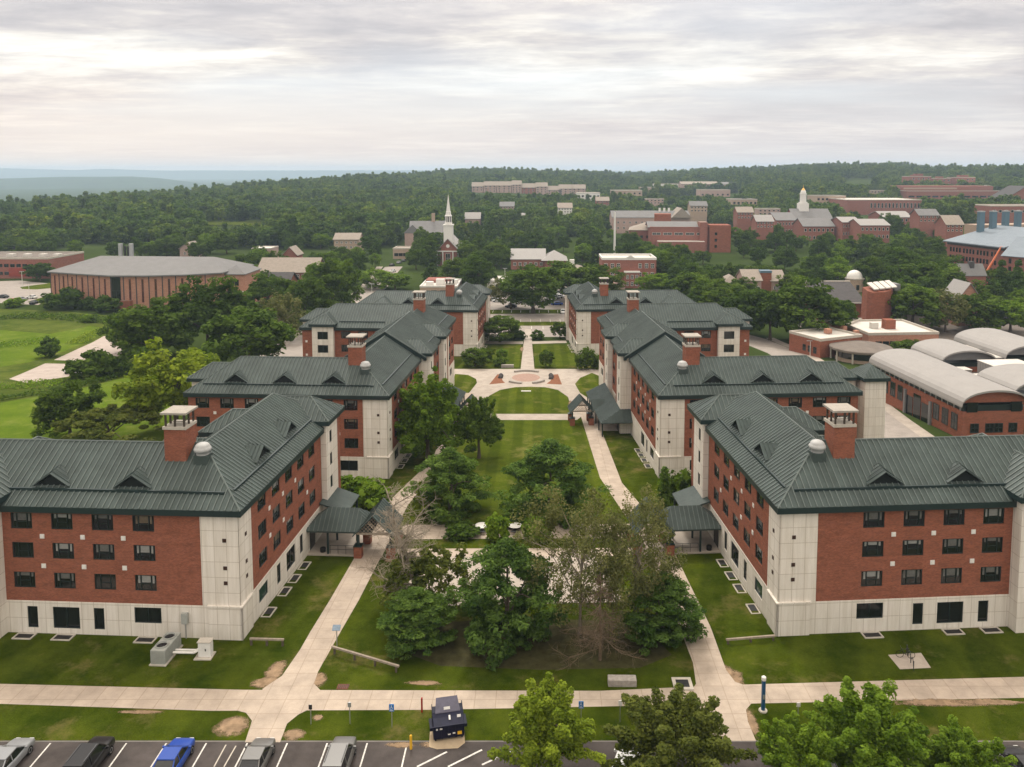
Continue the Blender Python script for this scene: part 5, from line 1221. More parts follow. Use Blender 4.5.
# plaque lamp by the left walk
t = thing('notice_post', G3(337, 646), 'small tilted blue grey plaque on a thin post beside the left walk', 'sign'); p = MB(); p.tube((0, 0, -.2), (0, 0, 1.7), .05, n=8); p.build('post', M['steel'], t); p = MB(); p.extrude([(-.38, -.25, 1.66), (.38, -.25, 1.66), (.38, .2, 1.98), (-.38, .2, 1.98)], (0, -.03, .05)); p.build('plaque', noisy('blue grey plaque', (.16, .22, .28), .4, .5, 4, .2), t)
# low timber rails
def rail_fence(a, b, label, n=4, h=.55, rail=.17):
    A, B = Vector(G3(*a)), Vector(G3(*b)); t = thing('timber_rail', tuple(A), label, 'rail fence', 'low timber rails by the walks'); D = B - A; nrm = Vector((-D.y, D.x, 0)).normalized() * .09
    m = MB(); p = [Vector((0, 0, h)) + nrm, D + Vector((0, 0, h)) + nrm, D + Vector((0, 0, h)) - nrm, Vector((0, 0, h)) - nrm]; m.extrude([tuple(q) for q in p], (0, 0, rail)); m.build('rail', M['grey_wood'], t)
    for i in range(n):
        c = D * (.04 + .92 * i / (n - 1)); m = MB(); m.box(c.x - .09, c.x + .09, c.y - .09, c.y + .09, c.z - .3, c.z + h - .004); m.build('post', M['bark'], t)
rail_fence((332, 653), (399, 673), 'weathered low timber rail at the left foot of the pine grove'); rail_fence((250, 645), (284, 646), 'short timber rail at the corner of the near left dormitory', 3); rail_fence((726, 644), (775, 640), 'short timber rail at the corner of the near right dormitory', 3, .35)
m = MB(); m.box(-1.25, 1.25, -.42, .42, -.2, .62); me = m.mesh('stone_bench', M['granite']); bevel_mesh(me, .06, 2); tag(link('stone_bench', me, None, G3(622, 684), R(-1)), 'rough stone block bench beside the front sidewalk', 'bench')
t = thing('utility_grate', G3(682.5, 684.5), 'square concrete frame with dark grate at the walk corner', 'grate'); m = MB(); m.box(-.85, .85, -.85, .85, -.2, .12); m.build('frame', M['stonecap'], t); m = MB(); m.box(-.55, .55, -.5, .5, .12, .14); [m.box(-.55, .55, -.5 + .2 * i, -.42 + .2 * i, .14, .165) for i in range(5)]; m.build('grate', M['dark_metal'], t)
t = thing('storm_drain', G3(343, 687), 'small rusty storm drain in the lawn by the left walk', 'drain'); m = MB(); m.box(-.5, .5, -.35, .35, -.1, .05); m.build('frame', noisy('rusty iron', (.14, .05, .03), .9, .2, 4, .3), t); m = MB(); [m.box(-.4 + .16 * i, -.34 + .16 * i, -.28, .28, .05, .07) for i in range(6)]; m.build('bar', M['black'], t)
# bike rack on its pad
sheet('rack_pad', ats([(888, 655), (921, 653), (931, 668), (900, 669.5)]), M['concrete_plain'], .022)
t = thing('bike_rack', G3(910, 662), 'dark wave bike rack on a concrete pad before the near right dormitory', 'bike rack', rz=R(78))
m = MB(); xs_ = [-1.3 + i * 2.6 / 60 for i in range(61)]; pts = [(x_, 0, .08 + .82 * abs(math.sin((x_ + 1.3) / 2.6 * math.pi * 2.5)) ** .6) for x_ in xs_]
for a, b in zip(pts, pts[1:]): m.tube(a, b, .035, n=6)
m.build('rack_tube', M['dark_metal'], t)
for k in (-1.3, 1.3): m = MB(); m.tube((k, 0, -.05), (k, 0, .9), .035, n=6); m.build('leg', M['dark_metal'], t)
t = thing('bicycle', tuple(Vector(G3(907, 661)) + Vector((0, .2, .02))), 'dark bicycle locked to the bike rack', 'bicycle', rz=R(80))
for yy, nm in ((-.5, 'wheel'), (.5, 'wheel')):
    m = MB()
    for k in range(18):
        a0, a1 = 2 * math.pi * k / 18, 2 * math.pi * (k + 1) / 18; m.tube((.25, yy + .33 * math.cos(a0), .34 + .33 * math.sin(a0)), (.25, yy + .33 * math.cos(a1), .34 + .33 * math.sin(a1)), .022, n=5)
    m.build('wheel', M['tyre'], t)
m = MB()
for a, b in (((-.5, .34), (-.15, .85)), ((-.15, .85), (.38, .85)), ((.38, .85), (.5, .34)), ((-.15, .85), (.02, .32)), ((.02, .32), (.38, .85)), ((-.5, .34), (.02, .32))): m.tube((.25, *a), (.25, *b), .022, n=5)
m.build('frame', M['dark_metal'], t); m = MB(); m.tube((.0, .4, 1.0), (.5, .4, 1.0), .02, n=5); m.build('handlebar', M['dark_metal'], t); m = MB(); m.box(.19, .31, -.3, -.05, .9, .95); m.build('saddle', M['black'], t)
# condenser unit, pipes and cabinet by the near left dormitory
t = thing('condenser_unit', G3(158, 665.6), 'large grey twin fan condenser on the near left dormitory lawn', 'air conditioner', rz=R(-3)); w_, l_, h_ = 1.35, 3.0, 1.42
m = MB(); m.box(-w_ / 2, w_ / 2, 0, l_, .12, h_)
for i in range(12): m.box(-w_ / 2 + .06 + i * .105, -w_ / 2 + .10 + i * .105, -.03, -.001, .2, h_ - .08)
for i in range(22): m.box(w_ / 2 + .001, w_ / 2 + .03, .12 + i * .13, .17 + i * .13, .2, h_ - .08)
m.build('casing', M['grey_unit'], t); m = MB(); m.box(-w_ / 2 - .12, w_ / 2 + .12, -.12, l_ + .12, -.15, .118); m.build('base', M['stonecap'], t)
for yy in (.8, 2.2):
    m = MB(); m.lathe([(.56, 0), (.56, .16), (.50, .16), (.48, .03), (.47, .02)], (0, yy, h_ + .001), 20); f = m.build('fan', M['grey_unit'], t); m = MB(); m.lathe([(.47, .022), (.2, .05), (.12, .12), (.02, .13)], (0, yy, h_ + .001), 12); m.build('fan_hub', M['black'], f)
t = thing('pipe_run', G3(177, 658), 'white insulated pipes between condenser and cabinet', 'pipes'); m = MB()
for (k, zz) in ((0, .55), (.55, .45)):
    m.tube((-.35, k, zz), (1.6, k - .05, zz), .11, n=8); m.tube((1.6, k - .05, zz), (2.35, k + .7, zz + .1), .11, n=8)
m.build('pipe', M['white'], t)
t = thing('utility_cabinet', G3(205, 657), 'white utility cabinet on a pale pad beside the pipes', 'cabinet'); m = MB(); m.box(-.85, .75, -.55, .75, -.15, .1); m.build('base', M['stonecap'], t); m = MB(); m.box(-.55, .6, -.2, .5, .1, 1.5); me = m.mesh('casing', M['white']); bevel_mesh(me, .03, 1); c_ = link('casing', me, t); m = MB(); m.box(-.62, .66, -.26, .56, 1.5, 1.57); m.build('lid', M['stonecap'], c_); m = MB(); m.box(.1, .2, -.225, -.2, .7, .9); m.build('handle', M['dark_metal'], c_)
l1 = [o for o in bpy.data.objects if o.name.startswith('residence_hall') and 'near left' in o.get('label', '')][0]
m = MB(); m.box(-5.75, -5.15, -.36, -.06, 1.55, 2.6); me = m.mesh('meter_box', M['grey_unit']); link('meter_box', me, l1)
m = MB(); m.tube((-5.4, -.2, 0), (-5.4, -.2, 1.55), .05, n=6); link('conduit', m.mesh('conduit', M['steel']), l1)
# tables with benches
def table(px, py, label):
    t = thing('picnic_table', G3(px, py), label, 'table', 'round white tables on the patio'); m = MB(); m.lathe([(.85, .72), (.88, .75), (.88, .79), (.84, .80)], n=22); m.build('tabletop', M['white'], t)
    m = MB(); m.tube((0, 0, 0), (0, 0, .74), .09, n=8); m.tube((0, 0, 0), (0, 0, .05), .35, n=12); m.build('pedestal', M['dark_metal'], t)
    for k in range(3):
        a = 2 * math.pi * k / 3 + .5; m = MB(); c, s_ = math.cos(a), math.sin(a); q = lambda rr, tt: (rr * math.cos(a + tt), rr * math.sin(a + tt))
        m.prism([q(1.1, -.42), q(1.42, -.4), q(1.42, .4), q(1.1, .42)], .42, .48); m.tube((0, 0, .12), (c * 1.25, s_ * 1.25, .42), .04, n=6); m.build('seat', M['dark_metal'], t)
table(482, 531, 'left round white table with dark seats on the patio'); table(515, 531, 'right round white table with dark seats on the patio')
# plaza seats: two arcs of stone blocks, and the boulders by them
me = MB(); me.box(-.55, .55, -.28, .28, -.1, .46); me = me.mesh('stone_block', M['granite']); bevel_mesh(me, .05, 1)
for a in (70, 78, 86, 94, 102, 110, 62, 118): 
    o = link('stone_block', me, None, (pc[0] + 5.4 * math.cos(R(a)), pc[1] + 7.0 * math.sin(R(a)), zg(pc[1] + 7) + .04), R(a + 90)); tag(o, 'grey stone block seat in the upper arc of the plaza ring', 'stone seat', 'upper arc of plaza seats')
for a in (232, 240, 248, 256, 292, 300, 308, 316): 
    o = link('stone_block', me, None, (pc[0] + 5.6 * math.cos(R(a)), pc[1] + 7.0 * math.sin(R(a)), zg(pc[1] - 5) + .04), R(a + 90)); tag(o, 'grey stone block seat in the lower arc of the plaza ring', 'stone seat', 'lower arc of plaza seats')
for a, lb, gp in ((170, 'dark stone on the left side of the plaza ring', 'dark stones left of the plaza ring'), (185, 'dark stone on the left side of the plaza ring', 'dark stones left of the plaza ring'), (0, 'dark stone on the right side of the plaza ring', 'dark stones right of the plaza ring'), (12, 'dark stone on the right side of the plaza ring', 'dark stones right of the plaza ring'), (-14, 'dark stone on the right side of the plaza ring', 'dark stones right of the plaza ring')):
    m = MB(); m.lathe([(.5, -.1), (.62, .15), (.5, .5), (.25, .72), (.05, .78)], n=9); tag(m.build('boulder', M['roof_slate'], loc=(pc[0] + 6.2 * math.cos(R(a)), pc[1] + 6.5 * math.sin(R(a)), zg(pc[1]) + .04)), lb, 'boulder', gp)
m = MB(); m.box(-1.1, 1.1, -.25, .25, -.1, .16); tag(m.build('stone_marker', M['white'], loc=G3(526, 391.5)), 'flat white marker stone in the curved lawn', 'stone'); 
m = MB(); m.box(-1.6, 1.6, -.4, .4, -.1, .75); tag(m.build('stone_bench', M['granite'], loc=G3(507.5, 367.5)), 'long grey stone bench on the upper left lawn', 'bench')
for px, py, lb in ((323, 553, 'dark litter bin under the left entrance canopy'), (709, 551, 'dark litter bin under the right entrance canopy')):
    m = MB(); m.lathe([(.30, 0), (.34, 1.0), (.36, 1.02), (.30, 1.15), (.1, 1.2)], n=14); tag(m.build('litter_bin', M['black'], loc=G3(px, py, -.45)), lb, 'bin')
m = MB(); m.tube((0, 0, -.3), (0, 0, 5.2), .16, .13, 8); tag(m.build('wooden_post', M['bark'], loc=G3(38.7, 436)), 'lone wooden post behind the near left dormitory roof', 'post')
def lamp(px, py, h, label):
    t = thing('street_lamp', G3(px, py), label, 'street lamp', 'lamp posts beyond the dormitories'); m = MB(); m.tube((0, 0, 0), (0, 0, h), .10, .07, 8); m.build('pole', M['white'], t); m = MB(); m.box(-1.0, 1.0, -.15, .15, h, h + .15); m.build('lamp_head', M['steel'], t)
lamp(505, 290, 9.5, 'tall pale lamp post left of the back parking lot'); lamp(810, 356, 4.2, 'white globe lamp post before the flat roofed block'); lamp(372, 300, 6.5, 'pale lamp post beside the left road'); lamp(22.5, 287, 7, 'pale lamp post in the left parking lot'); lamp(29.5, 299, 6.5, 'second pale lamp post by the left lot grass island')
# ------------------------------------------------------------------ campus and town beyond
def atg(px, py):
    """sight line against the full terrain"""
    x = (px - CX) / F; v = (py - CY) / F; dy = math.cos(PITCH) - v * math.sin(PITCH); dz = -math.sin(PITCH) - v * math.cos(PITCH)
    t = 60.0
    while t < 4000:
        if HCAM + dz * t <= ground_z(x * t, dy * t): return x * t, dy * t
        t += 3.0
    return x * t, dy * t
def scale_at(Y, z=-6.0): return (Y * math.cos(PITCH) + (HCAM - z) * math.sin(PITCH)) / F      # metres per pixel
WM = {}
def flat_win(w_, h_, fr='white', mull=True):
    key = (round(w_, 2), round(h_, 2), fr, mull)
    if key not in WM:
        m = MB(); t = .12 * min(1, w_)
        for (a, b, c, d) in ((-w_ / 2, w_ / 2, h_ / 2 - t, h_ / 2), (-w_ / 2, w_ / 2, -h_ / 2, -h_ / 2 + t), (-w_ / 2, -w_ / 2 + t, -h_ / 2 + t, h_ / 2 - t), (w_ / 2 - t, w_ / 2, -h_ / 2 + t, h_ / 2 - t)): m.box(a, b, -.10, .0, c, d)
        if mull: m.box(-.05, .05, -.085, 0, -h_ / 2 + t, h_ / 2 - t); m.box(-w_ / 2 + t, w_ / 2 - t, -.08, 0, -.05, .05)
        m.mi = 1; m.box(-w_ / 2 + .02, w_ / 2 - .02, -.06, -.02, -h_ / 2 + .02, h_ / 2 - .02)
        WM[key] = m.mesh('window', [M[fr], M['glass']])
    return WM[key]
class Bld:
    """front wall from A to B (seen left to right), depth away from the viewer; local x along the front, y inwards"""
    def __init__(s, label, A, B, depth, h, wall='brick_far', name='campus_building', cat='building', group=None, z=None):
        s.A, s.B = Vector(A), Vector(B); s.L = (s.B - s.A).length; s.d = depth; s.h = h
        z = ground_z(*((s.A + s.B) / 2)) if z is None else z
        s.root = thing(name, (A[0], A[1], z), label, cat, group, math.atan2(B[1] - A[1], B[0] - A[0])); s.wall = M[wall]
        m = MB(); m.box(0, s.L, 0, depth, -5, h); m.build('wall', s.wall, s.root)
    def box(s, nm, x0, x1, y0, y1, z0, z1, mat): m = MB(); m.box(x0, x1, y0, y1, z0, z1); return m.build(nm, M[mat], s.root)
    def flat(s, mat='roof_brown', par=.5, pm='stonecap', x0=0, x1=None, y0=0, y1=None, z=None):
        x1 = s.L if x1 is None else x1; y1 = s.d if y1 is None else y1; z = s.h if z is None else z; t = .35
        r = s.box('roof', x0 + t, x1 - t, y0 + t, y1 - t, z - .2, z + .06, mat); m = MB()
        m.box(x0 - .1, x1 + .1, y0 - .1, y0 + t, z - .15, z + par); m.box(x0 - .1, x1 + .1, y1 - t, y1 + .1, z - .15, z + par); m.box(x0 - .1, x0 + t, y0 + t, y1 - t, z - .15, z + par); m.box(x1 - t, x1 + .1, y0 + t, y1 - t, z - .15, z + par); m.build('parapet', M[pm], s.root); return r
    def pitched(s, mat, rise, kind_='gable', o=.6, x0=0, x1=None, y0=0, y1=None, z=None, along='x', gable=True, th=.25):
        x1 = s.L if x1 is None else x1; y1 = s.d if y1 is None else y1; z = s.h if z is None else z; m = MB()
        if kind_ == 'hip':
            hip_roof(m, m, x0 - o, x1 + o, y0 - o, y1 + o, z, rise, False); m.box(x0 - o, x1 + o, y0 - o, y1 + o, z - .3, z - .01)
        elif along == 'x':
            ym = (y0 + y1) / 2; e = rise * o / (ym - y0)
            m.extrude([(x0 - o, y0 - o, z - e), (x1 + o, y0 - o, z - e), (x1 + o, ym, z + rise), (x0 - o, ym, z + rise)], (0, 0, th)); m.extrude([(x0 - o, y1 + o, z - e), (x1 + o, y1 + o, z - e), (x1 + o, ym, z + rise), (x0 - o, ym, z + rise)], (0, 0, th))
            if gable:
                g_ = MB(); [g_.extrude([(x, y0, z - .1), (x, y1, z - .1), (x, ym, z + rise - .05)], (.2 if x == x0 else -.2, 0, 0)) for x in (x0, x1)]; g_.build('gable', s.wall, s.root)
        else:
            xm = (x0 + x1) / 2; e = rise * o / (xm - x0)
            m.extrude([(x0 - o, y0 - o, z - e), (x0 - o, y1 + o, z - e), (xm, y1 + o, z + rise), (xm, y0 - o, z + rise)], (0, 0, th)); m.extrude([(x1 + o, y0 - o, z - e), (x1 + o, y1 + o, z - e), (xm, y1 + o, z + rise), (xm, y0 - o, z + rise)], (0, 0, th))
            if gable:
                g_ = MB(); [g_.extrude([(x0, y, z - .1), (x1, y, z - .1), (xm, y, z + rise - .05)], (0, .2 if y == y0 else -.2, 0)) for y in (y0, y1)]; g_.build('gable', s.wall, s.root)
        return m.build('roof', M[mat], s.root)
    def wins(s, xs_, zs_, w_, h_, fr='white', side='S', mull=True, off=0.0):
        me = flat_win(w_, h_, fr, mull)
        for x in xs_:
            for z in zs_:
                if side == 'S': o = link('window', me, s.root, (x, off, z))
                elif side == 'W': o = link('window', me, s.root, (off, x, z), -math.pi / 2)
                else: o = link('window', me, s.root, (s.L - off, x, z), math.pi / 2)
def lin(a, b, n): return [a + (b - a) * i / (n - 1) for i in range(n)] if n > 1 else [(a + b) / 2]
def zup(py, Y):                                  # height of a sight line at distance Y
    return HCAM - (py - HZ) * scale_at(Y)
def front(px0, px1, py): return atg(px0, py), atg(px1, py)

# long brick building with the gently bowed front ------------------
pf = [atg(52, 303), atg(78, 306.5), atg(112, 308.5), atg(150, 309), atg(190, 307.5), atg(222, 305)]; O = Vector(pf[0]); zb = ground_z(*pf[2])
t = thing('campus_building', (O.x, O.y, zb), 'long pale brick building with bowed front and grey hipped roof', 'building'); HH = 12.6
loc_ = [(p[0] - O.x, p[1] - O.y) for p in pf]; back = [(loc_[5][0] + 3, loc_[5][1] + 25), (loc_[0][0] + 5, loc_[0][1] + 25)]
m = MB(); m.prism(loc_ + back, -4, HH); m.build('wall', M['brick_tan'], t)
cx_ = sum(p[0] for p in loc_) / 6; R1_, R2_ = (loc_[0][0] + 12, loc_[0][1] + 15, HH + 4.6), (loc_[5][0] - 8, loc_[5][1] + 14, HH + 4.6); m = MB()
ev = [(p[0] + (-.9 if i == 0 else .9 if i == 5 else 0), p[1] - .9, HH) for i, p in enumerate(loc_)]; bk = [(back[0][0] + .9, back[0][1] + .9, HH), (back[1][0] - .9, back[1][1] + .9, HH)]
rl = lambda k: tuple(R1_[j] + (R2_[j] - R1_[j]) * k for j in range(3))
rp = [rl(k) for k in (0, .2, .4, .6, .8, 1.0)]
for i in range(5): m.poly([ev[i], ev[i + 1], rp[i + 1], rp[i]]) if rp[i] != rp[i + 1] else None
m.poly([ev[5], bk[0], R2_]); m.poly([bk[0], bk[1], R1_, R2_]); m.poly([bk[1], ev[0], R1_])
m.prism([(p[0], p[1]) for p in ev + bk], HH - .5, HH - .01); m.build('roof', M['roof_grey'], t)
me = flat_win(.85, 9.0, 'brick_far', True); i_ = 0
for a, b in zip(loc_, loc_[1:]):
    A_, B_ = Vector(a), Vector(b); L_ = (B_ - A_).length; n_ = max(2, round(L_ / 5.2)); rz_ = math.atan2((B_ - A_).y, (B_ - A_).x)
    for k in range(n_):
        p = A_.lerp(B_, (k + .5) / n_); 
        o = link('window', me, t, (p.x, p.y, 6.6), rz_)
    for k in range(n_):
        p = A_.lerp(B_, k / n_); m = MB(); m.box(-.18, .18, -.12, .0, -3, HH - .6); o = link('downpipe', m.mesh('downpipe', M['roof_slate']), t, (p.x, p.y, 0), rz_)
p = Vector(loc_[2]).lerp(Vector(loc_[3]), .14); link('stair_window', flat_win(3.4, 10.5, 'frame', True), t, (p.x, p.y - .13, 6.6), 0.0); m = MB(); m.box(-4, 4, -2.2, 0, -1, 3.0); o = link('porch', m.mesh('porch', M['red_shrub_brick'] if 'red_shrub_brick' in M else M['brick']), t, (p.x + 2, p.y, 0))
for px in (122.6, 133.2):
    x, y = (px - CX) * scale_at(O.y + 22), O.y + 22; m = MB(); m.tube((x - O.x, y - O.y, HH), (x - O.x, y - O.y, HH + 9), .95, .95, 12); m.build('exhaust_stack', M['steel'], t)
for px in (127, 130): x = (px - CX) * scale_at(O.y + 22) - O.x; m = MB(); m.tube((x, 22, HH), (x, 22, HH + 8), .45, .45, 8); m.build('flue', M['dark_metal'], t)
# end block and low annex
b = Bld('square brick block joined to the right end of the long bowed building', *front(221, 245, 303), 18, 11.5, 'brick_tan'); b.pitched('roof_grey', 3.0, 'hip'); b.wins(lin(3, b.L - 3, 3), (3.5, 8), 1.6, 2.4, 'frame')
b = Bld('low brick annex in front of the grey curved roof hall', *front(231, 254, 304), 9, 4.6, 'brick_tan'); b.flat('roof_tan'); b.wins(lin(2, b.L - 2, 3), (2.4,), 1.6, 1.6, 'frame')
b = Bld('small hall with dark slate roof between annex and tan roofed hall', *front(247, 288, 299), 14, 5.5, 'brick'); b.pitched('roof_slate', 4.2, o=.8); b.wins(lin(3, b.L - 3, 5), (2.8,), 1.2, 1.8)
b = Bld('long hall with pale tan gabled roof left of the road', *front(258, 316, 291), 17, 8.2, 'brick_far'); b.pitched('roof_tan', 5.2, o=.7); b.wins(lin(3, b.L - 3, 9), (3, 6.3), 1.4, 1.6)
# far left brick
b = Bld('low red brick block at the left edge beyond the parking lot', *front(-40, 50, 279), 30, 9.6, 'brick_far'); b.flat('roof_brown', .7)
b.wins(lin(20, b.L - 3, 8), (2.6, 6.4), 2.2, 1.5, 'frame'); b.box('red_panel', b.L * .55, b.L * .78, -.2, 0, 1.0, 5.2, 'red_dull'); 
for x in (18, 26, 34, 41): b.box('roof_unit', x, x + 3.0, 8, 11, 9.7, 11.2, 'roof_white')
b = Bld('small white roofed block behind trees left of the tan hall', *front(252, 271, 262), 14, 7.5, 'wall_pink'); b.flat('roof_white', .4)
b = Bld('small gabled brick house behind the tan roofed hall', *front(283, 297, 268), 11, 7, 'brick_far', 'brick_house', 'house'); b.pitched('roof_tan', 4, along='y'); b.wins((3, b.L - 3), (3,), 1.2, 1.6)
b = Bld('pale gabled hall among trees above the road', *front(334, 359, 252), 14, 8.0, 'wall_tan'); b.pitched('roof_tan', 3.5); b.wins(lin(2, b.L - 2, 5), (3, 6), 1.4, 1.4)
b = Bld('white sided house with grey gable at the left wood edge', *front(180, 196, 259), 10, 6, 'wall_pink', 'house', 'house'); b.pitched('roof_tan', 3.5, along='y'); b.wins((3, b.L - 3), (3,), 1.4, 1.6)
# church ----------------------------------------------------------
A, B = front(437, 459, 266); Yc = A[1]; s_ = scale_at(Yc)
b = Bld('brick church with white columns and tall white steeple', A, B, 30, (266 - 251) * s_, 'brick_far', 'church', 'church'); L = b.L
b.pitched('roof_pale', 6.5, along='y', o=.9); hh = b.h
b.box('cornice', -.5, L + .5, -.5, .05, hh - .6, hh + .0, 'white')
for x in (0.3, L * .27, L * .73, L - .3): m = MB(); m.tube((x, -.35, -1), (x, -.35, hh - .6), .38, .32, 10); m.build('column', M['white'], b.root)
b.wins((L / 2,), (hh * .5,), 2.6, hh * .62, 'white'); m = MB(); m.tube((L / 2, .1, hh + 2.6), (L / 2, -.15, hh + 2.6), 1.0, 1.0, 14); m.build('round_window', M['white'], b.root)
m = MB(); m.box(L, L + 6, 6, 26, -4, hh * .62); m.build('side_wing', b.wall, b.root); m = MB(); m.extrude([(L - .2, 5.6, hh * .62 + 2.2), (L + 6.5, 5.6, hh * .62 - .2), (L + 6.5, 26.5, hh * .62 - .2), (L - .2, 26.5, hh * .62 + 2.2)], (0, 0, .25)); m.build('wing_roof', M['roof_pale'], b.root); b.wins(lin(9, 23, 3), (hh * .3,), 1.6, 3, 'white', 'E', off=-6.0)
t0 = hh + 5.5; xm = L / 2; w_ = 4.5 * s_
m = MB(); m.box(xm - w_, xm + w_, 2.0, 2.0 + 2 * w_, hh, t0 + 8.2); st = m.build('steeple', M['white'], b.root)
m = MB(); m.box(xm - w_ - .3, xm + w_ + .3, 1.7, 2.3 + 2 * w_, t0 + 8.2, t0 + 8.9); m.build('ledge', M['white'], st); yc = 2 + w_
m = MB(); m.lathe([(w_ * .82, 0), (w_ * .82, 1.2), (w_ * .72, 1.25)], (xm, yc, t0 + 8.9), 8); m.build('belfry_base', M['white'], st)
for k in range(8): m = MB(); a = math.pi / 8 + k * math.pi / 4; m.tube((xm + w_ * .66 * math.cos(a), yc + w_ * .66 * math.sin(a), t0 + 10), (xm + w_ * .66 * math.cos(a), yc + w_ * .66 * math.sin(a), t0 + 13.2), .28, .28, 6); m.build('belfry_column', M['white'], st)
m = MB(); m.lathe([(w_ * .80, 13.2), (w_ * .84, 13.7), (w_ * .62, 14.2), (w_ * .55, 16.0), (w_ * .46, 16.2), (.06, 25.5)], (xm, yc, t0), 8); m.build('spire', M['white'], st)
m = MB(); m.box(xm - w_ * .5, xm + w_ * .5, yc - w_ * .5, yc + w_ * .5, t0 + 9.5, t0 + 13.2); m.build('belfry_core', M['roof_slate'], st)
b = Bld('large grey roofed stone hall with chimney behind the church', *front(410, 450, 246), 22, 9, 'wall_pink'); b.pitched('roof_grey', 7.5, o=.5); b.wins(lin(3, b.L - 3, 6), (4,), 1.4, 2.2); xk = b.L * .58; b.box('chimney', xk - 1.2, xk + 1.2, 10, 12.4, 14, 22, 'wall_tan')
m = MB(); m.extrude([(-4, -3, 9), (8, -3, 9), (2, -3, 15)], (0, 12, 0)); m.build('gable_wing_roof', M['roof_grey'], b.root); b.box('gable_wing', -3.4, 7.4, -2.8, 1, -4, 9, 'wall_pink')
b = Bld('low tan shop row left of the church by the road', *front(393, 413, 259), 14, 6, 'wall_tan'); b.flat('roof_tan'); b.wins(lin(2, b.L - 2, 4), (2.6,), 2.4, 1.8, 'frame')
b = Bld('small pale roofed house right of the steeple among trees', *front(465, 480, 228), 14, 8, 'wall_pink', 'house', 'house'); b.pitched('roof_pale', 5); b.wins((4, b.L - 4), (4,), 1.6, 1.8)
b = Bld('tiny gabled house above the wood right of the church', *front(521, 532, 226), 12, 7, 'wall_tan', 'house', 'house'); b.pitched('roof_pale', 4.5, along='y'); b.wins((4, b.L - 4), (3.5,), 1.6, 1.8)
b = Bld('cream gabled house in the trees below the far apartments', *front(543, 553, 216), 12, 8, 'white', 'house', 'house'); b.pitched('roof_tan', 5, along='y'); b.wins((4, b.L - 4), (3.5,), 1.6, 1.8)
# behind the courtyard
b = Bld('white roofed restaurant with red brown eaves and roof equipment', *front(420, 457, 298), 22, 4.6, 'wall_tan'); b.flat('roof_white', .5, 'white'); b.box('mansard', b.L * .05, b.L * .72, 12, 21, 4.7, 5.9, 'brick_far')
for x, y, w_, h_ in ((2, 3, 3, 1.6), (6, 5, 3.5, 2.4), (10, 3, 2.5, 1.4), (12.5, 7, 2.4, 2.0)): b.box('roof_unit', x, x + w_, y, y + 2.4, 4.72, 4.7 + h_, 'white')
b.wins(lin(2, b.L - 2, 4), (2.3,), 2.2, 1.8, 'frame')
b = Bld('long white flat roofed building left of the big dark lot tree', *front(487, 520, 292), 18, 4.2, 'white'); b.flat('roof_white', .3, 'white'); b.wins(lin(2, b.L - 2, 5), (2.2,), 1.6, 1.4, 'frame')
b = Bld('pale roofed brick hall with hipped right wing beyond the lot', *front(511, 545, 270), 18, 5.6, 'brick_far'); b.pitched('roof_pale', 4.6, o=.5); b.wins(lin(2, b.L - 2, 6), (3,), 1.6, 1.8)
m = MB(); hip_roof(m, m, b.L - 2, b.L + 12, -6, 16, 5.4, 4.2, False); m.build('wing_roof', M['roof_pale'], b.root); b.box('wing', b.L, b.L + 11, -5, 15, -4, 5.4, 'brick_far')
b = Bld('low pale kiosk with square turret beyond the lot lawn', *front(565, 586, 276), 8, 3.2, 'wall_tan'); b.pitched('roof_tan', 1.8, 'hip'); b.box('turret', 2.5, 4.8, 2.5, 4.8, 3, 7.6, 'white')
# white windowed brick block
A, B = front(602, 656, 288); s_ = scale_at(A[1]); hh = (288 - 260) * s_
b = Bld('three storey red brick block with white windows and parapet', A, B, 18, hh, 'brick_far'); L = b.L; b.flat('roof_white', .9, 'white')
st3 = (hh * .13, hh * .46, hh * .78)
b.wins([L * k for k in (.07, .19, .30, .70, .82, .93)], st3, L * .062, hh * .17); b.box('bay', L * .41, L * .68, -2.4, .1, -4, hh * .55, 'brick_far'); b.box('bay_cornice', L * .40, L * .69, -2.6, .1, hh * .55, hh * .60, 'white'); b.wins([L * k for k in (.46, .545, .63)], (hh * .16, hh * .40), L * .05, hh * .15, off=-2.4)
m = MB(); m.extrude([(L * .44, -.3, hh + .85), (L * .60, -.3, hh + .85), (L * .52, -.3, hh + 2.1)], (0, .5, 0)); m.build('pediment', M['white'], b.root); b.box('entry_block', L * .12, L * .40, -6, -.02, -4, hh * .22, 'wall_pink')
# big brick complex
b = Bld('large red brick complex with grey roofs and square corner tower, main block', *front(650, 727, 252), 26, 15.5, 'brick_far'); L = b.L; b.flat('roof_brown', .6, 'brick_far')
b.box('lower_terrace', 4, L * .70, -7, .02, -4, 7.0, 'brick_far'); b.box('terrace_roof', 4.4, L * .69, -6.6, 0, 7.0, 7.3, 'roof_white'); b.wins(lin(4, L * .66, 5), (11.6,), 5.5, 1.6, 'white', mull=True)
b.box('corner_tower', L * .76, L + 1.5, -4, 10, -5, 17.5, 'brick'); b.box('stair_tower', L * .64, L * .735, -2.5, 8, -5, 19.2, 'brick_far'); b.wins((L * .84,), (4, 8, 12), 1.5, 1.8, 'frame', off=-4.0)
b.pitched('roof_grey', 3.0, x0=-1, x1=L * .62, y0=2, y1=24, z=15.6)
b = Bld('left wing of the large brick complex with pale pitched roof', *front(629, 660, 249), 30, 12.5, 'brick_far'); b.pitched('roof_tan', 4.0, 'hip'); b.wins(lin(4, b.L - 4, 4), (3.5, 8), 1.8, 1.8, 'frame'); b.box('tower', b.L - 4, b.L + 7, 5, 16, -4, 23, 'brick')
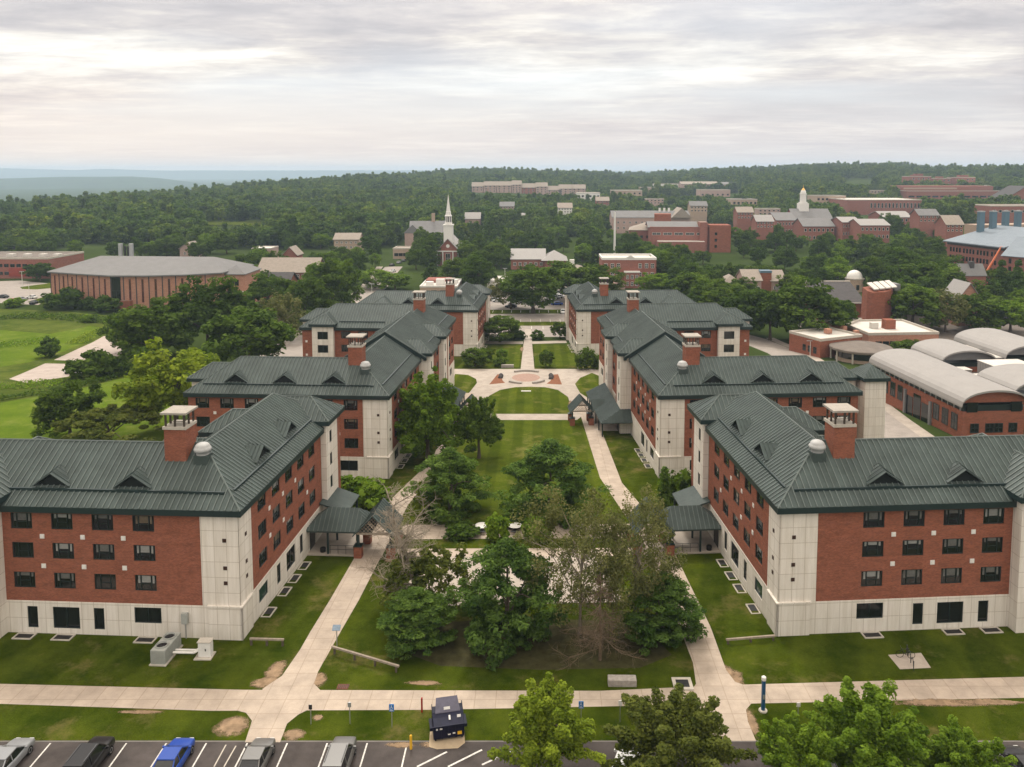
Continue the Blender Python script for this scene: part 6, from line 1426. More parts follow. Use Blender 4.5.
b = Bld('rear wing of the large brick complex with long grey roof', *front(612, 690, 233), 24, 13, 'wall_pink'); b.pitched('roof_grey', 5.0, o=.4); b.wins(lin(5, b.L - 5, 12), (4.5, 9), 1.6, 1.8); 
m = MB(); m.extrude([(b.L - 16, -3, 13), (b.L + 1, -3, 13), (b.L - 7.5, -3, 21)], (0, 24, 0)); m.build('cross_gable', M['roof_tan'], b.root)
for k in (.62, .68, .74): b.box('roof_vent', b.L * k, b.L * k + 1.6, 10, 11.6, 16, 20.5, 'white')
m = MB(); X, Y = atg(614.5, 256); m.tube((0, 0, -2), (0, 0, 27), .75, .5, 8); tag(m.build('mast', M['white'], loc=(X, Y, ground_z(X, Y))), 'white mast above trees left of the large brick complex', 'mast')
# far apartments
APT = [(472, 484, 190, 2), (484, 497, 191, 3), (497, 512, 191, 3), (512, 522, 192, 4), (522, 536, 193, 3), (536, 548, 194, 4), (547, 562, 195.5, 3), (559, 573, 196, 4), (572, 586, 196, 4)]
APW = ['leftmost', 'second from the left', 'third from the left', 'fourth from the left', 'middle', 'fourth from the right', 'third from the right', 'second from the right', 'rightmost']
CLEAR_MORE = []
def farbld(label, px0, px1, pyb, pyt, depth, wall, roof, roofk='flat', rise=0, D=None, group=None, wn=None, name='campus_building', cat='building'):
    """a building standing at distance D whose foot and top meet the given sight lines"""
    D = D or atg((px0 + px1) / 2, pyb)[1]; s_ = scale_at(D); zb = zup(pyb, D); h = (pyb - pyt) * s_
    b = Bld(label, ((px0 - CX) * s_, D), ((px1 - CX) * s_, D), depth, h, wall, name, cat, group, zb); m = MB(); m.box(.2, b.L - .2, .2, depth - .2, -40, -5.01); m.build('footing', b.wall, b.root)
    if roofk == 'flat': b.flat(roof, .6)
    elif roofk == 'hip': b.pitched(roof, rise, 'hip')
    else: b.pitched(roof, rise, along=roofk)
    if wn:
        nx_, nz_, fr = wn; b.wins(lin(b.L / nx_ / 2, b.L - b.L / nx_ / 2, nx_), lin(h / nz_ / 2, h - h / nz_ / 2, nz_), min(2.4, b.L / nx_ * .5), min(2.2, h / nz_ * .5), fr, mull=False)
    return b
for (x0, x1, yb, st), wd in zip(APT, APW):
    farbld('pinkish apartment block of the far hillside row, %s' % wd, x0, x1 - .6, yb + 1, yb - st * 1.9, 16, 'wall_pink' if (x0 % 3) else 'brick_far', 'roof_tan', 'x', 6, 1250, 'far apartment blocks', (3, st, 'white'), 'apartment_block')
# far white roofed halls and grey roofs
for (x0, x1, yb, yt, D, wall, roof, lb) in ((577, 600, 199, 193, 1000, 'white', 'roof_white', 'small white hall at the left of the far white roofs'), (612, 642, 196, 190.5, 1150, 'wall_tan', 'roof_white', 'far white flat roof, leftmost of three'), (640, 668, 194, 187.5, 1250, 'wall_tan', 'roof_white', 'far white flat roof, middle of three'), (655, 680, 191, 184, 1400, 'white', 'roof_white', 'far white flat roof, highest of three'), (681, 718, 193, 184, 1350, 'wall_pink', 'roof_tan', 'far pinkish hall right of the white roofs'), (700, 730, 199, 190, 1150, 'wall_pink', 'roof_tan', 'far gabled pink hall below the tan roof'), (722, 738, 194, 184.5, 1350, 'wall_tan', 'roof_grey', 'far grey roofed hall right of the pinkish hall'), (732, 757, 206, 199.5, 900, 'wall_tan', 'roof_grey', 'low grey flat roofed hall right of centre'), (751, 770, 193, 190.5, 1300, 'wall_tan', 'roof_tan', 'far low tan strip building near the right hills'), (772, 784, 192, 188, 1250, 'wall_pink', 'roof_tan', 'far pink gabled house left of the cupola'), (845, 870, 186.5, 181, 1600, 'wall_pink', 'roof_grey', 'far grey roof on the hillside above the long brick hall'), (893, 902, 186, 178.5, 1500, 'brick_far', 'roof_tan', 'far small brick block on the right hillside')):
    farbld(lb, x0, x1, yb, yt, 30, wall, roof, 'flat' if roof == 'roof_white' or 'flat' in lb or 'low' in lb else 'x', 4, D, None, (6, 1, 'frame'))
m = MB(); s_ = scale_at(1600); m.lathe([(6, 0), (6, 8), (5.4, 11), (3.6, 13), (.1, 14)], n=16); tag(m.build('water_tank', M['white'], loc=((868.5 - CX) * s_, 1600, zup(186, 1600)), smooth=True), 'small white round tank on the right hillside', 'tank')
for (x0, x1, yb, yt, D, wall, roof, rk, lb) in ((558, 572, 213, 207.5, 720, 'white', 'roof_tan', 'x', 'small white house among dark trees below the far white hall'), (596, 609, 206, 200.5, 900, 'brick_far', 'roof_tan', 'x', 'small brick house just left of the white mast top'), (646, 664, 204, 199, 950, 'wall_pink', 'roof_grey', 'flat', 'small pinkish flat block behind the large brick complex'), (690, 707, 212, 205.5, 780, 'wall_tan', 'roof_grey', 'x', 'tan gabled hall behind the corner tower of the brick complex'), (737, 753, 219, 212, 650, 'brick_far', 'roof_tan', 'x', 'small gabled brick hall right of the square corner tower'), (756, 773, 228, 221, 560, 'brick_far', 'roof_pale', 'x', 'pale roofed brick hall left of the cupola wings'), (758, 780, 215, 209, 760, 'wall_pink', 'roof_grey', 'flat', 'pinkish flat block in trees left of the cupola'), (870, 886, 196, 190.5, 1100, 'wall_tan', 'roof_pale', 'flat', 'small pale flat block behind the long flat brick hall'), (500, 514, 212, 206, 800, 'wall_pink', 'roof_grey', 'x', 'pinkish hall in the wood under the far apartment row'), (918, 938, 222, 215, 560, 'brick_far', 'roof_grey', 'x', 'grey roofed brick hall among trees below the broad brick building')):
    farbld(lb, x0, x1, yb, yt, 14, wall, roof, rk, 4 if rk == 'x' else 0, D, None, (5, 2, 'white'))
    CLEAR_MORE.append((x0, x1, yt - 2, yb - 3, D))
# cupola hall and its brick neighbours (about 620 m away)
b = farbld('brick hall crowned by a white cupola with gold top', 794, 832, 232, 219, 26, 'brick_far', 'roof_grey', 'x', 7.5, 620, None, (7, 2, 'white'), 'cupola_hall', 'hall'); s_ = scale_at(620); xm = (807.5 - 794) * s_; z0 = b.h + 3.5; w_ = 4.6 * s_
m = MB(); m.box(xm - w_, xm + w_, 13 - w_, 13 + w_, z0 - 3, z0 + 8.5); cu = m.build('cupola', M['white'], b.root)
for (r_a, za, zb_) in ((.98, 8.5, 9.4), (.72, 9.4, 15.5), (.82, 15.5, 16.2)): m = MB(); m.lathe([(w_ * r_a, za), (w_ * r_a, zb_)], (xm, 13, z0), 8); m.build('cupola_stage', M['white'], cu)
m = MB(); m.lathe([(w_ * .62, 16.2), (w_ * .58, 17.6), (w_ * .44, 18.7)], (xm, 13, z0), 12); m.build('dome', M['white'], cu); m = MB(); m.lathe([(w_ * .44, 18.701), (w_ * .30, 19.6), (.25, 20.4), (.08, 23)], (xm, 13, z0), 12); m.build('gold_cap', M['gold'], cu)
for (x0, x1, yb, yt, D, lb, rf, rise, dp) in ((776, 796, 234, 220, 600, 'brick wing left of the cupola hall', 'roof_grey', 5, 30), (803, 834, 241, 226, 570, 'red brick hall with grey hipped roofs before the cupola', 'roof_grey', 5, 24), (842, 860, 237, 222, 560, 'brick hall with white trim right of the cupola hall', 'roof_pale', 3, 24), (860, 889, 240, 225, 540, 'pale roofed brick hall behind the dark spruces', 'roof_pale', 3.5, 24), (883, 912, 228, 217, 640, 'pale roofed hall below the long flat brick hall', 'roof_pale', 4, 30)):
    farbld(lb, x0, x1, yb, yt, dp, 'brick_far', rf, 'x', rise, D, None, (7, 2, 'white'))
b = farbld('long flat roofed red brick hall with row of tall windows', 846, 921, 214, 200, 60, 'brick_far', 'roof_white', 'flat', 0, 800, None, None); b.wins(lin(b.L * .33, b.L - 3, 14), (b.h * .62,), 1.8, 5.0, 'white', mull=False)
farbld('small tan hall with dark roof right of the cupola', 816, 845, 208, 196, 30, 'wall_tan', 'roof_slate', 'flat', 0, 850, None, (7, 2, 'frame'))
b = farbld('broad long red brick building high on the right', 906, 1003, 209, 191, 60, 'brick_far', 'roof_brown', 'flat', 0, 1000, None, None); b.wins(lin(6, b.L - 6, 12), (b.h * .70,), 7.5, 2.0, 'frame', mull=False); b.wins(lin(6, b.L - 6, 12), (b.h * .40,), 7.5, 2.0, 'frame', mull=False)
b.box('upper_tier', 4, b.L * .98, 20, 58, b.h, b.h + 6, 'brick_far'); b.box('upper_band', b.L * .04, b.L * .6, 19.8, 20, b.h + 2, b.h + 4, 'wall_tan')
b = farbld('stepped red brick towers above the broad long building, left cluster', 910, 930, 190, 176.5, 30, 'brick_far', 'roof_tan', 'flat', 0, 1150, None, (4, 3, 'white')); b.box('tower', 8, 18, 2, 12, b.h, b.h + 4, 'brick_far'); b.box('tower', 2, 6, 2, 8, b.h, b.h + 2.5, 'brick_far')
b = farbld('stepped red brick towers above the broad long building, right cluster', 931, 950, 190, 178.5, 30, 'brick_far', 'roof_tan', 'flat', 0, 1160, None, (4, 3, 'white')); b.box('tower', 10, 17, 2, 12, b.h, b.h + 3, 'brick_far')
b = farbld('square brick tower block standing right of the stepped towers', 954, 974, 190, 177.5, 24, 'brick_far', 'roof_tan', 'flat', 0, 1160, None, (4, 3, 'white')); b.box('tower', 8, 20, 2, 12, b.h, b.h + 3.5, 'brick_far')
farbld('far bright white roof at the upper right edge', 986, 1040, 192, 186, 50, 'wall_tan', 'roof_white', 'flat', 0, 1100, None, (10, 1, 'frame'))
b = farbld('dark gabled brick hall at the upper right edge', 1005, 1045, 206, 198, 30, 'brick_far', 'roof_slate', 'y', 12, 800, None, (6, 2, 'white'))
farbld('long low brick hall behind the blue roof stacks', 990, 1050, 216, 206, 30, 'brick_far', 'roof_tan', 'flat', 0, 640, None, (10, 1, 'white'))
farbld('gabled brick house left of the lab building roof', 945, 962, 232, 224, 14, 'brick_far', 'roof_tan', 'x', 5.0, 480, None, (4, 2, 'white'), 'brick_house', 'house')
# laboratory building with blue stacks
D0 = 395; s0 = scale_at(D0); zb = -6.8
A = ((946 - CX) * s0, D0); s1 = scale_at(360); B = ((1004 - CX) * s1, 360)
b = Bld('brick laboratory building with big grey pitched roof and blue stacks', A, B, 40, 17.2, 'brick_far', z=-6.8); L = b.L
m = MB(); m.extrude([(-1.5, -1.5, 17.4), (L + .5, -1.5, 17.4), (L + .5, 30, 24.6), (-1.5, 30, 24.6)], (0, 0, .5)); m.extrude([(-1.5, 42, 18), (L + .5, 42, 18), (L + .5, 30, 24.6), (-1.5, 30, 24.6)], (0, 0, .5)); m.build('roof', M['roof_blue'], b.root)
b.wins([L * (.07 + .86 * (i // 4) / 3.6 + .055 * (i % 4)) for i in range(14)], (2.6, 6.4, 10.2, 14.0), 1.1, 2.2, 'frame', mull=False); b.box('eaves_band', -.1, L, -.12, 0, 16.2, 17.2, 'roof_slate')
for px in (979.8, 994, 1008.5, 1023): y = (px - 946) * s0 * 1.03; m = MB(); m.box(.8, 3.0, y - 1.35, y + 1.35, 18, 32); k_ = m.build('exhaust_stack', M['blue_metal'], b.root); m = MB(); m.box(.7, 3.1, y - 1.45, y + 1.45, 32, 32.5); m.build('stack_cap', M['steel'], k_)
b.box('penthouse', -14, -4, 22, 60, 10, 25, 'wall_tan')
m = MB(); m.box(L - .3, L + 5.5, .5, 10, -4, 14); m.build('glass_entry', M['glass_green'], b.root)
s2 = scale_at(330); b2 = Bld('right brick wing of the laboratory building with grey roof', ((1012 - CX) * s2, 338), ((1060 - CX) * s2, 312), 30, 16.5, 'brick_far', z=-6.8); b2.pitched('roof_blue', 7); b2.wins(lin(3, b2.L - 3, 8), (3.4, 7.2, 11, 14.4), 1.1, 2.2, 'frame', mull=False)
# boom lift
X, Y = at(988, 287); t = thing('boom_lift', (X, Y, zg(Y)), 'orange boom lift reaching up beside the lab building', 'boom lift'); m = MB(); m.box(-2.4, 2.4, -1.2, 1.2, .7, 1.9); m.build('chassis', M['red_paint'], t)
for sx in (-1.7, 1.7):
    for sy in (-1.15, 1.15): m = MB(); m.tube((sx, sy - .2, .55), (sx, sy + .2, .55), .55, n=12); m.build('wheel', M['tyre'], t)
s_ = scale_at(Y); tip = ((1003 - 988) * s_, 3.0, zup(247, Y) - zg(Y)); m = MB(); m.tube((-1, 0, 1.9), (-3.0, 0, 3.2), .5, .5, 6); m.tube((-3, 0, 3.2), tip, .55, .38, 6); m.build('boom', M['orange'], t)
m = MB(); m.tube(tip, (tip[0] + 5, tip[1], tip[2] + .4), .25, .25, 6); m.build('jib', M['orange'], t); m = MB(); m.box(tip[0] + 4.6, tip[0] + 6.8, tip[1] - .8, tip[1] + .8, tip[2] - .3, tip[2] + .9); m.build('basket', M['orange'], t)
# gabled tower, drum, observatory dome, houses
b = Bld('brick tower block with grey pitched slab roof before the lab', *front(960, 985, 300), 7, 9.8, 'brick_far', 'brick_tower', 'tower'); b.pitched('roof_grey', 4.2, along='x', o=.3); b.box('roof_cowl', b.L * .45, b.L * .62, 2, 4.2, 12, 15.2, 'roof_slate')
b = Bld('steep gabled brick hall with pale roof below the brick tower', *front(956, 980, 326), 10, 9.0, 'brick_tan'); b.pitched('roof_pale', 5.5, along='y', o=.6); b.box('side_block', b.L, b.L + 5, 3, 12, -3, 6, 'brick_far')
Y = 262.0; s_ = scale_at(Y); xc = (878 - CX) * s_; t = thing('brick_drum', (xc, Y, -6.8), 'tall windowless brick drum with slanted glazed top', 'drum building'); r0 = 14.0 * s_; h_ = (322 - 283) * s_
pl = [(-r0, -1), (-r0 * .82, -r0 * .75), (0, -r0 * 1.0), (r0 * .55, -r0 * .8), (r0 * 1.0, -.5), (r0 * 1.0, r0), (-r0 * .9, r0)]; m = MB(); k = m.vs([(x, y, -4) for x, y in pl] + [(x * .92, y * .92, h_ + (y + r0) * .09 + (x * .12)) for x, y in pl]); n = len(pl)
for i in range(n): m.f.append((k + i, k + (i + 1) % n, k + n + (i + 1) % n, k + n + i)); m.m.append(0)
m.f.append(tuple(k + n + i for i in range(n))); m.m.append(0); m.build('wall', M['brick'], t)
for i in range(4): x = -r0 * .62 + i * r0 * .42; m = MB(); m.extrude([(x, -r0 * .62, h_ + .3 + x * .12 + .4), (x + r0 * .34, -r0 * .62, h_ + .3 + x * .12 + .6), (x + r0 * .34, r0 * .7, h_ + 2.2 + x * .12), (x, r0 * .7, h_ + 2.0 + x * .12)], (0, 0, .35)); m.build('skylight', M['roof_white'], t)
m = MB(); m.box(r0 * 1.0, r0 * 1.45, -.5, r0, -4, h_ + 2); m.build('grey_side_wall', M['roof_grey'], t); m = MB(); m.box(-r0 * .95, r0 * .2, -r0 * 1.06, -r0 * .98, -1, 1.6); m.build('yellow_base', noisy('yellow hoarding', (.55, .36, .12), .8, .2), t)
b = Bld('low brick hall with dark sloped roof joined to the brick drum', *front(820, 864, 322), 16, 6.5, 'brick'); m = MB(); m.extrude([(-.5, -.6, 6.5), (b.L + .2, -.6, 6.5), (b.L + .2, 14, 11.5), (-.5, 14, 11.5)], (0, 0, .3)); m.build('roof', M['roof_slate'], b.root); b.box('ridge_coping', -.6, b.L + .2, 14, 14.8, 10, 12.2, 'stonecap'); b.box('gutter', -.5, b.L, -.75, -.6, 6.3, 6.7, 'white')
X, Y = at(854, 291); s_ = scale_at(Y); t = thing('observatory', (X, Y, zg(Y)), 'small round observatory with white dome', 'observatory'); r0 = 9 * s_; m = MB(); m.lathe([(r0, -2), (r0, 10 * s_ + 1)], n=20); w_ = m.build('wall', M['wall_tan'], t); m = MB(); m.lathe([(r0 * 1.06, 0), (r0 * 1.06, .5)], (0, 0, 10 * s_ + 1), 20); m.build('cornice', M['stonecap'], w_)
m = MB(); m.lathe([(r0 * .86 * math.cos(a), r0 * .86 * math.sin(a)) for a in [math.pi / 2 * i / 8 for i in range(9)]], (0, 0, 10 * s_ + 1.5), 20); m.build('dome', M['white'], t, smooth=True); m = MB(); m.box(-.6, .6, -r0 * 1.03, -r0 * .95, 1, 3.2); m.build('door', M['frame'], t)
HS = [(722, 744, 297, 'pale roofed house at the left of the house row', 3.5, 'wall_tan'), (744, 761, 300, 'house with white upper windows beside the red chimney block', 6.2, 'wall_pink'), (771, 785, 299, 'narrow house right of the red chimney block', 5.6, 'wall_pink'), (784, 807, 300, 'broad gabled house at the right of the house row', 3.6, 'wall_tan')]
for x0, x1, yb, lb, hh, wl in HS:
    b = Bld(lb, *front(x0, x1, yb), 13, hh + 1.5, wl, 'house', 'house', 'houses beyond the right dormitories'); b.pitched('roof_tan', 3.6, 'hip' if hh < 4 else 'gable', o=.5); b.wins(lin(1.6, b.L - 1.6, 4), (hh * .75,), 1.3, 1.5)
b = Bld('red brick chimney block with teal cap amid the houses', *front(760, 771, 299), 4, (299 - 272) * scale_at(305), 'brick', 'brick_tower', 'tower'); b.box('teal_cap', -.1, b.L + .1, -.1, 4.1, b.h, b.h + .9, 'blue_metal')
# flat white roofed block and the round roof
A = at(789, 350.5); B = at(820, 358); b = Bld('flat white roofed brick block behind the right road', A, B, 15, 5.2, 'brick', z=zg(A[1])); b.flat('roof_white', .6, 'stonecap'); b.wins(lin(b.L * .5, b.L - 2, 3), (2.2,), 1.2, 1.8, 'frame')
for x, y, w_, h_ in ((5, 8, 1.6, 1.3), (9, 15, 1.2, 1.0), (3, 16, 1.4, 1.1)): b.box('roof_unit', x, x + w_, y, y + w_, 5.4, 5.4 + h_, 'brick_tan')
A = at(818, 340); b = Bld('higher white roofed block behind the flat white roof', A, at(850, 344), 10, 6.2, 'brick_tan', z=zg(A[1])); b.flat('roof_white', .4)
A = at(868, 353); B = at(938, 352); b = Bld('long white roofed block right of the round grey roof', A, B, 20, 5.2, 'brick_tan', z=zg(A[1])); b.flat('roof_white', .6, 'stonecap'); b.box('roof_unit', b.L * .42, b.L * .42 + 3, 7, 9.6, 5.3, 8.0, 'brick'); b.box('roof_unit', b.L * .24, b.L * .24 + 2, 8, 9.6, 5.3, 7.0, 'roof_white'); b.wins(lin(3, b.L - 3, 8), (2.4,), 1.8, 1.8, 'frame')
X, Y = ray_at(861, 343.5, -2.6 - 2.2 + 3.6); t = thing('round_pavilion', (X, Y, zg(Y)), 'round glazed pavilion with broad grey disc roof', 'pavilion'); s_ = scale_at(Y); r0 = 30 * s_; m = MB(); m.lathe([(r0 * .80, -3), (r0 * .80, 3.0)], n=28); m.build('wall', M['wall_tan'], t); m = MB(); m.lathe([(r0 * .82, 1.2), (r0 * .82, 2.9)], n=28); m.build('glazing', M['glass'], t)
m = MB(); m.lathe([(r0 * .98, 3.0), (r0, 3.1), (r0, 3.6), (r0 * .97, 3.75), (.1, 4.3)], n=32); m.build('roof', M['roof_brown'], t)
for k in range(10): a = 2 * math.pi * k / 10 + .3; m = MB(); m.tube((r0 * .93 * math.cos(a), r0 * .93 * math.sin(a), -2), (r0 * .93 * math.cos(a), r0 * .93 * math.sin(a), 3.05), .25, n=8); m.build('column', M['stonecap'], t)
# barrel vaulted brick building
def vault(m, x0, x1, y0, y1, z, rise, th=.35, n=14, ov=.8):
    xm, hw = (x0 + x1) / 2, (x1 - x0) / 2 + ov; pr = [(xm + hw * math.cos(math.pi - math.pi * i / n * 1.0), z + rise * math.sin(math.pi * i / n) ** .9) for i in range(n + 1)]
    for a, c in zip(pr, pr[1:]):
        m.extrude([(a[0], y0 - ov, a[1]), (c[0], y0 - ov, c[1]), (c[0], y1 + ov, c[1]), (a[0], y1 + ov, a[1])], (0, 0, th))
    return pr
A = Vector(at(962, 440)); Bk = Vector(at(873, 397)); dirv_ = (Bk - A); Lb = dirv_.length; rz_ = math.atan2(dirv_.y, dirv_.x) - math.pi / 2
t = thing('vaulted_hall', (A.x, A.y, zg(A.y) - .5), 'brick hall under one long pale barrel vault, nearest the right road', 'hall', 'barrel vaulted halls', rz_); Wd_ = 11.5; H_ = 5.6
m = MB(); m.box(0, Wd_, 0, Lb, -6, H_); m.build('wall', M['brick'], t)
m = MB(); pr = vault(m, 0, Wd_, 0, Lb, H_ + 1.0, 2.7); m.build('roof', M['roof_pale'], t, smooth=False)
m = MB(); m.box(.15, Wd_ - .15, .3, Lb - .3, H_, H_ + 1.1); m.build('clerestory', M['frame'], t)
m = MB(); m.extrude([(x if i else x + .85, .05, z - .05) for i, (x, z) in enumerate(pr)][1:-1], (0, .3, 0)); m.build('end_gable', M['brick'], t)
for x in (.6, Wd_ - 2.6): m = MB(); m.box(x, x + 2, -.06, .06, H_ - .1, H_ + 1.7); m.build('end_window', M['glass'], t)
for y in [Lb * k for k in (.04, .13, .22, .62, .71, .80, .89, .96)]:
    me = flat_win(1.9, 3.0, 'frame'); o = link('window', me, t, (0, y + 1.2, 3.2), -math.pi / 2)
for x in (2.2, 5.0, 6.7, 9.4): o = link('window', flat_win(1.6, 1.7, 'frame'), t, (x, 0, 2.6))
for k in (.33, .42, .51): m = MB(); yk = Lb * k; m.box(-.08, .05, yk, yk + 2.6, -1, 3.6 if k != .42 else 4.6); m.build('entrance_glass', M['glass'], t)
m = MB(); m.box(-.4, 0, Lb * .30, Lb * .32, -3, 4.6); m.box(-.4, 0, Lb * .58, Lb * .60, -3, 4.6); m.build('entrance_pier', M['roof_grey'], t)
for i in range(17): m = MB(); yk = Lb * (i + .5) / 17; m.box(-.05, .16, yk - .12, yk + .12, H_, H_ + 1.05); m.build('clerestory_post', M['steel'], t)
def vhall(dx, dy, Wv, Lv, z, rise, lb):
    tt = thing('vaulted_hall', (A.x, A.y, zg(A.y) - .5), lb, 'hall', 'barrel vaulted halls', rz_); m = MB(); m.box(dx, dx + Wv, dy, dy + Lv, -6, z - .9); m.build('wall', M['brick'], tt); m = MB(); m.box(dx + .2, dx + Wv - .2, dy + .2, dy + Lv - .2, z - .9, z); m.build('clerestory', M['frame'], tt); m = MB(); pr = vault(m, dx, dx + Wv, dy, dy + Lv, z, rise); m.build('roof', M['roof_pale'], tt)
    m = MB(); m.extrude([(x, dy + .4, zz - .05) for x, zz in pr][1:-1], (0, .3, 0)); m.build('end_gable', M['roof_grey'], tt); return tt
vhall(15, 31, 11, 11, 6.6, 2.6, 'short pale barrel vault behind the longest vault'); vhall(32, 34.5, 13, 18, 6.6, 2.8, 'pale barrel vault at the back right of the vault group'); vhall(14.4, 6.6, 15, 10, 6.6, 2.8, 'pale barrel vault at the right edge, front')
b = bpy.data.objects.new('flat_roofed_block', None); COL.objects.link(b); b.location = (A.x, A.y, zg(A.y) - .5); b.rotation_euler.z = rz_; tag(b, 'dark flat roofed block linking the pale barrel vaults', 'building'); m = MB(); m.box(Wd_ + .05, 58, 6, Lb + 10, -6, 4.4); m.build('wall', M['brick'], b); m = MB(); m.box(Wd_ + .06, 57.8, 6.2, Lb + 9.8, 4.4, 4.6); m.build('roof', M['roof_brown'], b)
RU = [(20.5, 20.5, 9, 7, 3.4, 'large pale ribbed rooftop plant box amid the vaults'), (13.6, 25.6, 4.5, 2.6, 1.8, 'small pale rooftop unit left of the large plant box'), (14.2, 19.2, 5, 2.8, 1.9, 'small pale rooftop unit before the large plant box'), (28, 43, 3.4, 5, 2.0, 'rooftop unit behind the large plant box'), (28, 35, 3.4, 5, 2.0, 'rooftop unit right behind the large plant box'), (12.4, 34, 1.6, 1.6, 2.0, 'small round rooftop vent beside the longest vault')]
for x, y, w_, l_, h_, lb in RU:
    u_ = bpy.data.objects.new('rooftop_unit', None); COL.objects.link(u_); u_.location = (A.x + x * math.cos(rz_) - y * math.sin(rz_), A.y + x * math.sin(rz_) + y * math.cos(rz_), zg(A.y) - .5 + 4.62); u_.rotation_euler.z = rz_; tag(u_, lb, 'rooftop unit', 'rooftop units among the vaults'); m = MB(); m.box(0, w_, 0, l_, .25, h_)
    for i in range(int(w_ / .8)): m.box(.3 + i * .8, .5 + i * .8, -.08, 0, .3, h_ - .1)
    for i in range(int(l_ / .8)): m.box(-.08, 0, .3 + i * .8, .5 + i * .8, .3, h_ - .1)
    m.build('casing', M['roof_pale'], u_); m = MB(); m.box(.1, w_ - .1, .1, l_ - .1, 0, .25); m.build('base', M['dark_metal'], u_); m = MB(); m.box(-.1, w_ + .1, -.1, l_ + .1, h_, h_ + .12); m.build('lid', M['roof_white'], u_)
# ------------------------------------------------------------------ more trees, the forest, the air
def pj(X, Y, Z):
    z = Z - HCAM; d = Y * math.cos(PITCH) - z * math.sin(PITCH); v = -z * math.cos(PITCH) - Y * math.sin(PITCH)
    return CX + F * X / d, CY + F * v / d
# windows of view that trees standing in front must leave open: (x0, x1, y0, y1, distance of what shows there)
CLEAR = [(52, 246, 259, 300, 300), (0, 50, 256, 276, 380), (0, 52, 280, 306, 330), (258, 317, 263, 283, 360), (246, 286, 277, 292, 330), (230, 256, 287, 301, 320), (253, 271, 238, 246, 520), (284, 298, 250, 260, 480), (335, 358, 236, 246, 560), (377, 414, 257, 287, 420),
         (436, 463, 196, 262, 440), (412, 455, 216, 236, 520), (464, 480, 214, 224, 700), (520, 532, 214, 222, 700), (543, 553, 203, 213, 800), (420, 458, 275, 296, 330), (486, 520, 275, 290, 345), (511, 560, 253, 266, 450), (558, 571, 236, 262, 480), (565, 586, 266, 274, 420), (602, 657, 257, 284, 370), (628, 732, 209, 240, 500), (706, 730, 220, 250, 500), (600, 690, 207, 218, 600),
         (470, 587, 180, 196, 1250), (576, 600, 192, 198, 1000), (610, 682, 183, 196, 1200), (680, 740, 182, 196, 1300), (730, 758, 199, 206, 900), (845, 872, 178, 185, 1600), (776, 836, 186, 225, 560), (842, 890, 214, 226, 540), (846, 922, 197, 213, 800), (816, 846, 194, 205, 850), (903, 1004, 174, 200, 1000), (942, 1024, 219, 264, 360), (958, 985, 262, 284, 335), (952, 982, 284, 304, 290), (862, 894, 276, 318, 262), (820, 866, 289, 314, 270), (843, 864, 268, 287, 330),
         (722, 808, 271, 289, 310), (696, 757, 255, 262, 440), (788, 940, 326, 366, 200), (866, 1024, 318, 440, 140), (83, 156, 231, 241, 560), (205, 262, 221, 226, 760), (480, 600, 285, 345, 250), (0, 130, 306, 384, 300), (280, 350, 318, 360, 200), (740, 800, 330, 360, 190), (770, 802, 236, 250, 500)]
CLEAR += CLEAR_MORE
def free(X, Y, zf, w_, h_, cut=.22):
    x0, yb = pj(X - w_ / 2, Y, zf); x1, yt = pj(X + w_ / 2, Y, zf + h_); x1 = max(x0 + .5, pj(X + w_ / 2, Y, zf)[0])
    for (a, b, c, d, D) in CLEAR:
        if Y < D - 2 and x0 < b and x1 > a and yt < d and yb > c:
            ox = min(x1, b) - max(x0, a); oy = min(yb, d) - max(yt, c)
            if ox * oy > cut * .5 * (x1 - x0) * (yb - yt) or oy > (d - c) * cut: return False
    return True
bb = []                                           # footprints to keep trees out of
for o in list(bpy.data.objects):
    if o.type == 'MESH' and o.parent and o.parent.parent is None and o.parent.get('category') in ('building', 'house', 'hall', 'tower', 'church', 'residence hall', 'drum building', 'pavilion', 'observatory') and o.name.split('.')[0] in ('wall', 'bay', 'wing', 'side_wing', 'stone_cladding'):
        mw = Matrix.LocRotScale(o.parent.location, o.parent.rotation_euler, o.parent.scale) @ Matrix.Translation(o.location)
        me = o.data; co = np.empty(len(me.vertices) * 3, np.float32); me.vertices.foreach_get('co', co); co = co.reshape(-1, 3); lo, hi = co.min(0), co.max(0)
        if o.parent.get('category') == 'residence hall': continue
        bb.append((mw.inverted(), lo, hi, (mw @ Vector(((lo[0] + hi[0]) / 2, (lo[1] + hi[1]) / 2, 0))).xy, math.hypot(hi[0] - lo[0], hi[1] - lo[1]) / 2 + 4))
def inside_bld(X, Y, mrg=2.5):
    for inv, lo, hi, c, r in bb:
        if abs(X - c.x) < r + mrg and abs(Y - c.y) < r + mrg:
            p = inv @ Vector((X, Y, 0))
            if lo[0] - mrg < p.x < hi[0] + mrg and lo[1] - mrg < p.y < hi[1] + mrg: return True
    return False
ROADS = [strip(ats([(250, 385), (300, 345), (345, 314), (378, 286), (388, 273), (396, 264.5), (415, 258)]), 15), strip(ats([(715, 330), (755, 341), (785, 353), (835, 382), (885, 421), (950, 470)]), 16), ats([(482, 345), (590, 345), (580, 288), (476, 288)])]
def in_poly(x, y, P):
    c = False
    for (x0, y0), (x1, y1) in zip(P, P[1:] + P[:1]):
        if (y0 > y) != (y1 > y) and x < (x1 - x0) * (y - y0) / (y1 - y0) + x0: c = not c
    return c
taken = []
for o in bpy.data.objects:
    if o.get('category') == 'tree': taken.append((o.location.x, o.location.y, 5.0))
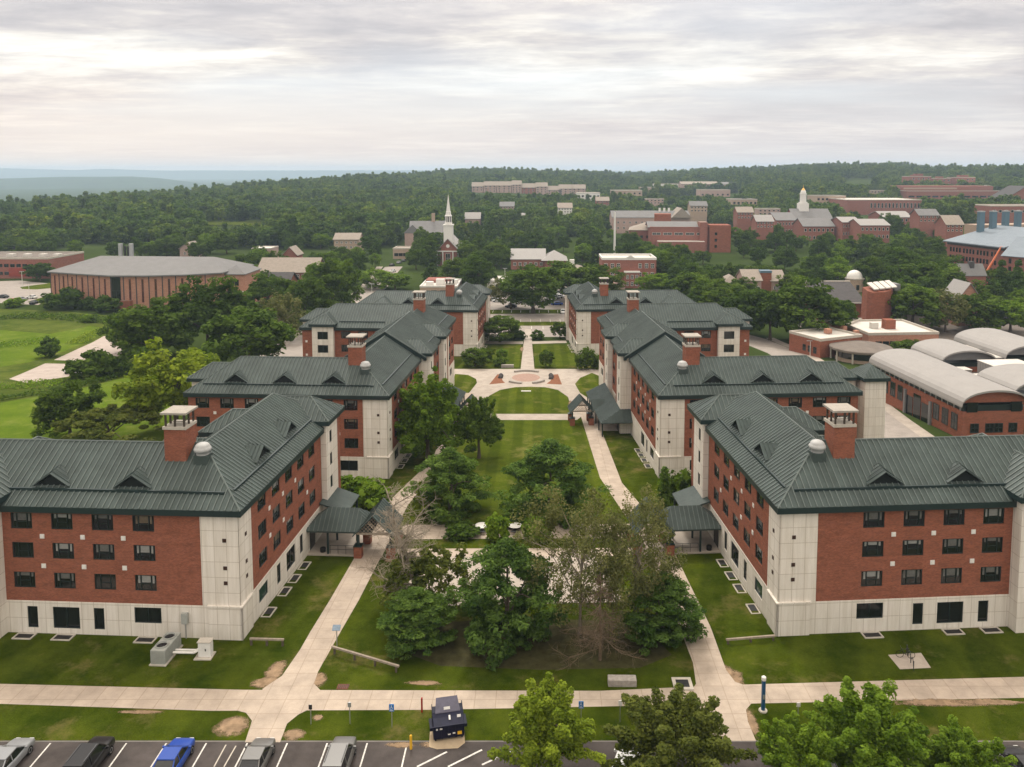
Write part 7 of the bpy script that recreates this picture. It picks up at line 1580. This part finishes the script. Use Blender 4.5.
def tree_field(poly_px, n, kinds, label, group, hmin=8, hmax=14, gap=6.5, seed=0):
    r = random.Random(seed); xs_ = [p[0] for p in poly_px]; ys_ = [p[1] for p in poly_px]; made = 0
    for _ in range(n * 60):
        if made >= n: break
        px, py = r.uniform(min(xs_), max(xs_)), r.uniform(min(ys_), max(ys_))
        if not in_poly(px, py, poly_px): continue
        X, Y = atg(px, py); k = r.choice(kinds); cm, tm, w0, h0 = TK[k]; h_ = r.uniform(hmin, hmax) * (1.1 if 'pine' in k or 'spruce' in k else 1); w_ = w0 / h0 * h_ * r.uniform(.85, 1.25)
        if any((X - a) ** 2 + (Y - b) ** 2 < (gap * .5 + g_ * .5) ** 2 for a, b, g_ in taken) or inside_bld(X, Y) or any(in_poly(X, Y, P) for P in ROADS): continue
        z = ground_z(X, Y)
        if not free(X, Y, z, w_, h_): continue
        t = thing('conifer_tree' if k in ('spruce', 'darkpine') else 'deciduous_tree', (X, Y, z), label, 'tree', group, r.random() * 6.28); t.scale = (w_ / w0, w_ / w0, h_ / h0); link('trunk', tm, t); link('crown', cm, t); taken.append((X, Y, gap)); made += 1
    return made
K1 = ['oak0', 'oak1', 'oak2', 'oak3', 'oak0', 'oak2', 'darkpine', 'ash']; K2 = ['oak0', 'oak2', 'darkpine', 'oak1', 'spruce']
cnt = []
cnt.append(tree_field([(-10, 262), (56, 258), (140, 262), (250, 262), (262, 250), (-10, 244)], 34, K1, 'dark tree of the wooded belt behind the long bowed brick building', 'trees behind the long bowed brick building', 9, 14, 8, 1))
cnt.append(tree_field([(225, 335), (250, 300), (300, 292), (345, 300), (376, 268), (376, 248), (262, 250), (225, 300)], 34, K1, 'tree of the grove between the tan roofed hall and the left road', 'trees between tan roofed hall and left road', 8, 13, 7, 2))
cnt.append(tree_field([(405, 290), (470, 296), (512, 272), (512, 236), (470, 232), (414, 252)], 36, K2, 'dark tree crowding round the white steepled church', 'trees around the church', 9, 15, 7.5, 3))
cnt.append(tree_field([(512, 250), (600, 292), (604, 240), (560, 228), (520, 232)], 26, K1, 'tree of the wood between steepled church and white windowed brick block', 'trees between church and white windowed block', 9, 14, 8, 4))
cnt.append(tree_field([(590, 262), (612, 240), (650, 256), (735, 262), (730, 292), (660, 300), (655, 270), (600, 268)], 34, K1, 'tree on the slope before the large red brick complex', 'trees before the large brick complex', 8, 13, 7.5, 5))
cnt.append(tree_field([(735, 300), (725, 252), (780, 244), (842, 250), (860, 268), (840, 288), (812, 300), (790, 312)], 34, K1, 'tree among the small houses and the observatory', 'trees among the houses and observatory', 8, 13, 7.5, 6))
cnt.append(tree_field([(868, 290), (860, 250), (945, 246), (955, 290), (950, 322), (900, 325)], 34, K1, 'tree of the grove between brick drum and laboratory building', 'trees between drum and laboratory', 9, 14, 7.5, 7))
cnt.append(tree_field([(975, 318), (1040, 330), (1040, 300), (990, 290)], 9, K1, 'leafy tree at the right edge before the laboratory wing', 'trees before the laboratory wing', 8, 12, 7, 8))
cnt.append(tree_field([(690, 318), (735, 330), (760, 318), (800, 322), (820, 330), (815, 312), (700, 296)], 14, K1, 'tree in the belt behind the right dormitories', 'trees behind the right dormitories', 8, 12, 6.5, 9))
cnt.append(tree_field([(770, 232), (842, 244), (940, 246), (945, 226), (840, 232), (775, 240)], 20, K2, 'dark tree in front of the cupola hall and its brick neighbours', 'trees before the cupola hall', 9, 14, 8, 10))
cnt.append(tree_field([(700, 252), (770, 248), (790, 236), (720, 226), (690, 236)], 16, K1, 'tree on the green right of the large red brick complex', 'trees right of the large brick complex', 8, 12, 8, 11))
print('tree fields', cnt, sum(cnt))
# light fields in the left forest
def patch(name, px0, px1, py0, py1, mat):
    m = MB(); P = [[atg(px0 + (px1 - px0) * i / 8, py1 + (py0 - py1) * j / 4) for i in range(9)] for j in range(5)]
    m.v = [(x, y, ground_z(x, y) + .8) for row in P for x, y in row]; m.f = [(j * 9 + i, j * 9 + i + 1, (j + 1) * 9 + i + 1, (j + 1) * 9 + i) for j in range(4) for i in range(8)]; m.m = [0] * 32
    tag(m.build(name, mat), kind='structure')
patch('field', 86, 154, 233.5, 241, M['lawn_court']); patch('field', 206, 262, 222, 226, M['lawn_court']); patch('field', 572, 610, 200, 208, M['lawn_court'])
# the far wood: one mass, thousands of crowns
src = []
hc = bpy.data.collections.new('forest_crowns')
for i in range(6):
    cm, cs = crown_mesh('forest_crown', M['leaf_far'], 200 + i, 4.9, (5.2, 4.8, 5.6, 5.0, 6.2, 4.6)[i], 7.2, 56, 26, .72, 1.5, ('round', 'round', 'round', 'round', 'cone', 'round')[i]); o = bpy.data.objects.new('forest_crown', cm); hc.objects.link(o)
P, SCL, IDX, ROT = [], [], [], []
r = random.Random(99); rr = 330.0
while rr < 2750:
    stp = 8.6 if rr < 900 else 10.5 if rr < 1500 else 14.0; a0, a1 = math.atan(-(CX + 60) / F), math.atan((1090 - CX) / F); na = int((a1 - a0) * rr / stp)
    for k in range(na):
        a = a0 + (a1 - a0) * (k + r.random()) / na; q = rr + r.uniform(-stp, stp) * .5; X, Y = q * math.sin(a), q * math.cos(a); px = CX + F * X / Y
        D = interp(px, RX, RD)
        if q > D + 60: continue
        z = ground_z(X, Y); py = pj(X, Y, z)[1]
        lim = interp(px, [-60, 0, 60, 160, 260, 380, 420, 470, 520, 600, 640, 735, 770, 850, 940, 1000, 1090], [249, 249, 248, 248, 249, 248, 246, 238, 238, 236, 224, 228, 228, 228, 226, 226, 226])
        if py > lim: continue
        sc_ = r.choice((.7, .85, 1.0, 1.0, 1.2, 1.45)) * r.uniform(.9, 1.12) * (1.0 if rr < 1500 else 1.1)
        if mnoise.noise(Vector((X / 60, Y / 60, 8))) < -.46: continue
        if inside_bld(X, Y, 6) or not free(X, Y, z, 9 * sc_, 11.5 * sc_, .3): continue
        P.append((X, Y, z - 1.0)); SCL.append(sc_); IDX.append(r.randrange(6) if r.random() < .9 else 4); ROT.append(r.random() * 6.28)
    rr += stp * .92
print('forest', len(P))
me = bpy.data.meshes.new('forest'); me.from_pydata(P, [], [])
for nm, ty, dat in (('scl', 'FLOAT', SCL), ('idx', 'INT', IDX), ('rot', 'FLOAT', ROT)): me.attributes.new(nm, ty, 'POINT').data.foreach_set('value', dat)
fo = tag(link('forest', me), 'dark green wood covering the far hills', kind='stuff')
ng = bpy.data.node_groups.new('forest', 'GeometryNodeTree'); ng.interface.new_socket('Geometry', in_out='INPUT', socket_type='NodeSocketGeometry'); ng.interface.new_socket('Geometry', in_out='OUTPUT', socket_type='NodeSocketGeometry')
N = ng.nodes; gi = N.new('NodeGroupInput'); go = N.new('NodeGroupOutput'); ip = N.new('GeometryNodeInstanceOnPoints'); ci = N.new('GeometryNodeCollectionInfo'); ci.inputs['Collection'].default_value = hc; ci.inputs['Separate Children'].default_value = True; ci.inputs['Reset Children'].default_value = True
def named(nm, ty):
    n = N.new('GeometryNodeInputNamedAttribute'); n.data_type = ty; n.inputs['Name'].default_value = nm; return n.outputs['Attribute']
cx3 = N.new('ShaderNodeCombineXYZ'); ng.links.new(named('rot', 'FLOAT'), cx3.inputs[2])
ng.links.new(gi.outputs[0], ip.inputs['Points']); ng.links.new(ci.outputs[0], ip.inputs['Instance']); ip.inputs['Pick Instance'].default_value = True; ng.links.new(named('idx', 'INT'), ip.inputs['Instance Index']); ng.links.new(cx3.outputs[0], ip.inputs['Rotation']); ng.links.new(named('scl', 'FLOAT'), ip.inputs['Scale']); ng.links.new(ip.outputs[0], go.inputs[0])
md = fo.modifiers.new('forest', 'NODES'); md.node_group = ng
HAZE = 1.25e-4
# the hazy summer air: one even box round everything
m = MB(); m.box(-15200, 15200, -400, 13600, -160, 130); hz = tag(m.build('haze', None or M['white']), kind='stuff')
hm = bpy.data.materials.new('haze air'); hm.use_nodes = True; nt = hm.node_tree; nt.nodes.remove(nt.nodes['Principled BSDF']); vp = nt.nodes.new('ShaderNodeVolumePrincipled'); vp.inputs['Color'].default_value = (.62, .79, 1.0, 1); vp.inputs['Density'].default_value = HAZE; vp.inputs['Anisotropy'].default_value = 0.2; nt.links.new(vp.outputs[0], nt.nodes['Material Output'].inputs['Volume']); hz.data.materials[0] = hm
hm.volume_intersection_method if hasattr(hm, 'volume_intersection_method') else None
